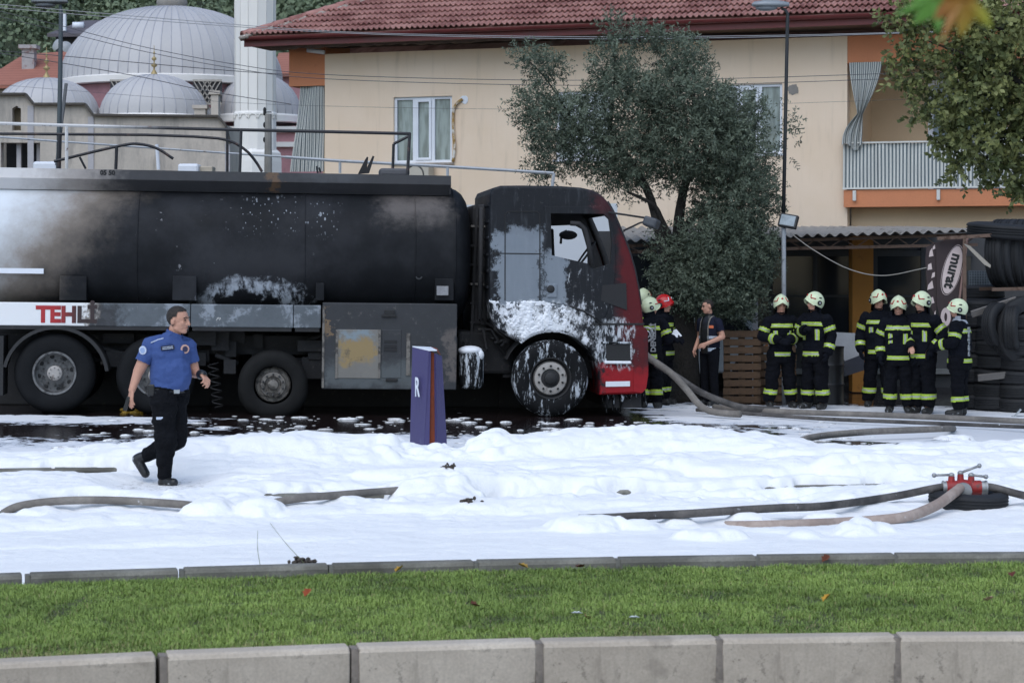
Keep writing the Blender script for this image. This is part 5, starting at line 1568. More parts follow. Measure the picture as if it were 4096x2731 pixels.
# windscreen pillars and dash
for yy in (yn + 0.06, yf - 0.06):
    MB().tube([(p[0] - 0.03, yy, p[1]) for p in prof[10:18]], 0.045, 8).build('windscreen_pillar', M_char, cab, smooth=True)
a = T2(1370, 640, yn); MB().box((a[0] - 0.25, yn + 0.1, a[1] - 0.5), (a[0] + 0.30, yf - 0.1, a[1] - 0.02)).build('dashboard', M_char, cab, bevel=0.05)
sw = T2(1345, 560, 0.7)
Ms = Matrix.Translation((sw[0], 0.7, sw[1] - 0.15)) @ Matrix.Rotation(math.radians(-55), 4, 'Y')
MB().tube([Ms @ Vector((0.22 * math.cos(a), 0.22 * math.sin(a), 0)) for a in np.linspace(0, 2 * math.pi, 25)], 0.016, 6, cap=False).build('steering_wheel', M_char, cab, smooth=True)
for y_, xx in ((0.7, 1285), (1.8, 1290)):
    s0 = T2(xx, 600, y_)
    MB().tube(spline([(s0[0] - 0.12, y_ - 0.22, s0[1] - 0.5), (s0[0] - 0.16, y_ - 0.2, s0[1] + 0.25), (s0[0] - 0.15, y_, s0[1] + 0.45), (s0[0] - 0.16, y_ + 0.2, s0[1] + 0.25), (s0[0] - 0.12, y_ + 0.22, s0[1] - 0.5)], 20), 0.025, 6).build('seat_frame', M_char, cab, smooth=True)
# far mirror seen through the cab
MB().tube([TP(1288, 560, 2.6), TP(1290, 535, 2.6), TP(1302, 530, 2.6)], 0.02, 6).ball(TP(1305, 540, 2.6), (0.14, 0.05, 0.07), 12).build('mirror', M_char, cab, smooth=True)
# door: a shell of its own a little proud of the side, handle recess, quarter bar
door_px = [(1250, 474), (1385, 474), (1400, 492), (1412, 545), (1414, 610), (1409, 660), (1396, 712), (1381, 742), (1372, 733), (1340, 712), (1310, 702), (1250, 692)]
door = MB().prism([T2(x, y, yn) for x, y in door_px], yn - 0.014, yn - 0.001, holes=[win]).build('door', M_cabp, cab, bevel=0.005)
MB().tube([TP(1310, 513, yn), TP(1330, 514, yn), TP(1343, 526, yn), TP(1352, 560, yn), TP(1360, 612, yn)], 0.035, 8).build('window_frame', M_char, door, smooth=True)
a = TP(1256, 683, yn); e = TP(1279, 652, yn)
MB().box((a.x, yn - 0.030, a.z), (e.x, yn - 0.012, e.z)).build('handle_plate', M_cabp, door, bevel=0.015)
MB().ball(TP(1265, 664, yn - 0.03), (0.055, 0.012, 0.055), 14).build('handle_recess', M_dark, door, smooth=True)
# storage hatch outline on the sleeper side
hp = [T2(x, y, yn) for x, y in ((1166, 486), (1234, 486), (1240, 492), (1240, 690))]
MB().tube([(p[0], yn - 0.002, p[1]) for p in [T2(1160, 690, yn), T2(1160, 492, yn)] + hp], 0.008, 5).build('hatch_seam', M_dark, cab)
MB().box((T2(1130, 583, yn)[0], yn - 0.004, T2(1130, 583, yn)[1]), (T2(1244, 583, yn)[0], yn + 0.002, T2(1244, 582, yn)[1])).build('panel_seam', M_dark, cab)
# rear wall ribs
for i in range(6):
    z = T2(1124, 470 + i * 38, yn)[1]
    MB().box((prof[1][0] - 0.012, yn + 0.12, z - 0.02), (prof[1][0] + 0.01, yf - 0.1, z + 0.02)).build('rear_rib', M_cabp, cab, bevel=0.006)
rb0 = T2(1118, 700, 0.4)
MB().tube([(rb0[0] - 0.10, 0.35, rb0[1] - 0.2), (rb0[0] - 0.09, 0.35, rb0[1] + 1.35)], 0.035, 8).build('exhaust_pipe', M_char, cab, smooth=True)
MB().tube([(rb0[0] - 0.12, 0.8, rb0[1] - 0.2), (rb0[0] - 0.10, 0.85, rb0[1] + 1.2)], 0.05, 8).build('exhaust_pipe', M_char, cab, smooth=True)
# intake stack, ladder and battery frame filling the space between cab and tank
a = T2(1083, 470, 0.9); e = T2(1121, 800, 0.9)
MB().box((a[0], 0.75, e[1]), (e[0] - 0.02, 2.3, a[1])).build('intake_box', M_char, cab, bevel=0.05)
for i in range(7):
    z = e[1] + 0.1 + i * 0.27; MB().bar((a[0] - 0.02, 0.72, z), (e[0] - 0.03, 0.72, z), 0.03).build('rung', M_rimash if i % 3 == 0 else M_char, cab)
MB().bar((a[0], 0.70, e[1]), (a[0] + 0.06, 0.70, a[1]), 0.035).build('ladder_rail', M_char, cab)
# corner panel of the bumper, steps, black deflector and white strip
def plate_px(name, pts, m, y0=-0.014, th=0.013, bev=0.005, parent=cab):
    return MB().prism([T2(x, y, yn) for x, y in pts], yn + y0, yn + y0 + th).build(name, m, parent, bevel=bev)
plate_px('bumper_corner', [(1453, 752), (1482, 752), (1488, 762), (1489, 860), (1484, 892), (1475, 902), (1455, 900)], M_cabp)
plate_px('headlamp_panel', [(1383, 655), (1438, 650), (1440, 712), (1418, 704), (1380, 690)], M_darkin, -0.016, 0.015)
plate_px('front_strip', [(1391, 876), (1447, 875), (1447, 887), (1391, 888)], M_pvc, -0.012, 0.011)
stp = plate_px('step_recess', [(1391, 791), (1447, 789), (1448, 832), (1394, 832)], M_dark, -0.006, 0.005, 0)
MB().box((T2(1388, 835, yn)[0], yn - 0.05, T2(1388, 835, yn)[1]), (T2(1449, 835, yn)[0], yn + 0.1, T2(1449, 829, yn)[1])).build('step', M_clump, cab, bevel=0.012)
MB().box((T2(1380, 789, yn)[0], yn - 0.03, T2(1380, 789, yn)[1]), (T2(1450, 789, yn)[0], yn + 0.1, T2(1450, 785, yn)[1])).build('step', M_tyre_foam, cab, bevel=0.012)
plate_px('seam_strip', [(1362, 742), (1480, 742), (1480, 746), (1362, 747)], M_dark, -0.012, 0.011, 0)
MB().tube([TP(x, y, yn - 0.012) for x, y in ((1310, 703), (1340, 714), (1362, 728), (1380, 746))], 0.012, 6).build('wing_edge', M_dark, cab, smooth=True)
# wheel arch liner
al = MB()
ca = TP(1267, 866, 0)
for a0_, a1_ in zip(np.linspace(math.radians(12), math.radians(158), 20)[:-1], np.linspace(math.radians(12), math.radians(158), 20)[1:]):
    al.add([(ca.x + 0.66 * math.cos(a0_), yn + 0.03, ca.z + 0.63 * math.sin(a0_)), (ca.x + 0.66 * math.cos(a1_), yn + 0.03, ca.z + 0.63 * math.sin(a1_)), (ca.x + 0.66 * math.cos(a1_), 0.8, ca.z + 0.63 * math.sin(a1_)), (ca.x + 0.66 * math.cos(a0_), 0.8, ca.z + 0.63 * math.sin(a0_))], [(0, 1, 2, 3)])
al.build('wheel_arch', M_char, cab)
MB().box((ca.x - 0.6, 0.75, 0.5), (ca.x + 0.75, 0.8, 1.4)).build('inner_wing', M_char, cab)
# lower valance hung with icicles of foam
q = random.Random(21)
ic = MB()
for i in range(26):
    p = TP(1385 + i * 3.9, 904, 0.1)
    ic.tube([(p.x, 0.08 + q.uniform(0, 0.3), p.z + 0.03), (p.x + q.uniform(-0.03, 0.03), 0.1 + q.uniform(0, 0.2), p.z - q.uniform(0.04, 0.26))], [q.uniform(0.02, 0.05), 0.006], 6)
ic_o = ic.build('foam_drips', M_tyre_foam, cab, smooth=True); ic_o['kind'] = 'stuff'
MB().box((T2(1395, 900, yn)[0], 0.2, 0.12), (T2(1478, 900, yn)[0], 2.2, T2(1395, 900, yn)[1])).build('front_axle_shield', M_char, cab)
# mirror on its long arms
m0 = TP(1478, 520, -0.12); m1 = TP(1511, 500, -0.12)
MB().tube([TP(1398, 488, 0.0), TP(1440, 494, -0.1), TP(1492, 502, -0.12)], 0.016, 6).build('mirror_arm', M_char, cab, smooth=True)
MB().tube([TP(1432, 530, 0.0), TP(1470, 512, -0.1), TP(1488, 508, -0.12)], 0.014, 6).build('mirror_arm', M_char, cab, smooth=True)
mm = Matrix.Translation(TP(1496, 513, -0.12)) @ Matrix.Rotation(math.radians(18), 4, 'Y') @ Matrix.Rotation(math.radians(-30), 4, 'Z')
MB().box((-0.10, -0.10, -0.06), (0.10, 0.10, 0.075), M=mm).build('mirror', pm('mirror_shell', (0.05, 0.055, 0.065), 0.5, var=0.3), cab, bevel=0.03)
# foam clinging to the wing: an uneven skin, thick in the middle and torn at the edges
gx, gy = 170, 80
PX, PY = np.meshgrid(np.linspace(1118, 1372, gx), np.linspace(684, 800, gy))
arc_d = np.hypot(PX - 1268, PY - 868)
mk = sstep(arc_d, 104, 112) * sstep(PY - (690 + (PX - 1123) * 1.32), 4, -6) * sstep(PX, 1122, 1130) * sstep(PY, 686, 694) * sstep(PX + 0.9 * (PY - 700), 1400, 1300)
thick = 0.16 * (fbm(PX * 0.07, PY * 0.035, 5, 5) - 0.50) + 0.05 * (fbm(PX * 0.25, PY * 0.25, 3, 7) - 0.5) + 0.03 * (np.sqrt(np.abs(2 * vnoise(PX * 0.16, PY * 0.18, 6) - 1)) - 0.55) + 0.022 * np.exp(-((PX - 1235) / 80) ** 2 - ((PY - 748) / 24) ** 2)
thick = np.where(thick > 0, thick * 0.42, thick) * mk - 0.006 - 0.02 * (1 - mk)
Vw = np.empty((gy, gx, 3))
for j_ in range(gy):
    for i_ in range(gx):
        p = TP(PX[j_, i_], PY[j_, i_], yn); Vw[j_, i_] = (p.x, yn - 0.004 - thick[j_, i_], p.z)
ii = np.arange(gx * gy).reshape(gy, gx)
Fq = np.stack([ii[:-1, :-1], ii[1:, :-1], ii[1:, 1:], ii[:-1, 1:]], -1).reshape(-1, 4)
keepf = mk.ravel()[Fq].min(1) > 0.02
link_mesh('foam_skin', np_mesh('foam_skin', Vw.reshape(-1, 3), Fq[keepf], M_clump, True), cab)
# far side: guards as dark boards to the ground, added for darkness under the tank
for n_g, (x0_, x1_) in enumerate(((-60, 64), (60, 304), (300, 474), (470, 704), (700, 1044), (1040, 1184), (1180, 1475))):
    a = TP(x0_, 860); e = TP(x1_, 860); y_g = 2.05 + 0.09 * (n_g % 2)
    MB().box((a.x, y_g, 0.0), (e.x, y_g + 0.07, 1.45)).build('underside_screen', M_char, truck, bevel=0.02)
# ------------------------------------------------------------------ people
def V3(*a): return Vector(a)
def cap_mesh(b, p0, p1, r0, r1, n=12):
    """tapered capsule"""
    p0 = Vector(p0); p1 = Vector(p1); d = p1 - p0; L = max(d.length, 1e-4); d = d / L
    pts = []; rs = []
    for a in (80, 50, 20): pts.append(p0 - d * r0 * math.sin(math.radians(a))); rs.append(r0 * math.cos(math.radians(a)))
    pts += [p0, p1]; rs += [r0, r1]
    for a in (20, 50, 80): pts.append(p1 + d * r1 * math.sin(math.radians(a))); rs.append(r1 * math.cos(math.radians(a)))
    b.tube(pts, rs, n)
class Body:
    def __init__(s): s.b = MB(); s.pr = []
    def cap(s, p0, p1, r0, r1, lab):
        cap_mesh(s.b, p0, p1, r0, r1); s.pr.append((Vector(p0), Vector(p1), r0, r1, lab)); return s
    def ball(s, c, r, lab, M=None):
        s.b.ball(c, r, 14, M=M); k = sum(r) / 3 if hasattr(r, '__len__') else r
        s.pr.append((Vector(c), Vector(c) + Vector((0, 0, 1e-3)), k, k, lab)); return s
    def loft(s, rings, lab, yaw=0.0, n=20):
        """rings: (centre, half width, half depth)"""
        cz, sz = math.cos(yaw), math.sin(yaw); vs = []; m = len(rings)
        for c, rx, ry in rings:
            for k in range(n):
                a = 2 * math.pi * k / n; e = 0.86
                x = rx * math.copysign(abs(math.cos(a)) ** e, math.cos(a)); y = ry * math.copysign(abs(math.sin(a)) ** e, math.sin(a))
                vs.append((c[0] + x * cz - y * sz, c[1] + x * sz + y * cz, c[2]))
        fs = [(i*n + k, i*n + (k+1) % n, (i+1)*n + (k+1) % n, (i+1)*n + k) for i in range(m - 1) for k in range(n)] + [tuple(range(n - 1, -1, -1)), tuple((m-1)*n + k for k in range(n))]
        s.b.add(vs, fs)
        for (c0, a0, b0), (c1, a1, b1) in zip(rings[:-1], rings[1:]):
            s.pr.append((Vector(c0), Vector(c1), (a0 + b0) / 2, (a1 + b1) / 2, lab))
        return s
    def hand(s, w, d, n, side, curl, k=1.0, lab='hand', fat=1.0):
        """palm and five fingers; d along the hand, n out of the palm, side +1/-1 where the thumb sits"""
        w = Vector(w); d = Vector(d).normalized(); n = Vector(n); n = (n - d * n.dot(d)).normalized(); sd = d.cross(n) * side
        for i in range(4):
            K0 = w + sd * (0.018 - 0.012 * i) * k; K1 = w + d * (0.088 - 0.006 * abs(i - 1)) * k + sd * (0.032 - 0.0215 * i) * k
            s.cap(K0, K1, 0.0135 * k * fat, 0.0115 * k * fat, lab)
            L = (0.072, 0.080, 0.074, 0.058)[i] * k; c1 = curl * (0.8 + 0.12 * i); c2 = c1 * 2.0
            m = K1 + (d * math.cos(c1) + n * math.sin(c1)) * L * 0.5
            e = m + (d * math.cos(c2) + n * math.sin(c2)) * L * 0.5
            s.cap(K1, m, 0.0100 * k * fat, 0.0090 * k * fat, lab); s.cap(m, e, 0.0090 * k * fat, 0.0078 * k * fat, lab)
        t0 = w + d * 0.022 * k + sd * 0.022 * k; t1 = t0 + (d * 0.55 + sd * 0.65 + n * 0.35).normalized() * 0.042 * k; t2 = t1 + (d * 0.9 + sd * 0.12 + n * 0.35).normalized() * 0.036 * k
        s.cap(t0, t1, 0.0135 * k * fat, 0.0110 * k * fat, lab); s.cap(t1, t2, 0.0108 * k * fat, 0.0085 * k * fat, lab)
        return s
    def head(s, c, yaw, pitch=0.0, k=1.0, nose=True, roll=0.0):
        """c: centre of the head; faces -y turned by yaw"""
        R = Matrix.Rotation(yaw, 4, 'Z') @ Matrix.Rotation(roll, 4, 'Y') @ Matrix.Rotation(pitch, 4, 'X')
        s.HM = Matrix.Translation(Vector(c)) @ R; s.hk = k
        P = lambda x, y, z: s.HM @ (Vector((x, y, z)) * k)
        s.ball(P(0, 0.008, 0.028), (0.074*k, 0.094*k, 0.088*k), 'head', R.to_3x3())
        s.ball(P(0, -0.018, -0.035), (0.060*k, 0.070*k, 0.078*k), 'head', R.to_3x3())
        s.ball(P(0, -0.062, -0.088), (0.030*k, 0.026*k, 0.024*k), 'head', R.to_3x3())
        s.cap(P(0.047, -0.01, -0.07), P(0.012, -0.058, -0.092), 0.020*k, 0.020*k, 'head'); s.cap(P(-0.047, -0.01, -0.07), P(-0.012, -0.058, -0.092), 0.020*k, 0.020*k, 'head')
        if nose:
            s.cap(P(0, -0.084, 0.018), P(0, -0.104, -0.028), 0.009*k, 0.014*k, 'head')
            s.ball(P(0.014, -0.088, -0.030), 0.010*k, 'head'); s.ball(P(-0.014, -0.088, -0.030), 0.010*k, 'head')
            s.cap(P(-0.032, -0.076, 0.026), P(0.032, -0.076, 0.026), 0.011*k, 0.011*k, 'head')
            s.cap(P(-0.017, -0.082, -0.058), P(0.017, -0.082, -0.058), 0.0085*k, 0.0085*k, 'head')
            s.cap(P(-0.040, -0.064, -0.018), P(-0.034, -0.068, -0.026), 0.016*k, 0.016*k, 'head'); s.cap(P(0.040, -0.064, -0.018), P(0.034, -0.068, -0.026), 0.016*k, 0.016*k, 'head')
        for sg in (-1, 1): s.ball(P(0.077 * sg, 0.012, -0.012), (0.012*k, 0.020*k, 0.032*k), 'ear', R.to_3x3())
        return s
    def mesh(s, name, voxel, mat, iters=3):
        """fuse everything into one continuous skin"""
        me = s.b.mesh(name, mat)
        o = bpy.data.objects.new(name, me); C.objects.link(o)
        r = o.modifiers.new('r', 'REMESH'); r.mode = 'VOXEL'; r.voxel_size = voxel; r.use_smooth_shade = True
        m = o.modifiers.new('s', 'SMOOTH'); m.iterations = iters; m.factor = 0.5
        bpy.context.view_layer.update()
        me2 = bpy.data.meshes.new_from_object(o.evaluated_get(bpy.context.evaluated_depsgraph_get()))
        C.objects.unlink(o); bpy.data.objects.remove(o)
        me2.materials.clear(); me2.materials.append(mat)
        s.me = me2
        nf = len(me2.polygons); co = np.empty(nf * 3, dtype=np.float32); me2.polygons.foreach_get('center', co); co = co.reshape(-1, 3).astype(np.float64)
        no = np.empty(nf * 3, dtype=np.float32); me2.polygons.foreach_get('normal', no); s.fn = no.reshape(-1, 3)
        best = np.full(nf, 1e9); lab = np.zeros(nf, dtype=np.int32); tt = np.zeros(nf)
        s.labs = sorted({p[4] for p in s.pr})
        for p0, p1, r0, r1, l in s.pr:
            p0 = np.array(p0); d = np.array(p1) - p0; L2 = max(d @ d, 1e-9)
            t = np.clip((co - p0) @ d / L2, 0, 1)
            dist = np.linalg.norm(co - (p0 + t[:, None] * d), axis=1) - (r0 + (r1 - r0) * t)
            k = dist < best
            best[k] = dist[k]; lab[k] = s.labs.index(l); tt[k] = t[k]
        s.co, s.lab, s.t = co, lab, tt
        nv = len(me2.vertices); vc = np.empty(nv * 3, dtype=np.float32); me2.vertices.foreach_get('co', vc); s.vc = vc.reshape(-1, 3)
        vn = np.empty(nv * 3, dtype=np.float32); me2.vertices.foreach_get('normal', vn); s.vn = vn.reshape(-1, 3)
        lv = np.empty(len(me2.loops), dtype=np.int32); me2.loops.foreach_get('vertex_index', lv); ls = np.empty(nf, dtype=np.int32); me2.polygons.foreach_get('loop_start', ls)
        lt = np.empty(nf, dtype=np.int32); me2.polygons.foreach_get('loop_total', lt)
        s.quads = np.stack([lv[ls], lv[ls + 1], lv[ls + 2], lv[ls + np.minimum(3, lt - 1)]], 1)
        return me2
    def L(s, *names):
        m = np.zeros(len(s.lab), bool)
        for n in names:
            if n in s.labs: m |= s.lab == s.labs.index(n)
        return m
    def part(s, name, mask, off, mats, parent, fm=None, fold=0.0, seed=1):
        """garment or patch: the skin's own faces lifted off by a little"""
        if not mask.any(): return None
        Q = s.quads[mask]; used, inv = np.unique(Q, return_inverse=True); Q = inv.reshape(-1, 4)
        V = s.vc[used] + s.vn[used] * off
        if fold:
            a_ = V[:, 0] * 9 + V[:, 1] * 7; f_ = fbm(a_ * 0.8 + V[:, 2] * 5, V[:, 2] * 11 - a_ * 0.4, 3, seed) - 0.4
            V = V + s.vn[used] * (np.clip(f_ + 0.05, 0.0, 0.5) * fold)[:, None]
        me = np_mesh(name, V, Q, mats, True, None if fm is None else fm[mask])
        return link_mesh(name, me, parent)

M_skin = pm('skin', hx('bd8d77'), 0.55, var=0.10, scale=14)
M_turnout = pm('turnout_cloth', (0.0055, 0.0065, 0.0105), 0.95, spec=0.12, var=0.5, scale=7, fine=60, bump=0.6, bdist=0.02)
M_trous = pm('turnout_trousers', (0.005, 0.0055, 0.008), 0.95, spec=0.12, var=0.5, scale=7, fine=60, bump=0.6, bdist=0.02)
M_boot = pm('boot_rubber', (0.012, 0.012, 0.012), 0.6, var=0.4, scale=12, dirt=(0.5, 0.52, 0.55), dirt_amt=0.15, dirt_scale=16)
M_yel = pm('hi_vis_yellow', (0.36, 0.50, 0.05), 0.6, var=0.15, scale=12)
M_sil = pm('silver_reflective', (0.40, 0.42, 0.44), 0.35, 0.3, var=0.15, scale=15)
M_helm = pm('helmet_luminous', hx('d2dcb8'), 0.35, var=0.06, scale=8, spec=0.4)
M_helmred = pm('helmet_red', (0.50, 0.016, 0.018), 0.3, var=0.1, scale=8)
M_redmark = pm('red_mark', (0.42, 0.02, 0.02), 0.5, var=0.1)
M_blk = pm('black_plastic', (0.012, 0.012, 0.013), 0.4, var=0.2, scale=9)
M_hair = pm('dark_hair', (0.020, 0.014, 0.010), 0.7, var=0.5, scale=40, bump=0.6)
M_eye = pm('dark_eye', (0.012, 0.010, 0.009), 0.3, var=0.1)
M_lip = pm('lips', hx('8a5548'), 0.5, var=0.1)

def face_bits(B, parent, brows=M_hair):
    P = lambda x, y, z: B.HM @ (Vector((x, y, z)) * B.hk)
    R3 = B.HM.to_3x3()
    for sg in (-1, 1):
        MB().ball(P(0.031 * sg, -0.0815, 0.006), (0.0125, 0.006, 0.0058), 10, M=R3).build('eye', M_eye, parent, smooth=True)
        MB().tube([P(0.014 * sg, -0.092, 0.026), P(0.032 * sg, -0.090, 0.031), P(0.050 * sg, -0.076, 0.024)], 0.0050, 6).build('eyebrow', brows, parent, smooth=True)
    MB().tube([P(-0.024, -0.080, -0.060), P(0, -0.093, -0.058), P(0.024, -0.080, -0.060)], 0.0042, 6).build('mouth', M_lip, parent, smooth=True)

def helmet(B, parent, m, chev, visor=False):
    """shell open at the face, crest, brim, round ear covers, chevrons"""
    h = empty('helmet'); h.parent = parent
    h.matrix_local = B.HM @ Matrix.Translation((0, 0.012, 0.034)) @ Matrix.Rotation(math.radians(-5), 4, 'X') @ Matrix.Scale(B.hk * 1.07, 4)
    nu, nv = 40, 12; sh = MB()
    def pt(a, f, o=0.0):
        fr = 0.5 + 0.5 * math.cos(a)               # 1 at the front (-y)
        th = math.radians(92 + 38 * (1 - fr) ** 0.55 + (0 if fr < 0.72 else -10 * (fr - 0.72) / 0.28)) * f
        flare = 1 + 0.035 * max(0, f - 0.85) / 0.15 * (0.4 + 0.6 * fr)
        rx, ry, rz = 0.118 + o, 0.146 + o, 0.140 + o
        crest = 0.010 * math.exp(-(math.sin(a) * math.sin(th) / 0.22) ** 2)
        return Vector((rx * math.sin(th) * math.sin(a) * flare, -ry * math.sin(th) * math.cos(a) * flare, rz * math.cos(th) + crest))
    for j in range(nv + 1):
        for i in range(nu): sh.add([pt(2 * math.pi * i / nu, max(0.001, j / nv))], [])
    for i in range(nu): sh.add([pt(2 * math.pi * i / nu, 1.0, -0.014)], [])
    fs = [(j*nu + i, j*nu + (i+1) % nu, (j+1)*nu + (i+1) % nu, (j+1)*nu + i) for j in range(nv + 1) for i in range(nu)]
    sh.f = fs; sh.m = [0] * len(fs)
    sh.build('shell', m, h, smooth=True, angle=50)
    for sg in (-1, 1):
        a = sg * math.radians(100)
        p = pt(a, 0.80, 0.0)
        Md = Matrix.Translation(p + Vector((0.002 * sg, 0, 0))) @ Matrix.Rotation(math.radians(90) * sg, 4, 'Y')
        dk = MB().lathe([(0.036, 0.0), (0.034, 0.010), (0.020, 0.014), (0.001, 0.014)], 18, M=Md).build('ear_disc', M_blk, h, smooth=True, angle=40)
        MB().lathe([(0.014, 0.013), (0.012, 0.017), (0.001, 0.018)], 12, M=Md).build('boss', M_sil, dk)
        p2 = pt(sg * math.radians(104), 0.54, 0.002)
        MB().ball(p2, (0.006, 0.026, 0.011), 12).build('vent', M_blk, h, smooth=True)
        cv = [pt(sg * math.radians(34), 0.52, 0.003), pt(sg * math.radians(42), 0.74, 0.003), pt(sg * math.radians(74), 0.66, 0.003)]
        MB().tube([cv[0], cv[1]], 0.0085, 6).tube([cv[1], cv[2]], 0.0085, 6).build('chevron', chev, h, smooth=True)
    MB().ball(pt(0, 0.74, 0.002), (0.016, 0.006, 0.018), 12).build('badge', chev, h, smooth=True)
    br = MB()
    for i in range(15):
        a = math.radians(-70 + 10 * i); p = pt(a, 1.0, 0.0); q_ = p + Vector((math.sin(a) * 0.006, -math.cos(a) * 0.014, -0.004))
        br.add([p, q_, q_ - Vector((0, 0, 0.006)), p - Vector((0, 0, 0.006))], [])
    br.f = [(4*i + a, 4*(i+1) + a, 4*(i+1) + (a+1) % 4, 4*i + (a+1) % 4) for i in range(14) for a in range(4)]; br.m = [0] * len(br.f)
    br.build('brim', m, h, smooth=True, angle=40)
    if visor:
        vv_ = MB()
        for i in range(13):
            a = math.radians(-60 + 10 * i); p = pt(a, 0.98, 0.004); vv_.add([p + Vector((math.sin(a) * 0.02, -math.cos(a) * 0.04, 0)), p + Vector((math.sin(a) * 0.02, -math.cos(a) * 0.05, -0.05))], [])
        vv_.f = [(2*i, 2*i+2, 2*i+3, 2*i+1) for i in range(12)]; vv_.m = [0] * 12
        vv_.build('visor', M_sil, h, smooth=True)
    # neck curtain at the back
    nc = MB()
    for j in range(3):
        for i in range(13):
            a = math.radians(105 + 150 * i / 12); p = pt(a, 1.0, -0.006)
            nc.add([p + Vector((0, 0.006 * j, -0.045 * j))], [])
    nc.f = [(j*13 + i, j*13 + i + 1, (j+1)*13 + i + 1, (j+1)*13 + i) for j in range(2) for i in range(12)]; nc.m = [0] * len(nc.f)
    nc.build('neck_curtain', M_turnout, h, smooth=True)
    return h

def firefighter(label, px, ytop, yfeet, facing, arms='hang', head_yaw=None, pitch=0.0, red=False, gloves=(True, True), vest=None, hgt=None, lean=0.0, scarf=False, dirty=False, stance=0.0, dY=0.0):
    Yd = (CAMZ - 0.05) * FPX / (yfeet * K - HZ) + dY
    X = (px * K - CX) / FPX * Yd
    zg = float(gz(X, Yd))
    H_ = hgt or ((yfeet - ytop) / px_m(Yd))
    k = H_ / 1.86                                   # 1.86 with boots and helmet
    fa = math.radians(facing)
    root = empty('firefighter', (X, Yd, zg), fa)
    tag(root, label, 'firefighter', 'firefighters in dark turnout gear')
    B = Body()
    s = lambda x, y, z: Vector((x, y, z)) * k
    ly = -lean
    gq = random.Random(int(px)).uniform(0.93, 1.07)
    B.loft([(s(0, 0, 0.74), .195*k*gq, .140*k*gq), (s(0, 0, 0.84), .200*k*gq, .150*k*gq), (s(0, ly*.3, 0.98), .188*k*gq, .140*k*gq), (s(0, ly*.6, 1.12), .192*k*gq, .138*k*gq), (s(0, ly*.9, 1.26), .205*k*gq, .140*k*gq), (s(0, ly, 1.36), .205*k, .125*k), (s(0, ly, 1.43), .165*k, .105*k), (s(0, ly, 1.48), .095*k, .085*k)], 'torso')
    B.cap(s(0, ly, 1.44), s(0, ly - 0.012, 1.57), .070*k, .066*k, 'neck')
    hw = 0.105 + stance
    for sg in (-1, 1):
        B.cap(s(0.095*sg, 0, 0.86), s((0.10 + stance*.6)*sg, -0.012, 0.48), .115*k, .088*k, 'thigh'); B.cap(s((0.10 + stance*.6)*sg, -0.012, 0.48), s(hw*sg, 0.012, 0.16), .090*k, .084*k, 'shin')
        B.cap(s(hw*sg, 0.015, 0.26), s(hw*sg, 0.02, 0.075), .064*k, .062*k, 'boot'); B.cap(s(hw*sg, 0.03, 0.050), s((hw + 0.02)*sg, -0.15, 0.042), .052*k, .046*k, 'boot')
    poses = {'hang': (V3(.285, .03, 1.14), V3(.275, -.07, .90)), 'clasp': (V3(.295, .00, 1.14), V3(.085, -.25, 1.10)), 'belt': (V3(.285, .05, 1.14), V3(.06, -.23, 1.00)), 'forward': (V3(.27, -.02, 1.15), V3(.20, -.27, 1.10)),
             'chest': (V3(.29, -.04, 1.16), V3(.04, -.24, 1.24)), 'back': (V3(.27, .10, 1.15), V3(.20, .16, .98)), 'hip': (V3(.36, .06, 1.18), V3(.22, -.06, .98))}
    ar = arms if isinstance(arms, tuple) else (arms, arms)
    for sg, an, gl in ((-1, ar[0], gloves[0]), (1, ar[1], gloves[1])):
        e, w = poses[an]; sh = s(0.195*sg, ly, 1.385); e = s(e.x*sg, e.y + ly*.6, e.z); w = s(w.x*sg, w.y + ly*.5, w.z)
        B.cap(sh, e, .083*k, .066*k, 'uarm'); B.cap(e, w, .066*k, .055*k, 'farm')
        d = (w - e).normalized(); nrm = Vector((-sg, -0.2, 0)) if an in ('hang', 'back') else Vector((0, 0.6, -0.8))
        B.hand(w + d * 0.02 * k, d, nrm, (1 if sg > 0 else -1) * (-1 if an in ('hang', 'back') else 1), 0.5, k * 1.05, ('glove_l' if sg > 0 else 'glove_r') if gl else 'hand', 1.35 if gl else 1.0)
    hy = 0.0 if head_yaw is None else math.radians(head_yaw - facing)
    B.head(s(0, ly - 0.035, 1.635), hy, math.radians(pitch), k * 1.0)
    me = B.mesh('body', 0.0115, M_skin)
    link_mesh('body', me, root)
    z = B.co[:, 2] / k
    jm = B.L('torso', 'uarm', 'farm') & ~(B.L('torso') & (z < 0.79))
    B.part('jacket', jm, 0.010, M_turnout, root, fold=0.05, seed=int(px))
    B.part('trousers', B.L('thigh', 'shin') | (B.L('torso') & (z < 0.79)), 0.007, M_trous, root, fold=0.06, seed=int(px))
    for sg in (-1, 1): B.part('boot', B.L('boot') & (B.co[:, 0] * sg > 0), 0.005, M_boot, root)
    for gl_ in ('glove_l', 'glove_r'): B.part('glove', B.L(gl_) | (B.L('farm') & (B.t > 0.93) & (B.co[:, 0] * (1 if gl_ == 'glove_l' else -1) > 0)), 0.009, M_turnout, root)
    hi_ = np.array(B.HM.inverted().to_3x3()); hq = (B.co - np.array(B.HM.translation)) @ hi_.T / k
    B.part('hood', B.L('neck') | (B.L('head', 'ear') & ((hq[:, 2] < -0.088) | (hq[:, 1] > -0.012))), 0.009, M_turnout, root)
    # reflective bands: yellow with a silver core
    def band(mask, prm, lo, hi):
        m = mask & (prm > lo) & (prm < hi); u = (prm - lo) / (hi - lo)
        fm = ((u > 0.36) & (u < 0.64)).astype(np.int32)
        B.part('reflective_band', m, 0.022, [M_yel, M_sil], root, fm, fold=0.03, seed=int(px))
    fx = B.fn[:, 1]
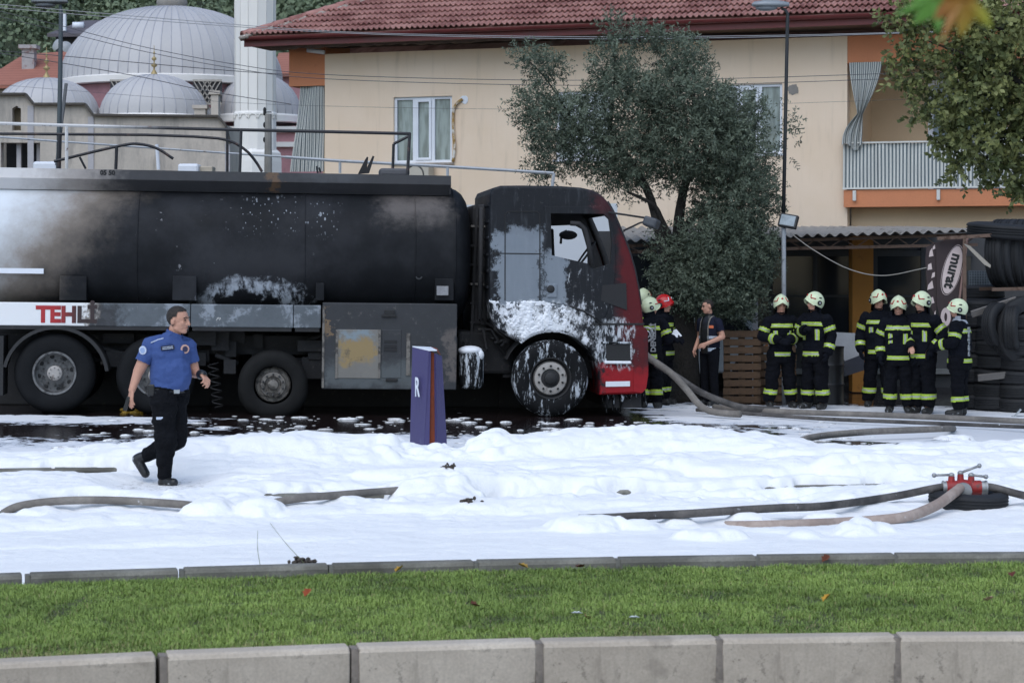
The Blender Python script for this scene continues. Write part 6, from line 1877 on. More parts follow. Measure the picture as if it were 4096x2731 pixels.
    band(B.L('torso'), z, 1.29, 1.352); band(B.L('torso') , z, 0.83, 0.892)
    for sg in (-1, 1):
        sd = (B.co[:, 0] * sg > 0)
        band(B.L('uarm') & sd, B.t, 0.42, 0.68); band(B.L('farm') & sd, B.t, 0.55, 0.82); band(B.L('shin') & sd, B.t, 0.55, 0.80)
    # upright tabs on the chest
    for sg in (-1, 1):
        m = B.L('torso') & (np.abs(B.co[:, 0] / k - 0.105 * sg) < 0.030) & (z > 1.08) & (z < 1.24) & (fx < -0.3)
        B.part('chest_tab', m, 0.022, [M_yel, M_sil], root, (np.abs(B.co[:, 0] / k - 0.105 * sg) < 0.012).astype(np.int32))
    if scarf: B.part('scarf', (B.L('neck', 'torso') & (z > 1.43) & (z < 1.56)), 0.022, pm('grey_scarf', hx('9a9ea6'), 0.9, var=0.2, scale=20), root)
    face_bits(B, root)
    helmet(B, root, M_helmred if red else M_helm, M_pvc if red else M_redmark)
    return root, B, k

firefighter('firefighter hidden behind the truck front, only white helmet showing', 1476, 672, 938, 150, dY=1.2)
f1, B1, k1 = firefighter('firefighter in red helmet holding a sheet of paper', 1522, 675, 932, 62, arms=('forward', 'clasp'), head_yaw=70, red=True)
f2, B2, k2 = firefighter('firefighter in white helmet seen from behind at the truck front', 1494, 682, 941, 165, arms='clasp', head_yaw=110)
firefighter('firefighter facing the camera with gloved hands together, beside the pallets', 1793, 671, 936, 6, arms='clasp', head_yaw=2, pitch=6, stance=0.07)
firefighter('firefighter looking left, right of the one with hands together', 1872, 664, 938, -38, arms=('chest', 'hang'), head_yaw=-72, pitch=-4, stance=0.03)
firefighter('firefighter standing rear left in the huddle of four, arm hanging', 2018, 660, 934, -10, arms='hang', head_yaw=18, pitch=8, gloves=(True, False), stance=0.05, dY=0.3)
firefighter('firefighter front left in the huddle of four, head lowered', 2064, 671, 945, -14, arms='hang', head_yaw=-14, pitch=14, stance=0.03)
firefighter('firefighter in the huddle of four with bare hand at the belt', 2119, 660, 946, -42, arms=('belt', 'hip'), head_yaw=-62, pitch=6, gloves=(False, True))
f9, B9, k9 = firefighter('firefighter at right of the huddle, lettering down the back', 2204, 677, 950, -118, arms=('forward', 'forward'), head_yaw=-100, pitch=4, scarf=True)
# lettering down the back of the jacket
def back_text(root, B, k, s, size, x, z, bold=0.004):
    Mt = Matrix.Translation((x * k, 0.168 * k, z * k)) @ Matrix.Rotation(math.radians(180), 4, 'Z') @ RX90 @ Matrix.Rotation(math.radians(90), 4, 'Z')
    return text('lettering', s, size, Mt, M_sil, root, bold=bold, extr=0.004)
back_text(f9, B9, k9, 'DENİZLİ', 0.105, 0.02, 0.93)
back_text(f2, B2, k2, 'DENİZLİ', 0.105, -0.12, 0.93)
# emblem ring on the back of the other jacket
MB().lathe([(0.085, 0), (0.10, 0.006), (0.115, 0)], 24, M=Matrix.Translation((0.03, 0.168 * k2, 1.22 * k2)) @ Matrix.Rotation(math.radians(-90), 4, 'X')).lathe([(0.04, 0), (0.05, 0.005), (0.06, 0)], 20, M=Matrix.Translation((0.03, 0.168 * k2, 1.22 * k2)) @ Matrix.Rotation(math.radians(-90), 4, 'X')).build('emblem', M_sil, f2)
# sheet of paper in the red-helmeted firefighter's hands
pw = at(1546, 772, f1.location.y - 0.05)
pa = MB()
for i in range(5):
    for j in range(4): pa.add([(-0.11 + 0.055 * i, -0.08 + 0.05 * j, 0.012 * math.sin(i * 1.3) + 0.02 * j)], [])
pa.f = [(i*4 + j, (i+1)*4 + j, (i+1)*4 + j + 1, i*4 + j + 1) for i in range(4) for j in range(3)]; pa.m = [0] * 12
o = pa.build('sheet_of_paper', M_pvc, None); o.location = pw; o.rotation_euler = (math.radians(20), math.radians(-22), math.radians(20))
sol_ = o.modifiers.new('solid', 'SOLIDIFY'); sol_.thickness = 0.003
tag(o, 'white sheet of paper held by the red-helmeted firefighter', 'paper')

# -- man in a dark vest with pale bands
def vest_man():
    Yd = (CAMZ - 0.07) * FPX / (930 * K - HZ); X = (1630 * K - CX) / FPX * Yd
    k = ((930 - 684) / px_m(Yd)) / 1.76
    fa = math.radians(-48)
    root = empty('person', (X, Yd, float(gz(X, Yd))), fa)
    tag(root, 'bareheaded person in dark vest with white bands, beside the tree trunk', 'person')
    B = Body(); s = lambda x, y, z: Vector((x, y, z)) * k
    B.loft([(s(0, 0, 0.84), .165*k, .115*k), (s(0, 0, 0.95), .168*k, .125*k), (s(0, -.005, 1.10), .172*k, .130*k), (s(0, -.005, 1.25), .185*k, .125*k), (s(0, 0, 1.36), .190*k, .110*k), (s(0, 0, 1.42), .14*k, .085*k), (s(0, 0, 1.46), .07*k, .068*k)], 'torso')
    B.cap(s(0, 0, 1.43), s(0, -0.02, 1.55), .058*k, .055*k, 'neck')
    for sg in (-1, 1):
        B.cap(s(0.09*sg, 0, 0.86), s(0.10*sg, -0.01, 0.48), .098*k, .070*k, 'thigh'); B.cap(s(0.10*sg, -0.01, 0.48), s(0.11*sg, 0.02, 0.10), .070*k, .058*k, 'shin')
        B.cap(s(0.11*sg, 0.04, 0.045), s(0.13*sg, -0.14, 0.038), .045*k, .038*k, 'boot')
    for sg, e, w in ((1, V3(.27, .02, 1.13), V3(.13, -.22, 1.02)), (-1, V3(.25, .04, 1.13), V3(.20, -.14, .92))):
        sh = s(.19*sg, 0, 1.37); e = s(e.x*sg, e.y, e.z); w = s(w.x*sg, w.y, w.z)
        B.cap(sh, e, .062*k, .048*k, 'uarm'); B.cap(e, w, .046*k, .032*k, 'farm')
        B.hand(w, (w - e).normalized(), Vector((-sg, 0, -0.3)), sg, 0.45, k, 'hand')
    B.head(s(0, -0.045, 1.625), math.radians(-28), math.radians(8), k)
    link_mesh('body', B.mesh('body', 0.0105, M_skin), root)
    z = B.co[:, 2] / k
    M_vest = pm('navy_vest', (0.012, 0.014, 0.028), 0.9, spec=0.15, var=0.4, scale=8, bump=0.4, bdist=0.02)
    ft = B.L('torso') & (np.abs(B.co[:, 0] / k) < 0.075) & (B.fn[:, 1] < 0.1)
    B.part('shirt', B.L('torso') & (z > 0.86), 0.003, M_blk, root)
    B.part('vest', ((B.L('torso') & ~ft) | (B.L('uarm') & (B.t < 0.62))) & (z > 0.86), 0.012, M_vest, root)
    edge = B.L('torso') & (np.abs(np.abs(B.co[:, 0] / k) - 0.083) < 0.010) & (B.fn[:, 1] < 0.1) & (z > 0.98)
    B.part('vest_edge', edge, 0.017, pm('grey_edge', hx('6d6a64'), 0.8), root)
    for lo, hi in ((0.90, 0.955), (1.10, 1.15)):
        B.part('reflective_band', B.L('torso') & ~ft & (z > lo) & (z < hi), 0.017, pm('white_band', hx('aeb8c4'), 0.5), root)
    B.part('patch', B.L('torso') & (np.abs(B.co[:, 0] / k - 0.125) < 0.03) & (np.abs(z - 1.29) < 0.022) & (B.fn[:, 1] < -0.2), 0.018, pm('orange_patch', (0.55, 0.13, 0.05), 0.7), root)
    B.part('trousers', B.L('thigh', 'shin') | (B.L('torso') & (z <= 0.86)), 0.005, M_trous, root)
    for sg in (-1, 1): B.part('shoe', B.L('boot') & (B.co[:, 0] * sg > 0), 0.006, M_boot, root)
    hl = (B.HM.inverted().to_3x3()); hp_ = (B.co - np.array(B.HM.translation)) @ np.array(hl).T / k
    B.part('hair', B.L('head') & ((hp_[:, 2] > 0.075) | ((hp_[:, 1] > 0.02) & (hp_[:, 2] > -0.04)) | ((hp_[:, 1] > -0.03) & (hp_[:, 2] > 0.045))), 0.005, M_hair, root)
    face_bits(B, root)
vest_man()

# -- police officer striding through the foam, looking over to the right
def officer():
    Yd = 20.9
    o0 = at(378, 1112, Yd)
    root = empty('person', (o0.x, Yd, o0.z))
    tag(root, 'officer in bright blue polo shirt and black trousers walking through the foam', 'person')
    P = lambda x, y, d=0.0: at(x, y, Yd + d) - Vector((o0.x, Yd, o0.z))
    B = Body()
    px = lambda n: n / px_m(Yd)
    yaw = math.radians(28)
    rings = [(906, 388, 40, .120), (893, 388, 40, .125), (876, 389, 40, .130), (856, 390, 41, .135), (836, 391, 43, .135), (815, 391, 45, .128), (798, 390, 46, .115), (788, 390, 42, .100), (778, 393, 27, .080), (768, 396, 17, .068)]
    B.loft([(P(x, y), px(w), d) for y, x, w, d in rings], 'torso', yaw)
    B.ball(P(400, 858, -0.045), (0.150, 0.115, 0.17), 'torso')
    B.cap(P(397, 778, 0.0), P(404, 752, -0.01), .064, .060, 'neck')
    # arms
    sl, el, wl = P(347, 796, -0.05), P(318, 853, -0.08), P(303, 896, -0.13)
    B.cap(P(368, 790, -0.02), sl, .070, .072, 'torso'); B.cap(sl, el, .071, .052, 'uarm_l'); B.cap(el, wl, .050, .033, 'farm_l')
    B.hand(wl, P(297, 930, -0.16) - wl, Vector((0.6, 0.5, 0.1)), -1, 0.35, 1.05, 'hand_l')
    sr, er, wr_ = P(432, 797, 0.08), P(447, 856, 0.10), P(466, 861, -0.10)
    B.cap(P(412, 790, 0.04), sr, .066, .068, 'torso'); B.cap(sr, er, .066, .050, 'uarm_r'); B.cap(er, wr_, .048, .033, 'farm_r')
    B.hand(wr_, P(476, 874, -0.16) - wr_, Vector((-0.5, 0.2, -0.8)), 1, 0.95, 1.0, 'hand_r')
    # legs: left foot planted, right leg trailing with the heel up
    hl_, hr_ = P(376, 912, -0.06), P(401, 912, 0.06)
    k1_, a1_ = P(381, 1014, -0.10), P(378, 1092, -0.05)
    B.cap(hl_, k1_, .112, .078, 'thigh_l'); B.cap(k1_, a1_, .077, .056, 'shin_l')
    B.cap(a1_, P(377, 1104, -0.05), .052, .045, 'shoe_l'); B.cap(P(374, 1107, -0.04), P(399, 1108, -0.12), .042, .036, 'shoe_l')
    k2_, a2_ = P(408, 1008, 0.02), P(338, 1046, 0.16)
    B.cap(hr_, k2_, .108, .076, 'thigh_r'); B.cap(k2_, a2_, .074, .054, 'shin_r')
    B.cap(a2_, P(319, 1052, 0.17), .050, .044, 'shoe_r'); B.cap(P(315, 1054, 0.17), P(334, 1087, 0.15), .042, .036, 'shoe_r')
    B.head(P(409, 735, -0.015), math.radians(72), math.radians(4), 1.10)
    me = B.mesh('body', 0.0065, M_skin, 4)
    link_mesh('body', me, root)
    z = B.co[:, 2]; zb = P(388, 894).z
    t = NT('blue_polo')
    n = t.noise(6, 5, 0.6); f = t.noise(90, 3, 0.6)
    c = t.mix(n, (0.030, 0.062, 0.195), (0.046, 0.090, 0.265))
    t.bump(t.ma('ADD', t.ma('MULTIPLY', n, 1.5), t.ma('MULTIPLY', f, 0.3)), 0.7, 0.02)
    M_polo = t.out(c, 0.85)
    M_ptr = pm('black_trousers', (0.006, 0.0065, 0.0085), 0.9, spec=0.12, var=0.4, scale=7, bump=0.7, bdist=0.025)
    zs = P(388, 886).z
    # shirt hem dips at the belly
    hem = zs - 0.035 * np.clip((B.co[:, 0] - P(370, 880).x) / 0.25, 0, 1)
    up_l = B.L('uarm_l') & (B.t < 0.62); up_r = B.L('uarm_r') & (B.t < 0.60)
    sh_m = (B.L('torso') & (z > hem)) | up_l | up_r | (B.L('neck') & (z < P(397, 776).z))
    B.part('polo_shirt', sh_m, 0.012, M_polo, root, fold=0.035, seed=9)
    B.part('collar', B.L('neck', 'torso') & (z > P(397, 783).z) & (z < P(397, 763).z) & ~((B.fn[:, 0] * 0.6 - B.fn[:, 1] * 0.8) > 0.80), 0.019, M_polo, root)
    B.part('trousers', B.L('thigh_l', 'thigh_r', 'shin_l', 'shin_r') | (B.L('torso') & (z <= hem)), 0.008, M_ptr, root, fold=0.06, seed=4)
    B.part('belt', (B.L('torso', 'thigh_l', 'thigh_r') & (z > zs - 0.062) & (z < zs - 0.022) & (z < hem + 0.002)), 0.014, M_blk, root)
    M_osh = pm('officer_shoe', (0.010, 0.010, 0.011), 0.4, var=0.3, scale=15, dirt=(0.6, 0.62, 0.65), dirt_amt=0.12, dirt_scale=18)
    B.part('shoe', B.L('shoe_l'), 0.007, M_osh, root); B.part('shoe', B.L('shoe_r'), 0.007, M_osh, root)
    hi = np.array(B.HM.inverted().to_3x3()); hp_ = (B.co - np.array(B.HM.translation)) @ hi.T / B.hk
    B.part('hair', B.L('head') & ((hp_[:, 2] > 0.070 + 0.25 * np.clip(-hp_[:, 1] - 0.03, 0, 1)) | ((hp_[:, 1] > 0.012) & (hp_[:, 2] > -0.055)) | ((hp_[:, 1] > -0.02) & (hp_[:, 2] > 0.03))), 0.007, M_hair, root)
    face_bits(B, root)
    # badges: round sleeve patch, chest crest, name tag; buckle, radio, wrist strap
    def disc(name, p, r, m, tilt, ring=None):
        Md = Matrix.Translation(p) @ tilt @ RX90
        o = MB().lathe([(r, 0), (r, 0.006), (r * 0.72, 0.008), (0.001, 0.008)], 22, M=Md).build(name, m, root)
        if ring: MB().lathe([(r * 0.66, 0.008), (r * 0.60, 0.012), (r * 0.25, 0.012), (0.001, 0.011)], 18, M=Md).build('crest', ring, o)
    Rz = lambda a: Matrix.Rotation(math.radians(a), 4, 'Z')
    M_paleb = pm('pale_badge', hx('b9c2d4'), 0.6, var=0.15, scale=40)
    def surf(x, y):
        """front surface point of the figure under a pixel"""
        w = P(x, y); d = np.hypot(B.vc[:, 0] - w.x, B.vc[:, 2] - w.z); near = d < 0.014
        return Vector((w.x, float(B.vc[near, 1].min()) - 0.024 if near.any() else -0.2, w.z))
    disc('sleeve_badge', surf(334, 803), 0.040, M_paleb, Rz(-25), pm('badge_blue', hx('8fa3c8'), 0.6))
    disc('chest_badge', surf(427, 801), 0.042, pm('badge_ring', hx('c8a090'), 0.6, var=0.2, scale=60), Rz(30), pm('badge_navy', (0.03, 0.03, 0.08), 0.6))
    p = surf(391, 797)
    nt_ = MB().box((-0.062, -0.006, -0.020), (0.062, 0.006, 0.020), M=Matrix.Translation(p) @ Rz(15) @ Matrix.Rotation(math.radians(-6), 4, 'Y')).build('name_tag', pm('tag_navy', (0.012, 0.014, 0.03), 0.6), root)
    for dz_ in (0.007, -0.008):
        MB().box((-0.050, -0.0085, dz_ - 0.003), (0.048, -0.006, dz_ + 0.003), M=Matrix.Translation(p) @ Rz(15) @ Matrix.Rotation(math.radians(-6), 4, 'Y')).build('print_line', M_paleb, nt_)
    p = surf(410, 897); MB().box((-0.028, -0.016, -0.020), (0.028, -0.006, 0.020), M=Matrix.Translation(p) @ Rz(20)).build('buckle', M_sil, root, bevel=0.006)
    p = surf(352, 893)
    MB().box((-0.035, -0.03, -0.06), (0.035, 0.02, 0.05), M=Matrix.Translation(p)).build('radio_pouch', M_blk, root, bevel=0.012)
    p = surf(374, 957); MB().box((-0.030, -0.004, -0.012), (0.030, 0.004, 0.012), M=Matrix.Translation(p) @ Rz(5)).build('pocket_label', M_paleb, root)
    B.part('wrist_strap', (B.L('farm_r') & (B.t > 0.72)) | (B.L('hand_r') & False), 0.009, M_blk, root)
    p = P(292, 925, -0.15)
    ph = MB().box((-0.018, -0.012, -0.075), (0.018, 0.012, 0.06), M=Matrix.Translation(p) @ Matrix.Rotation(math.radians(18), 4, 'Y')).build('phone', M_blk, None, bevel=0.006)
    ph.location = root.location
    tag(ph, 'black handset held low in the officer\'s right hand', 'handset')
    MB().tube([P(441, 786, -0.02), P(445, 790, -0.03), P(447, 796, -0.03)], 0.006, 6)
    # shoulder strap edge
    MB().tube([surf(352, 786), surf(368, 779), surf(380, 776)], 0.006, 6).build('epaulette', M_paleb, root, smooth=True)
officer()
# ------------------------------------------------------------------ tyre shop lean-to, tyres, pallets, posts, wires, hoses
def g_at(x, Y):
    X = (x * K - CX) / FPX * Y
    return Vector((X, Y, float(gz(X, Y))))
# -- lean-to along the house: corrugated sheets, truss, posts, dark shop front
M_corr = pm('corrugated_cement', hx('8f8a84'), 0.9, var=0.18, scale=1.5, dirt=hx('4f4a45'), dirt_amt=0.3, dirt_scale=1.5)
M_rust = pm('rusty_steel', hx('6a564a'), 0.85, var=0.3, scale=5, dirt=hx('3e2a20'), dirt_amt=0.4, dirt_scale=5)
M_frame = pm('dark_frame', (0.018, 0.019, 0.022), 0.5, var=0.2)
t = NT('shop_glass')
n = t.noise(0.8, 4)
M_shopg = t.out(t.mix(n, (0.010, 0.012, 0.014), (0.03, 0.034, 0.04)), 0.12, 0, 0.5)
M_yellow = pm('ochre_paint', hx('a8702a'), 0.7, var=0.12, scale=1.5, dirt=hx('5f4018'), dirt_amt=0.2)
shed = empty('tyre_shop')
tag(shed, 'lean-to tyre shop with corrugated roof and dark glass front under the house', 'shop')
YF, YB = 36.3, 42.2
xl, xr = at(1440, 545, YF).x, at(2245, 530, YF).x
zl_, zr_ = at(1450, 556, YF).z, at(2240, 530, YF).z
zbk = lambda x: at(1900, 522, YB).z + 0.0
sheet_w = 1.02; x = xl; i = 0
q = random.Random(2)
while x < xr:
    x2 = min(x + sheet_w, xr)
    b = MB(); n_ = 48
    dz0 = q.uniform(-0.012, 0.02); dy0 = q.uniform(-0.06, 0.06)
    for j in range(n_ + 1):
        xx = x + (x2 + 0.03 - x) * j / n_; w = 0.026 * math.sin(2 * math.pi * (xx - xl) / 0.177)
        zf = zl_ + (zr_ - zl_) * (xx - xl) / (xr - xl) + dz0
        for yy, zz in ((YF - 0.25 + dy0, zf), (YB, zbk(xx))):
            b.add([(xx, yy, zz + w), (xx, yy, zz + w - 0.008)], [])
    fs = []
    for j in range(n_):
        a = 4 * j; c_ = 4 * (j + 1)
        fs += [(a, c_, c_ + 2, a + 2), (a + 1, a + 3, c_ + 3, c_ + 1), (a, a + 1, c_ + 1, c_)]
    b.f = fs; b.m = [0] * len(fs)
    b.build('roof_sheet', M_corr, shed, smooth=True, angle=60)
    x = x2; i += 1
def truss(y0, nm='truss'):
    tz = lambda x: at(1455, 579, YF).z + (at(2140, 562, YF).z - at(1455, 579, YF).z) * (x - xl) / (xr - xl)
    th = lambda x: zl_ + (zr_ - zl_) * (x - xl) / (xr - xl) - 0.06
    r = MB().bar((xl, y0, tz(xl)), (xr, y0, tz(xr)), 0.05, 0.05).build('truss_chord', M_rust, shed)
    MB().bar((xl, y0, th(xl)), (xr, y0, th(xr)), 0.05, 0.05).build('truss_chord', M_rust, shed)
    n = 26
    for k in range(n):
        xa = xl + (xr - xl) * k / n; xb = xl + (xr - xl) * (k + 1) / n
        a, c_ = ((xa, y0, tz(xa)), (xb, y0, th(xb))) if k % 2 else ((xa, y0, th(xa)), (xb, y0, tz(xb)))
        MB().bar(a, c_, 0.015, 0.015).build('truss_web', M_rust, shed)
truss(YF)
# dark-coloured back wall up to the roof, glass panes between frames
YG = 40.2
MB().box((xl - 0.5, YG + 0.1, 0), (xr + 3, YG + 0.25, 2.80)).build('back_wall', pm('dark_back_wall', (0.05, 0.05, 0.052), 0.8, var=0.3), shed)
edges = [1440, 1530, 1620, 1690, 1770, 1872, 1955, 2010, 2120, 2235]
for a_, b_ in zip(edges[:-1], edges[1:]):
    pa, pb = at(a_, 600, YG), at(b_, 600, YG)
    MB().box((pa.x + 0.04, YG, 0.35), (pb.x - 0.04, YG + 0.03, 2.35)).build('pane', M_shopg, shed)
    MB().box((pa.x - 0.04, YG - 0.03, 0.1), (pa.x + 0.04, YG + 0.05, 2.5)).build('mullion', M_frame, shed)
pa, pb = at(1440, 600, YG), at(2235, 600, YG)
MB().box((pa.x, YG - 0.02, 2.35), (pb.x, YG + 0.06, 2.45)).build('transom', M_frame, shed); MB().box((pa.x, YG - 0.025, 0.25), (pb.x, YG + 0.065, 0.35)).build('transom', pm('sill_grey', hx('7b7b78'), 0.8), shed)
MB().box((pa.x, YG - 0.024, 1.62), (pb.x, YG + 0.05, 1.66)).build('transom', M_frame, shed)
a = at(1958, 560, 38.0); e = at(2006, 560, 38.0)
MB().box((a.x, 38.0, 0.05), (e.x, 38.4, 2.68)).build('column', M_yellow, shed)
a = at(1729, 645, 37.5); MB().box((a.x, 37.5, 0.05), (a.x + 0.085, 37.58, 2.6)).build('post', M_palec, shed)
for xx in (1600,): 
    p = at(xx, 600, YF + 0.3); MB().bar((p.x, YF + 0.3, 0.05), (p.x, YF + 0.3, 2.6), 0.06, 0.06).build('post', M_rust, shed)

# -- tyres: lying ones in stacks, standing ones in a row; some on the ground
def tyre_mesh(R, w, ri=0.6, n=32):
    pr = [(R*ri, -w*.35), (R*(ri + .04), -w*.46), (R*.80, -w*.5), (R*.93, -w*.43), (R*.985, -w*.36), (R, -w*.28)]
    for g in (-0.16, 0.0, 0.16): pr += [(R, (g - .05)*w), (R*.975, (g - .04)*w), (R*.975, (g + .04)*w), (R, (g + .05)*w)]
    pr += [(R, w*.28), (R*.985, w*.36), (R*.93, w*.43), (R*.80, w*.5), (R*(ri + .04), w*.46), (R*ri, w*.35), (R*ri*0.99, 0)]
    b = MB().lathe(pr + [pr[0]], n)
    me = b.mesh('tyre', M_shoptyre, smooth=True); me.set_sharp_from_angle(angle=math.radians(35))
    return me
t = NT('old_tyre_rubber')
n = t.noise(4, 5, 0.65); f = t.noise(30, 4, 0.7)
c = t.mix(n, (0.006, 0.006, 0.007), (0.018, 0.019, 0.021))
c = t.mix(t.ma('MULTIPLY', t.sm(f, 0.55, 0.75), 0.5), c, (0.032, 0.032, 0.036))
c = t.mix(1.0, c, t.mix(t.rnd(), (0.6, 0.6, 0.6), (1.15, 1.15, 1.2)), 'MULTIPLY'); t.bump(f, 0.3, 0.006)
M_shoptyre = t.out(c, 0.72)
ty_small = tyre_mesh(0.33, 0.22); ty_truck = tyre_mesh(0.52, 0.30, 0.56)
q = random.Random(9)
def tyre_obj(me, loc, rot, label, group):
    o = link_mesh('tyre', me, None, loc); o.rotation_euler = rot
    return tag(o, label, 'tyre', group)
ORD = ('lowest', 'second', 'third', 'fourth', 'fifth', 'sixth', 'seventh', 'eighth', 'ninth')
STK = ('front left stack beside the rightmost firefighter', 'front middle stack at the right edge', 'front right stack cut by the right edge', 'rear left stack behind the rightmost firefighter', 'rear middle stack under the iron rack', 'rear right stack cut by the right edge')
for col, (xc, Yc, nn) in enumerate(((2243, 34.0, 8), (2290, 33.7, 7), (2340, 33.5, 7), (2258, 34.9, 9), (2318, 34.6, 8), (2372, 34.2, 8))):
    z = 0.0
    for k in range(nn):
        p = g_at(xc + q.uniform(-4, 4), Yc + q.uniform(-0.05, 0.05)); 
        tyre_obj(ty_small, (p.x, p.y, p.z + z + 0.11), (q.uniform(-0.05, 0.05), q.uniform(-0.05, 0.05), q.uniform(0, 6)), '%s black tyre from the ground in the %s' % (ORD[k], STK[col]), 'car tyres stacked flat at the right edge')
        z += 0.205
# shelf of rusty angle iron with a row of standing truck tyres on it
shelf = empty('tyre_rack'); tag(shelf, 'rusty iron tyre rack at the right edge holding standing tyres', 'rack')
YS = 34.0
za, zb2 = at(2300, 664, YS).z, at(2250, 541, YS).z
b0, b1 = at(2138, 541, YS), at(2400, 541, YS)
MB().bar((b0.x, YS - 0.5, at(2140, 548, YS - .5).z), (b1.x, YS - 0.5, at(2352, 535, YS - .5).z + 0.02), 0.06, 0.05).build('rail', M_rust, shelf)
MB().bar((at(2262, 664, YS).x, YS - 0.5, za), (b1.x, YS - 0.5, za + 0.02), 0.05, 0.05).build('rail', M_rust, shelf)
MB().bar((at(2262, 664, YS).x, YS + 0.4, za), (b1.x, YS + 0.4, za + 0.02), 0.05, 0.05).build('rail', M_rust, shelf)
for xx, yy in ((2215, -0.5), (2400, 0.4)):
    p = g_at(xx, YS + yy); MB().bar((p.x, YS + yy, p.z), (p.x, YS + yy, at(xx, 545, YS + yy).z), 0.05, 0.05).build('upright', M_rust, shelf)
for k in range(6):
    p = at(2302 + k * 17, 612, YS)
    tyre_obj(ty_truck, (p.x, YS - 0.05, za + 0.54), (math.radians(90), 0, math.radians(62 + q.uniform(-4, 4))), '%s truck tyre from the left standing in the row on the iron rack' % ('first', 'second', 'third', 'fourth', 'fifth', 'sixth')[k], 'truck tyres standing on the rack')
p = at(2315, 524, YS); tyre_obj(tyre_mesh(0.72, 0.24, 0.55), (p.x + 0.1, YS, p.z - 0.05), (math.radians(3), math.radians(3), 0), 'big tyre lying flat on top of the rack', None)
p = at(2190, 534, YS + 0.3); 
for xx, yy, s_ in ((2352, 760, 0), (2288, 745, 1), (2318, 752, 2)):
    p = at(xx, yy, YS - 0.6); tyre_obj(ty_small if s_ else ty_truck, (p.x, YS - 0.62 - 0.1 * s_, p.z), (math.radians(90), 0, math.radians(20 + 25 * s_)), ('truck tyre leaning upright at the very right edge', 'car tyre leaning upright, left of two below the rack', 'car tyre leaning upright, right of two below the rack')[s_], None)
for j, (xx, yy) in enumerate(((2283, 705), (2300, 862))):
    p = at(xx, yy, YS - 0.7); MB_ = MB().box((-0.35, -0.02, -0.05), (0.35, 0.02, 0.05)); o = MB_.build('plank', pm('grey_plank', hx('6f6a66'), 0.8, var=0.2), None, bevel=0.006); o.location = p; o.rotation_euler = (0.3, math.radians((-18, -6)[j]), 0)
    tag(o, ('grey strip slanting below the standing truck tyres', 'grey strip lying among the lower tyre stacks')[j], 'plank')
p0 = at(2218, 566, YS - 0.7); p1 = at(2272, 612, YS - 0.7)
o = MB().prism([(p0.x - 0.03, p0.z + 0.04), (p0.x + 0.06, p0.z + 0.01), (p1.x + 0.02, p1.z + 0.02), (p1.x + 0.015, p1.z - 0.02), (p1.x - 0.08, p1.z + 0.03)], YS - 0.72, YS - 0.68).build('plank', pm('pale_blade', hx('9c9488'), 0.8, var=0.2), None)
tag(o, 'pale pointed board hanging slantwise from the rack rail', 'board')
# wire mesh panel behind
mp_ = MB(); a, e = at(2226, 622, 35.4), at(2284, 705, 35.4)
nx_, nz_ = 11, 15
for i in range(nx_): xx = a.x + (e.x - a.x) * i / (nx_ - 1); mp_.bar((xx, 35.4, e.z), (xx, 35.4, a.z), 0.008)
for i in range(nz_): zz = e.z + (a.z - e.z) * i / (nz_ - 1); mp_.bar((a.x, 35.395, zz), (e.x, 35.395, zz), 0.008)
o = mp_.build('mesh_panel', pm('wire_mesh_grey', hx('6f7880'), 0.5, 0.4), None); tag(o, 'grey wire mesh panel behind the rightmost firefighter', 'mesh panel')
o = MB().box((a.x, 35.5, 0.05), (e.x, 35.55, a.z)).build('sheet', pm('dull_sheet', hx('3c444a'), 0.6), None); tag(o, 'dull grey sheet behind the wire mesh panel', 'sheet')

# -- banner on a leaning pole
M_ban = pm('banner_brown', hx('3a2f30'), 0.85, var=0.2, scale=4)
M_banw = pm('banner_pale', hx('c9b8b4'), 0.8, var=0.1, scale=6)
YBN = 33.6
ban = empty('banner', (0, YBN, 0)); tag(ban, 'brown advertising banner with white oval and upright lettering, on a pole', 'banner')
def bp(x, y): 
    p = at(x, y, YBN); return (p.x, p.z)
MB().prism([bp(2150, 556), bp(2206, 545), bp(2222, 543), bp(2207, 640), bp(2192, 745), bp(2165, 752), bp(2152, 700)], -0.003, 0.003).build('cloth', M_ban, ban)
MB().prism([bp(2128, 568), bp(2150, 556), bp(2152, 700), bp(2150, 730), bp(2132, 690), bp(2126, 600)], 0.02, 0.026).build('cloth', M_ban, ban)
ov = []
c_ = bp(2187, 620); ang = math.radians(-14.5)
for kk in range(36):
    a = 2 * math.pi * kk / 36; u, v = 0.125 * math.cos(a), 0.365 * math.sin(a)
    ov.append((c_[0] + u * math.cos(ang) - v * math.sin(ang), c_[1] + u * math.sin(ang) + v * math.cos(ang)))
MB().prism(ov, -0.008, -0.004).build('oval', M_banw, ban)
ov2 = [(c_[0] + (p[0] - c_[0]) * 1.13, c_[1] + (p[1] - c_[1]) * 1.06) for p in ov]; ov1 = [(c_[0] + (p[0] - c_[0]) * 1.09, c_[1] + (p[1] - c_[1]) * 1.04) for p in ov]
MB().prism(ov2, -0.007, -0.004, holes=[ov1]).build('oval_outline', M_banw, ban)
Mt = Matrix.Translation((c_[0] - 0.055, -0.012, c_[1])) @ Matrix.Rotation(-ang, 4, 'Y') @ RX90 @ Matrix.Rotation(math.radians(-90), 4, 'Z')
text('lettering', 'murat', 0.215, Mt, M_blk, ban, bold=0.008, align='CENTER', extr=0.002)
ro_ = []; c2_ = bp(2172, 728)
rg = [(c2_[0] + 0.075 * math.cos(2 * math.pi * i / 24), c2_[1] + 0.14 * math.sin(2 * math.pi * i / 24)) for i in range(24)]
rh = [(c2_[0] + 0.022 * math.cos(2 * math.pi * i / 24), c2_[1] + 0.065 * math.sin(2 * math.pi * i / 24)) for i in range(24)]
MB().prism(rg, -0.008, -0.004, holes=[rh]).build('ring_mark', M_banw, ban)
q = random.Random(12)
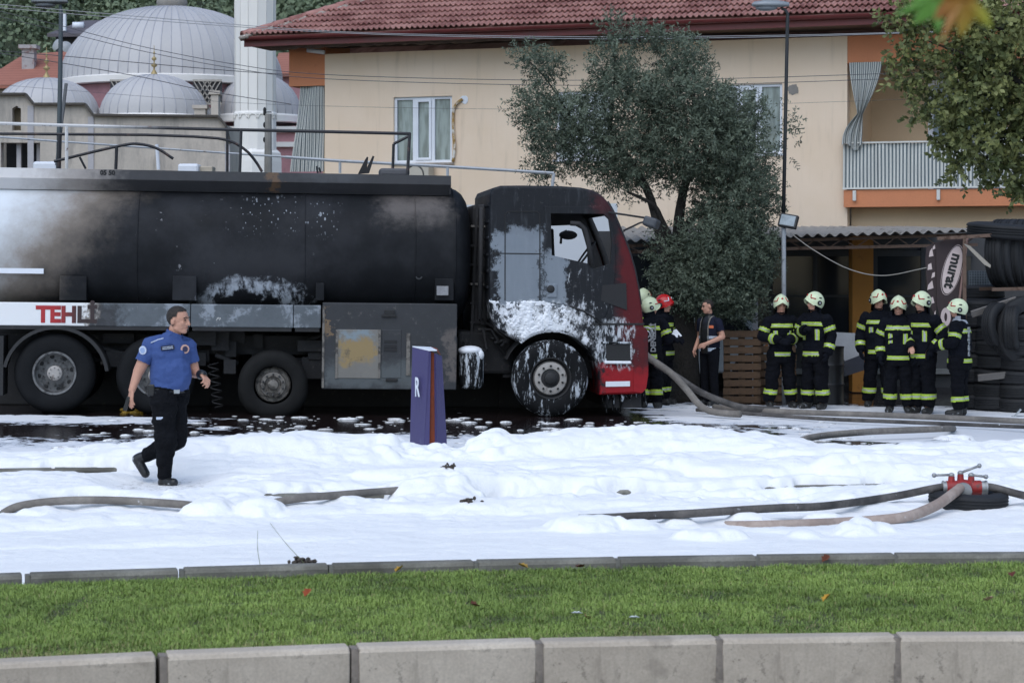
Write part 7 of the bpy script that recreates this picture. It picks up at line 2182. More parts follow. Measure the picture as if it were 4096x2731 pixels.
for i, (x, y, w, h_) in enumerate(((2139, 580, 14, 20), (2136, 612, 12, 16), (2144, 632, 10, 14), (2138, 655, 16, 22), (2142, 690, 10, 16), (2146, 568, 8, 12), (2148, 720, 5, 14))):
    p = bp(x, y); s_ = K / FPX * YBN
    MB().prism([(p[0] + q.uniform(-.5, -.2) * w * s_, p[1] - .5 * h_ * s_), (p[0] + q.uniform(.2, .5) * w * s_, p[1] - q.uniform(.2, .5) * h_ * s_), (p[0] + q.uniform(.1, .4) * w * s_, p[1] + .5 * h_ * s_), (p[0] - q.uniform(.2, .4) * w * s_, p[1] + q.uniform(0, .4) * h_ * s_)], 0.012, 0.019).build('pale_mark', M_banw, ban)
MB().tube([at(2222, 543, YBN) - V3(0, YBN, 0), at(2204, 690, YBN) - V3(0, YBN, 0), at(2192, 800, YBN) - V3(0, YBN, 0)], 0.02, 8).build('pole', pm('pinkish_pole', hx('8d6f68'), 0.6), ban, smooth=True)

# -- pallets on edge, leaning in a row: boards as parts
M_wood1 = pm('pallet_wood', hx('54402e'), 0.85, var=0.35, scale=4, bump=0.4, dirt=hx('33281e'), dirt_amt=0.4, dirt_scale=3)
def pallet(x0, x1, ytop, ybot, Y, lab, seed):
    q = random.Random(seed)
    g = g_at((x0 + x1) / 2, Y)
    r = empty('pallet', (g.x, Y, g.z)); tag(r, lab, 'pallet', 'wooden pallets standing on edge')
    w = (x1 - x0) / px_m(Y); h_ = (ybot - ytop) / px_m(Y); n = 9
    for i in range(n):
        z = h_ * (i + 0.5) / n; bh = h_ / n * 0.40
        o = MB().box((-w/2, 0, -bh), (w/2, 0.022, bh)).build('board', M_wood1, r, bevel=0.004); o.location = (q.uniform(-.01, .01), q.uniform(-.01, .01), z); o.rotation_euler = (0, q.uniform(-.012, .012), 0)
    for xx in (-w/2 + 0.06, 0, w/2 - 0.06):
        MB().box((xx - 0.05, 0.034, 0), (xx + 0.05, 0.12, h_)).build('stringer', M_wood1, r)
    r.rotation_euler = (math.radians(-7), 0, math.radians(q.uniform(-4, 4)))
pallet(1662, 1748, 756, 926, 34.6, 'brown wooden pallet on edge behind the vested person', 1)
pallet(1740, 1830, 752, 922, 35.0, 'brown wooden pallet on edge behind the two firefighters', 2)
# pale sheet metal and a black barrel behind the firefighters
p0 = at(1880, 800, 35.2)
def panel_px(name, pts, Y, m, lab, cat, th=0.03):
    P = [(at(x, y, Y).x, at(x, y, Y).z) for x, y in pts]
    o = MB().prism(P, Y, Y + th).build(name, m, None); return tag(o, lab, cat)
panel_px('sheet_metal', [(1902, 762), (1982, 766), (1980, 850), (1948, 836), (1925, 812), (1905, 800)], 35.6, pm('pale_sheet', hx('a3a6ab'), 0.6, var=0.15), 'pale bent metal sheet between the two groups of firefighters', 'metal sheet')
panel_px('car_bonnet', [(1925, 835), (1985, 812), (1985, 850), (1935, 866)], 35.3, pm('dark_blue_paint', hx('3a3d48'), 0.35), 'dark blue car panel leaning below the pale sheet', 'car panel')
g = g_at(1897, 34.8)
ba = MB().lathe([(0.001, 0), (0.28, 0), (0.285, 0.03), (0.275, 0.06), (0.275, 0.28), (0.288, 0.31), (0.275, 0.34), (0.275, 0.58), (0.288, 0.61), (0.275, 0.64), (0.275, 0.86), (0.285, 0.89), (0.26, 0.89), (0.25, 0.86), (0.001, 0.86)], 28).build('barrel', M_blk, None, smooth=True, angle=35); ba.location = g
tag(ba, 'black barrel behind the firefighter who looks left', 'barrel')
# white car nose showing beside the tree trunk
car = empty('parked_car', g_at(1560, 38.0)); tag(car, 'pale parked car half hidden behind the tree and people', 'car')
M_carw = pm('pale_car_paint', hx('aeb3b5'), 0.35, var=0.06)
cb = [(-1.9, .35), (-1.95, .62), (-1.75, .80), (-1.0, .90), (-.45, 1.40), (.9, 1.42), (1.5, .95), (1.9, .85), (1.95, .40), (1.6, .30), (-1.6, .30)]
body = MB().prism(cb, -0.0, 1.6).build('body', M_carw, car, bevel=0.06)
MB().prism([(-.95, .92), (-.43, 1.34), (.2, 1.36), (.2, .93)], -0.008, -0.002).build('window', M_shopg, car); MB().prism([(.27, .93), (.27, 1.36), (.85, 1.36), (1.3, .95)], -0.008, -0.002).build('window', M_shopg, car)
MB().box((-1.98, -0.02, .38), (-1.7, 1.62, .56)).build('bumper', M_blk, car, bevel=0.03); MB().box((1.75, -0.02, .36), (1.99, 1.62, .55)).build('bumper', M_blk, car, bevel=0.03)
for xx in (-1.2, 1.2):
    wv = link_mesh('wheel', MB().lathe([(.001, .09), (.18, .09), (.2, .1), (.3, .1), (.31, .06), (.31, -.1)], 28, M=Matrix.Translation((xx, 0.06, .31)) @ RX90).mesh('wheel', M_tyre, True), car)
MB().ball((1.90, 0.12, .74), (.10, .10, .07), 12).build('headlamp', M_sil, car, smooth=True); MB().ball((1.93, 0.3, .5), (.05, .06, .04), 10).build('fog_lamp', pm('bright_lamp', hx('dfe6ee'), 0.2), car, smooth=True)
MB().prism([(1.35, .72), (1.5, .80), (1.5, .66)], -0.01, -0.003).build('indicator', pm('amber_lamp', (0.5, 0.16, 0.03), 0.4), car)

# -- lamp post at the right with floodlight
YL = 34.6
M_pole = pm('black_pole', (0.020, 0.022, 0.024), 0.5, var=0.2)
lp = empty('lamp_post', g_at(1801, YL)); tag(lp, 'tall lamp post, black above and white below, beside the olive tree', 'lamp post')
def rel(o, p): return Vector(p) - o.location
MB().tube([rel(lp, at(1799.5, 492, YL)), rel(lp, at(1804, 280, YL)), rel(lp, at(1808.5, 60, YL)), rel(lp, at(1809, 32, YL)), rel(lp, at(1803, 23, YL)), rel(lp, at(1795, 20, YL))], [0.030, 0.028, 0.027, 0.026, 0.024, 0.022], 12).build('upper_pole', M_pole, lp, smooth=True)
MB().tube([Vector((0, 0, 0)), rel(lp, at(1800, 520, YL)), rel(lp, at(1799.5, 495, YL))], 0.035, 12).build('lower_pole', pm('whitewashed_pole', hx('a7abb0'), 0.7, var=0.15, scale=4, dirt=hx('55504c'), dirt_amt=0.3), lp, smooth=True)
def lamp_head(o, x, y, Y, k, m1):
    c_ = rel(o, at(x, y, Y))
    hd = MB()
    hd.loft = None
    rings_ = [(-0.30, .05, .02), (-0.27, .10, .05), (-0.12, .13, .075), (0.08, .12, .075), (0.20, .08, .055), (0.27, .045, .04)]
    vs = []; n = 16
    for xx, ry, rz in rings_:
        for kk in range(n):
            a = 2 * math.pi * kk / n
            vs.append(c_ + Vector((xx, ry * math.cos(a), rz * (math.sin(a) if math.sin(a) > 0 else 0.55 * math.sin(a)))) * k)
    m_ = len(rings_)
    hd.add(vs, [(i*n + q_, i*n + (q_+1) % n, (i+1)*n + (q_+1) % n, (i+1)*n + q_) for i in range(m_-1) for q_ in range(n)] + [tuple(range(n)), tuple((m_-1)*n + q_ for q_ in range(n))])
    hh = hd.build('lamp_head', m1, o, smooth=True, angle=50)
    MB().ball(c_ + Vector((-0.08, 0, -0.045)) * k, (0.17 * k, 0.09 * k, 0.05 * k), 14).build('lamp_glass', pm('lamp_glass', hx('777b80'), 0.2), hh, smooth=True)
lamp_head(lp, 1772, 12, YL, 1.0, pm('lamp_casing', hx('8a8f94'), 0.5, 0.2))
fl = empty('floodlight', at(1810, 507, YL - 0.1)); tag(fl, 'black floodlight clamped to the lamp post above the firefighters', 'floodlight')
Mf = Euler((math.radians(-15), math.radians(10), math.radians(-24))).to_matrix().to_4x4()
MB().box((-0.145, -0.02, -0.105), (0.145, 0.07, 0.105), M=Mf).build('housing', M_blk, fl, bevel=0.012)
MB().box((-0.115, -0.026, -0.08), (0.115, -0.018, 0.08), M=Mf).build('glass', pm('flood_glass', hx('8f9aa0'), 0.12, var=0.2, scale=9), fl)
for kk in range(5): MB().box((-0.12, 0.07, -0.09 + 0.042 * kk), (0.12, 0.10, -0.08 + 0.042 * kk), M=Mf).build('cooling_fin', M_blk, fl)
MB().bar((-0.05, 0.06, -0.12), (-0.05, 0.06, -0.02), 0.03).build('bracket', M_blk, fl)
cb_ = spline([at(1815, 535, YL - .1), at(1870, 575, YL - .2), at(1950, 618, YL - .4), at(2030, 633, YL - .6), at(2128, 615, YBN)], 30)
o = MB().tube(cb_, 0.008, 5).build('cable', pm('pale_cable', hx('8f8b84'), 0.7), None, smooth=True); tag(o, 'thin slack cable from the floodlight to the banner', 'cable')
# -- street lamp far left
YQ = 48.0
sl = empty('street_lamp', g_at(134, YQ)); tag(sl, 'grey street lamp on thin pole in front of the big dome', 'street lamp')
MB().tube([Vector((0, 0, 0)), rel(sl, at(134, 380, YQ)), rel(sl, at(138, 200, YQ)), rel(sl, at(140, 30, YQ)), rel(sl, at(138, 12, YQ))], [0.05, 0.05, 0.05, 0.045, 0.035], 10).build('pole', pm('slate_pole', hx('4b5458'), 0.6), sl, smooth=True)
lamp_head(sl, 116, 5, YQ, 1.35, pm('lamp_casing_dark', hx('74787a'), 0.5, 0.2))
o = MB().bar(at(152, 192, 50), at(130, 380, 50), 0.08, 0.06).build('leaning_bar', pm('grey_bar', hx('67696c'), 0.7), None); tag(o, 'grey bar leaning against the street lamp pole', 'bar')
# -- concrete utility pole with insulators
YU = 66.0
up_ = empty('utility_pole', (at(616, 390, YU).x, YU, 0)); tag(up_, 'slim concrete utility pole in front of the minaret foot', 'utility pole')
MB().tube([Vector((0, 0, 0)), rel(up_, at(616, 262, YU))], [0.16, 0.10], 8).build('pole', pm('pole_concrete', hx('8b8882'), 0.9), up_)
for yy in (258, 264, 292, 326):
    p = rel(up_, at(608, yy, YU)); MB().bar((p.x + 0.2, 0, p.z), (p.x, 0, p.z), 0.03).ball((p.x, 0, p.z + 0.06), (0.05, 0.05, 0.09), 8).build('insulator', M_dark, up_)
# -- overhead wires
M_wire = pm('wire_grey', hx('9a9a9c'), 0.6, var=0.1)
M_wired = pm('wire_dark', hx('4c4c50'), 0.6, var=0.1)
k4 = 1 / K
wires = [([(0, 19), (650, 75), (1300, 125), (1900, 143), (2500, 149), (3200, 141), (3700, 128)], 40, 0.0065, M_wire, 'upper cable of the pair crossing just below the eaves'),
         ([(0, 33), (650, 86), (1300, 130), (1900, 149), (2500, 157), (3200, 146), (3700, 131)], 40.3, 0.0065, M_wire, 'lower cable of the pair crossing just below the eaves'),
         ([(0, 47), (240, 103), (560, 185), (940, 258), (1300, 299), (2099, 321), (2855, 316), (3580, 294), (3800, 288)], 41, 0.006, M_wired, 'upper wire of the pair crossing the beige wall above the windows'),
         ([(0, 69), (240, 125), (560, 203), (940, 275), (1300, 316), (2143, 341), (2899, 337), (3580, 315), (3800, 308)], 41.3, 0.006, M_wired, 'lower wire of the pair crossing the beige wall above the windows'),
         ([(0, 205), (240, 224), (580, 254), (940, 285), (1170, 300)], 52, 0.009, M_wired, 'wire crossing the domes, ending left of the house'),
         ([(0, 214), (240, 252), (560, 308), (830, 365), (1165, 418)], 53, 0.009, M_wired, 'wire sloping steeply across the front domes'),
         ([(0, 340), (700, 395), (1200, 422), (2020, 437), (2700, 430), (3196, 413), (3800, 392)], 42, 0.003, M_wired, 'very thin wire crossing the tops of the windows')]
for pts, Y, r, m, lab in wires:
    P_ = spline([at(x * k4, y * k4, Y) for x, y in pts], 60)
    P_ = [P_[0] + (P_[0] - P_[1]) * 12] + P_
    if pts[-1][0] > 3000: P_ = P_ + [P_[-1] + (P_[-1] - P_[-2]) * 12]
    o = MB().tube(P_, r, 5).build('wire', m, None, smooth=True); tag(o, lab, 'wire', 'overhead wires')

# -- hoses
def hose_mat(name, c0, c1):
    t = NT(name); n = t.noise(3, 5, 0.65); f = t.noise(26, 4, 0.7)
    c = t.mix(t.sm(n, 0.35, 0.65), c0, c1); c = t.mix(t.lin(f, 0.3, 0.7, 0, 0.4), c, sc(c0, 0.5))
    c = t.mix(t.sm(t.noise(7, 5, 0.7), 0.66, 0.74), c, (0.7, 0.72, 0.75)); t.bump(f, 0.3, 0.005)
    return t.out(c, 0.8)
M_hose = hose_mat('grey_hose', hx('6f6963'), hx('8c857d')); M_hosed = hose_mat('dark_hose', hx('3e3b3a'), hx('6a6561')); M_hosep = hose_mat('pinkish_hose', hx('a08d82'), hx('b5a499'))
def hose(pts, r, m, lab, closed=False, n=70):
    o = MB().tube(spline(pts, n), r, 12).build('fire_hose', m, None, smooth=True)
    return tag(o, lab, 'hose', 'fire hoses lying in the foam')
def hg(x, y, lift=0.0, zref=0.16):
    """point on the hose line: pixel on a surface zref above the road"""
    Y = (CAMZ - zref) * FPX / (y * K - HZ); p = at(x, y, Y); p.z += lift; return p
R1_ = 0.034
hose([hg(-40, 1205, zref=.06), hg(0, 1183, zref=.10), hg(40, 1163, zref=.17), hg(110, 1152, zref=.20), hg(200, 1148, zref=.21), hg(300, 1150, zref=.20), hg(380, 1155, zref=.19), hg(440, 1160, zref=.17), hg(480, 1166, zref=.08)], R1_, M_hose, 'arched grey hose over the bare kerb in the left foreground')
hose([hg(590, 1168, zref=.10), hg(620, 1156, zref=.17), hg(690, 1144, zref=.20), hg(780, 1136, zref=.20), hg(880, 1128, zref=.19), hg(975, 1122, zref=.17), hg(1010, 1122, zref=.08)], R1_, M_hose, 'grey hose over the second bare kerb, left of centre')
mfp = (2212, 1116)
YM = 19.6
hose([at(2172, 1117, YM), at(2140, 1122, YM - .05), at(2050, 1140, YM - .1), hg(1900, 1161, zref=.16), hg(1790, 1166, zref=.17), hg(1700, 1171, zref=.17), hg(1600, 1178, zref=.17), hg(1480, 1184, zref=.15), hg(1400, 1188, zref=.12), hg(1330, 1190, zref=.04)], R1_, M_hosed, 'long dark hose running left from the red manifold')
hose([at(2206, 1120, YM - .16), at(2188, 1134, YM - .35), at(2150, 1160, YM - .7), hg(2090, 1184, zref=.12), hg(2020, 1194, zref=.10), hg(1930, 1200, zref=.07), hg(1860, 1203, zref=.08), hg(1750, 1207, zref=.08), hg(1660, 1208, zref=.05), hg(1600, 1210, zref=.0)], 0.044, M_hosep, 'pale pinkish hose coming forward from the red manifold')
hose([at(2262, 1117, YM), at(2285, 1120, YM), at(2330, 1132, YM - .1), at(2400, 1150, YM - .3)], R1_, M_hosed, 'short hose leaving the red manifold to the right')
hose([hg(1845, 1050, zref=.12), hg(1826, 1036, zref=.16), hg(1824, 1021, zref=.18), hg(1850, 1008, zref=.18), hg(1900, 999, zref=.18), hg(2000, 991, zref=.17), hg(2100, 987, zref=.16), hg(2172, 984, zref=.14), hg(2190, 984, zref=.06)], 0.040, M_hose, 'hose curving round a bare dark puddle at the right')
hose([hg(1640, 934, zref=.12), hg(1720, 941, zref=.12), hg(1850, 947, zref=.13), hg(2000, 952, zref=.12), hg(2150, 958, zref=.11), hg(2300, 965, zref=.11), hg(2400, 970, zref=.1)], 0.040, M_hose, 'thick hose lying along the feet of the firefighters')
hose([hg(1600, 941, zref=.12), hg(1750, 952, zref=.1), hg(1900, 962, zref=.1), hg(2050, 968, zref=.1), hg(2250, 976, zref=.08), hg(2400, 982, zref=.1)], 0.026, M_hosed, 'second flatter hose along the ground in front of the firefighters')
YH = 31.4
hose([at(1480, 812, YH), at(1500, 828, YH), at(1540, 856, YH), at(1575, 892, YH), at(1605, 928, YH), at(1630, 943, YH - .1), at(1665, 949, YH - .3), at(1700, 951, YH - .5)], 0.048, M_hosep if False else M_hose, 'raised hose arching down from the truck front to the foam')
hose([at(1505, 836, YH + .5), at(1550, 862, YH + .5), at(1600, 895, YH + .5), at(1650, 918, YH + .5), at(1710, 936, YH + .5), at(1790, 941, YH + .5)], 0.046, M_hosed, 'second hose sloping from the truck front towards the pallets')
# coupling at the right edge
p = at(2343, 966, 32.3); o = empty('hose_coupling', p); tag(o, 'small silver and red hose coupling at the right edge', 'coupling')
MB().tube([V3(-.12, 0, 0), V3(.1, 0, 0)], 0.075, 14).build('sleeve', M_sil, o); MB().tube([V3(.1, 0, 0), V3(.35, 0, 0)], 0.06, 14).build('body', M_helmred, o); MB().bar((-.1, -.05, .05), (.0, -.05, .17), 0.025).build('lever', M_sil, o)
# -- red three-way manifold resting on a tyre
M_mred = pm('manifold_red', (0.30, 0.022, 0.02), 0.5, var=0.3, scale=14, dirt=(0.10, 0.05, 0.045), dirt_amt=0.3, dirt_scale=12)
M_alu = pm('cast_aluminium', hx('9b9c9c'), 0.45, 0.5, var=0.15, scale=10)
pt_ = at(2224, 1148, YM); tyr = tyre_obj(tyre_mesh(0.345, 0.165, 0.58), (pt_.x, YM, pt_.z), (math.radians(2), math.radians(2), 0), 'black tyre lying under the red hose manifold', None)
mf = empty('hose_manifold', at(2213, 1120, YM)); tag(mf, 'red three-way hose manifold with silver levers on a tyre', 'hose manifold')
b = MB().tube([V3(-.15, 0, 0), V3(.15, 0, 0)], [.062, .066], 20).ball((0, 0, 0), (.10, .09, .075), 18).tube([V3(0, 0, 0), V3(-0.03, -.14, -.005)], [.06, .055], 18)
b.build('body', M_mred, mf, smooth=True, angle=40)
for i, (xx, yy, hh) in enumerate(((-.105, 0, .10), (-.02, .03, .115), (.065, -0.01, .10))):
    MB().tube([V3(xx, yy, .03), V3(xx, yy, hh)], [.033, .027], 14).build('valve_neck', M_mred, mf, smooth=True, angle=40)
    MB().ball((xx, yy, hh + .012), (.028, .028, .022), 12).build('valve_cap', M_alu, mf, smooth=True)
    ends = (V3(xx - .155, yy - .02, hh + .012), V3(xx + .165, yy, hh + .075), V3(xx + .125, yy - .02, hh + .0))[i]
    MB().tube([V3(xx, yy, hh + .015), ends], .011, 8).ball(ends, .021, 10).build('lever', M_alu, mf, smooth=True)
for p0, p1, r in ((V3(-.145, 0, 0), V3(-.185, 0, 0), .058), (V3(.145, 0, 0), V3(.205, 0, 0), .060), (V3(-.028, -.13, -.005), V3(-.036, -.19, -.01), .066)):
    MB().tube([p0, p1], r, 20).tube([p1 + (p0 - p1) * .3, p1 + (p0 - p1) * .05], r * 1.1, 20).build('coupling', M_alu, mf, smooth=True, angle=40)

# -- folded purple sign standing in the foam
YP = 24.6
sg_ = empty('folding_sign', (0, YP, 0)); tag(sg_, 'folded purple board sign with white letter standing in the foam', 'sign')
M_purp = pm('purple_panel', hx('46406a'), 0.55, var=0.08, scale=3, dirt=hx('7a7796'), dirt_amt=0.1)
M_rustp = pm('rust_orange', hx('7a3a22'), 0.85, var=0.25, scale=8)
def sp_(x, y, dy): 
    p = at(x, y, YP + dy); return Vector((p.x, dy, p.z))
def quad_solid(name, A, m, th=(0, 0.02, 0)):
    th = Vector(th); b = MB(); v = [Vector(p) for p in A]
    b.add(v + [p + th for p in v], [(0, 1, 2, 3), (7, 6, 5, 4), (0, 4, 5, 1), (1, 5, 6, 2), (2, 6, 7, 3), (3, 7, 4, 0)]); return b.build(name, m, sg_, bevel=0.003)
yb_ = 1036
quad_solid('panel', [sp_(941, yb_, .30), sp_(973, yb_ + 4, 0), sp_(985, 806, 0), sp_(947, 797, .30)], M_purp)
quad_solid('panel', [sp_(973, yb_ + 4, 0), sp_(986, yb_ + 4, 0.02), sp_(990, 808, 0.02), sp_(985, 806, 0)], M_purp)
quad_solid('core', [sp_(984, yb_ + 4, .06), sp_(1000, yb_ + 4, .06), sp_(1000, 812, .06), sp_(988, 806, .06)], M_rustp)
quad_solid('panel', [sp_(1003, yb_ + 8, .0), sp_(1028, yb_ + 10, .16), sp_(1015, 818, .16), sp_(1000, 812, .0)], M_purp)
quad_solid('panel', [sp_(999, yb_ + 6, .04), sp_(1004, yb_ + 8, .0), sp_(1001, 812, .0), sp_(997, 812, .04)], M_purp)
quad_solid('lid', [sp_(947, 797, .30), sp_(985, 806, 0.0), sp_(1004, 806, .02), sp_(990, 799, .25)], M_pvc, (0, 0, 0.012))
quad_solid('lid', [sp_(990, 799, .25), sp_(1004, 806, .02), sp_(1012, 816, .1), sp_(1004, 802, .25)], M_rustp, (0, 0, 0.012))
lp_ = sp_(953, 909, .20); dirv = (sp_(973, yb_, 0) - sp_(941, yb_, .30)); az_ = math.atan2(dirv.y, dirv.x)
Mt = Matrix.Translation(lp_ + Vector((0, -0.03, 0))) @ Matrix.Rotation(az_, 4, 'Z') @ RX90
text('lettering', 'R', 0.30, Mt, M_pvc, sg_, bold=0.004, sx=0.62, extr=0.003)

# -- small stray things
def leaf_mesh(name, m, L=0.09, W=0.05, curl=0.02):
    b = MB(); pts = [(-L/2, 0), (-L*.2, W*.5), (L*.05, W*.38), (L*.12, W*.62), (L*.28, W*.28), (L/2, 0), (L*.28, -W*.28), (L*.12, -W*.6), (L*.05, -W*.38), (-L*.2, -W*.5)]
    b.add([(x, y, curl * (abs(y) / W * 2 + (x / L) ** 2)) for x, y in pts] + [(0, 0, 0)], [(i, (i + 1) % 10, 10) for i in range(10)])
    me = b.mesh(name, m); return me
leafs = [((706, 1362), hx('9a4a26'), 'rust red leaf in the grass left of centre'), ((918, 1307), hx('a8822c'), 'yellow leaf against the far kerb'), ((1090, 1390), hx('6e3a28'), 'brown leaf in the middle of the grass'), ((1900, 1373), hx('b88a2a'), 'yellow orange leaf lying in the right part of the grass'), ((1333, 1302), hx('5a3320'), 'dark brown leaf at the far kerb, right of centre'), ((1896, 1283), hx('6a3a24'), 'upright brown leaf on the far kerb at right'), ((2270, 1378), hx('a58a72'), 'pale tan leaf at the right end of the grass'), ((1348, 1419), hx('8a5a3c'), 'tan leaf beside the white scraps'), ((2325, 1320), hx('6a3524'), 'small red brown leaf near the right end of the grass'), ((1200, 1300), hx('9a7a30'), 'small ochre leaf by the far kerb, centre')]
for i, ((x, y), col, lab) in enumerate(leafs):
    zr2 = 0.10; Y = (CAMZ - zr2) * FPX / (y * K - HZ); p = at(x, y, Y)
    o = link_mesh('fallen_leaf', leaf_mesh('fallen_leaf', pm('leaf_tint', col, 0.7, var=0.2, scale=30)), None, p); o.rotation_euler = (random.uniform(-.5, .5), random.uniform(-.5, .5), random.uniform(0, 6)); tag(o, lab, 'leaf', 'fallen leaves on the verge')
for (x, y, lab) in ((1457, 1418, 'white paper scrap near the middle of the grass'), (1325, 1408, 'small white scrap left of the larger paper scrap')):
    p = at(x, y, (CAMZ - .10) * FPX / (y * K - HZ)); o = link_mesh('paper_scrap', leaf_mesh('paper_scrap', M_pvc, 0.07, 0.03, 0.01), None, p); tag(o, lab, 'scrap', 'white scraps in the grass')
def clod(name, x, y, r, m, lab, n=26, zr2=0.1, cat='clod'):
    q = random.Random(int(x)); p = on_foam(x, y) if zr2 > 0.15 else at(x, y, (CAMZ - zr2) * FPX / (y * K - HZ)); b = MB()
    for _ in range(n): b.ball(p + V3(q.gauss(0, r * .8), q.gauss(0, r * .4), abs(q.gauss(0, r * .35))), (q.uniform(.2, .5) * r, q.uniform(.2, .5) * r, q.uniform(.15, .4) * r), 6)
    o = b.build(name, m, None, smooth=False); return tag(o, lab, cat)
M_clod = pm('dark_soil', (0.06, 0.048, 0.038), 0.95, var=0.5, scale=20)
clod('soil_clod', 700, 1294, 0.055, M_clod, 'clod of dark earth and roots on the far kerb')
clod('soil_clod', 1028, 1074, 0.045, M_clod, 'dark clod in the foam below the purple sign', 22, 0.2)
clod('soil_clod', 1082, 1152, 0.05, M_clod, 'ragged brown clods showing through foam right of the second hose', 14, 0.2)
clod('foam_debris', 300, 955, 0.12, pm('yellow_plastic', hx('a8862a'), 0.6, var=0.3, scale=9), 'crumpled yellow plastic under the truck behind the officer', 12, 0.12, 'plastic')
def grass_stalk(x0, y0, x1, y1, lab):
    Y = (CAMZ - .11) * FPX / (y0 * K - HZ); a = at(x0, y0, Y); e = at(x1, y1, Y)
    o = MB().tube(spline([a, (a + e) / 2 + V3(-.01, 0, 0), e], 8), [0.0022] * 5 + [0.0015] * 4, 4).build('grass_stalk', pm('stalk', hx('7d8260'), 0.8), None); tag(o, lab, 'stalk')
grass_stalk(698, 1292, 620, 1200, 'long thin stalk rising from the earth clod'); grass_stalk(598, 1300, 592, 1218, 'thin stalk at the far kerb left of the earth clod')
# ------------------------------------------------------------------ trees
def leaf_cloud(clumps, Y, dY, n_per, leaf, wid, spread, seed, sprig=12, Ls=0.16, droop=0.0):
    """sprigs of narrow leaves filling pixel-defined clumps; clump: x, y, rx, ry, density"""
    q = np.random.default_rng(seed); V = []; T = []; TW = []
    s = K / FPX * Y
    for (cx, cy, rx, ry, den) in clumps:
        c = np.array(at(cx, cy, Y)); ra = np.array([rx * s, dY * min(1.0, (rx + ry) / 160), ry * s])
        n = int(n_per * den * rx * ry / 5000)
        d = q.normal(size=(n, 3)); d /= np.linalg.norm(d, axis=1)[:, None]
        r = q.uniform(0, 1, n) ** 0.45
        p = c + d * r[:, None] * ra
        ax = d * 0.9 + q.normal(size=(n, 3)) * 0.55; ax[:, 2] += 0.25 - droop; ax /= np.linalg.norm(ax, axis=1)[:, None]
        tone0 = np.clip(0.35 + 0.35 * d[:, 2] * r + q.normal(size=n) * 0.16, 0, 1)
        for k in range(sprig):
            t = (k + 0.5) / sprig
            base = p + ax * (Ls * t)[..., None] if np.ndim(t) else p + ax * Ls * t
            side = np.cross(ax, q.normal(size=(n, 3))); side /= np.linalg.norm(side, axis=1)[:, None]
            ld = ax * 0.55 + side * 0.9; ld /= np.linalg.norm(ld, axis=1)[:, None]
            w = np.cross(ld, q.normal(size=(n, 3))); w /= np.linalg.norm(w, axis=1)[:, None]
            L = leaf * q.uniform(0.65, 1.25, n)[:, None]; Wd = wid * q.uniform(0.7, 1.2, n)[:, None]
            V.append(np.stack([base, base + ld * L * 0.5 + w * Wd, base + ld * L, base + ld * L * 0.5 - w * Wd], 1).reshape(-1, 3))
            T.append(np.repeat(np.clip(tone0 + q.normal(size=n) * 0.09, 0, 1), 4))
        TW.append((p, ax))
    V = np.concatenate(V); T = np.concatenate(T)
    return V, T, TW
def crown(name, V, T, m, parent):
    me = np_mesh(name, V, np.arange(len(V)).reshape(-1, 4), m)
    A = me.attributes.new('tone', 'FLOAT', 'POINT'); A.data.foreach_set('value', T.astype(np.float32))
    o = link_mesh(name, me, parent); o['kind'] = 'stuff'
    return o
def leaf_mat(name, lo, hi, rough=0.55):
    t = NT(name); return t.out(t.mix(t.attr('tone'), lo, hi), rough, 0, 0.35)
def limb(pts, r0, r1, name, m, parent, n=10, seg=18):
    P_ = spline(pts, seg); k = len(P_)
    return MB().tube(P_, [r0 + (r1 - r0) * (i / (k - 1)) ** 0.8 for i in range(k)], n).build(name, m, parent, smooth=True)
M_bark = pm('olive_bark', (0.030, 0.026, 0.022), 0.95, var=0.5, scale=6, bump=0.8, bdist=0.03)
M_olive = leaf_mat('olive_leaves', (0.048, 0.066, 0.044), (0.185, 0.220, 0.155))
YO = 35.2
gO = g_at(1568, YO)
ol = empty('olive_tree', (0, 0, 0)); tag(ol, 'grey green olive tree with dark forked trunk in front of the house', 'tree')
A_ = lambda x, y, d=0.0: at(x, y, YO + d)
limb([gO + V3(0, 0, -.1), A_(1572, 850), A_(1566, 760), A_(1556, 690), A_(1545, 640)], 0.27, 0.17, 'trunk', M_bark, ol, 14)
for pts, r0, r1 in (([A_(1550, 670), A_(1528, 600, -.1), A_(1512, 520, -.15), A_(1488, 440, -.1), A_(1455, 380, 0), A_(1400, 300, .1)], 0.12, 0.03), ([A_(1548, 660), A_(1556, 580, .1), A_(1560, 500, .1), A_(1572, 430, 0), A_(1600, 330, -.1), A_(1590, 200, 0)], 0.13, 0.03),
                    ([A_(1545, 560, -.1), A_(1520, 505, -.2), A_(1500, 470, -.3), A_(1440, 440, -.4)], 0.06, 0.02), ([A_(1562, 540, .1), A_(1590, 505, .1), A_(1640, 470, .2), A_(1700, 400, .2)], 0.07, 0.02), ([A_(1488, 440, -.1), A_(1420, 350, .1), A_(1330, 300, .1), A_(1270, 240, .1)], 0.05, 0.012),
                    ([A_(1400, 300, .1), A_(1410, 200, 0), A_(1412, 90, 0)], 0.035, 0.01), ([A_(1558, 640), A_(1610, 620, -.2), A_(1680, 600, -.3)], 0.06, 0.02), ([A_(1575, 420), A_(1660, 340, .1), A_(1740, 280, .2)], 0.05, 0.012), ([A_(1330, 300, .1), A_(1260, 190, .1), A_(1215, 140, .1)], 0.02, 0.006)):
    limb(pts, r0, r1, 'branch', M_bark, ol, 8)
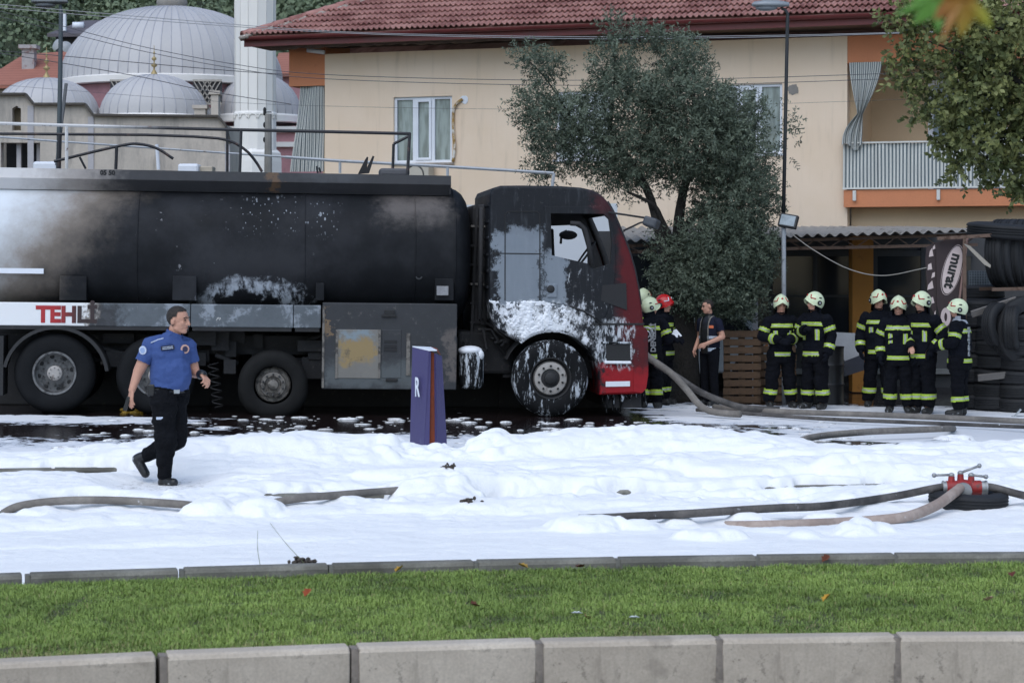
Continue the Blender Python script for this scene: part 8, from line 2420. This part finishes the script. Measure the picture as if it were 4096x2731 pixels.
OC = [(1215, 130, 45, 22, .8), (1260, 160, 50, 32, .9), (1225, 245, 55, 45, .9), (1290, 290, 85, 70, 1.0), (1265, 350, 55, 45, .8), (1408, 75, 26, 42, .9), (1405, 160, 52, 52, 1), (1490, 88, 48, 34, .8), (1555, 125, 55, 50, .9), (1600, 150, 30, 40, .7),
      (1440, 235, 100, 75, 1.2), (1570, 230, 105, 75, 1.3), (1675, 268, 70, 60, 1.2), (1738, 255, 26, 34, .5), (1600, 340, 130, 85, 1.5), (1700, 370, 70, 92, 1.4), (1460, 350, 95, 65, 1.2), (1345, 345, 55, 55, .9), (1690, 465, 95, 75, 1.4),
      (1560, 415, 55, 30, .6), (1655, 560, 115, 80, 1.6), (1615, 650, 115, 75, 1.7), (1720, 590, 65, 70, 1.3), (1530, 590, 38, 60, .9), (1450, 425, 50, 30, .6), (1812, 300, 18, 70, .35), (1250, 402, 42, 22, .7), (1764, 440, 28, 55, .6), (1690, 690, 70, 50, 1.3), (1410, 400, 60, 40, .9), (1560, 680, 60, 40, 1.2)]
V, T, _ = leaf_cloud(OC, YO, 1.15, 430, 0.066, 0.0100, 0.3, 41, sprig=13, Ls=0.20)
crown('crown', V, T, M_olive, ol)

M_rt = leaf_mat('broad_leaves', (0.060, 0.078, 0.024), (0.26, 0.27, 0.095))
YR = 27.5
rt = empty('roadside_tree', (0, 0, 0)); tag(rt, 'leafy dark green tree overhanging the top right corner', 'tree')
Bq = lambda x, y, d=0.0: at(x, y, YR + d)
gR = g_at(2560, YR)
limb([gR, Bq(2555, 800), Bq(2540, 500), Bq(2500, 300), Bq(2450, 150), Bq(2420, 0)], 0.22, 0.08, 'trunk', M_bark, rt, 12)
for pts, r0, r1 in (([Bq(2500, 300), Bq(2400, 240, -.2), Bq(2300, 160, -.2), Bq(2200, 120, -.2), Bq(2120, 90, -.2)], 0.07, 0.008), ([Bq(2540, 480), Bq(2440, 420), Bq(2330, 380), Bq(2230, 350)], 0.06, 0.008), ([Bq(2450, 150), Bq(2330, 80), Bq(2200, 40), Bq(2110, 20)], 0.05, 0.008), ([Bq(2300, 165, -.2), Bq(2220, 190, -.1), Bq(2150, 215), Bq(2070, 195)], 0.02, 0.004), ([Bq(2230, 350), Bq(2200, 380), Bq(2190, 400)], 0.012, 0.004)):
    limb(pts, r0, r1, 'branch', M_bark, rt, 7)
RC = [(2095, 35, 62, 42, .9), (2075, 105, 42, 34, .7), (2058, 190, 30, 20, .7), (2110, 165, 55, 40, .8), (2190, 120, 85, 58, .75), (2280, 90, 95, 80, 1.0), (2345, 200, 110, 120, 1.3), (2225, 235, 95, 60, 1.1), (2135, 248, 62, 30, .9), (2255, 330, 85, 62, 1.2), (2195, 300, 50, 34, 1), (2205, 392, 26, 34, .8), (2318, 400, 55, 45, 1.1), (2345, 440, 35, 20, 1), (2300, 20, 100, 40, .8), (2180, 25, 60, 30, .6), (2400, 330, 80, 110, 1.3), (2180, 345, 30, 22, .8)]
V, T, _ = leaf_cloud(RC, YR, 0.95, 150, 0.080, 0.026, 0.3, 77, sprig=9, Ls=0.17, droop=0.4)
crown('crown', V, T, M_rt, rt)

# two maple leaves close to the lens, hanging into the top right corner
def maple(name, loc, rot, size, c0, c1, c2, lab):
    pts = []
    lobes = [(-90, .30), (-128, .62), (-150, .35), (-172, .55), (165, .95), (150, .48), (128, .62), (110, .75), (100, .50), (90, 1.15)]
    lobes = [(-90, .25), (-55, .55), (-38, .30), (-12, .62), (8, .92), (24, .46), (44, .62), (62, .82), (74, .48), (90, 1.12)]
    full = lobes + [(180 - a, r) for a, r in reversed(lobes[1:-1])]
    for a, r in full: pts.append((r * math.cos(math.radians(a)) * size, r * math.sin(math.radians(a)) * size))
    n = len(pts); b = MB()
    b.add([(x, y, 0.22 * (x * x + y * y) / size - 0.10 * abs(x)) for x, y in pts] + [(0, 0, 0)], [(i, (i + 1) % n, n) for i in range(n)])
    t = NT(name + '_tint'); x_, y_, z_ = t.sep()[:3]
    u = t.ma('ADD', t.ma('MULTIPLY', x_, 1 / size), t.lin(t.noise(30, 4), 0, 1, -.5, .5))
    c = t.mix(t.sm(u, -0.9, 0.1), c0, c1); c = t.mix(t.sm(u, 0.0, 0.9), c, c2)
    m = t.out(c, 0.5); t.b.inputs['Transmission Weight'].default_value = 0.0
    r = empty(name, loc); r.rotation_euler = rot; tag(r, lab, 'leaf', 'maple leaves close to the lens')
    o = b.build('blade', m, r, fix=False); s_ = o.modifiers.new('solid', 'SOLIDIFY'); s_.thickness = 0.0006
    MB().tube([(0, 0, 0), (0, -.4 * size, .02 * size), (0.1 * size, -1.3 * size, .1 * size)], 0.0012, 6).build('stalk', pm('leaf_stalk', hx('8a6a3a'), 0.6), r, smooth=True)
YM2 = 3.1
maple('maple_leaf', at(2212, 5, YM2), (math.radians(75), math.radians(-150), math.radians(15)), 0.060, hx('9aa030'), hx('a06e28'), hx('8a4a24'), 'blurred yellow and orange maple leaf at the top right')
maple('maple_leaf', at(2140, 0, YM2 + .15), (math.radians(70), math.radians(-110), math.radians(-20)), 0.055, hx('5c8c34'), hx('5c8c34'), hx('6c8c34'), 'blurred green maple leaf beside the orange one')
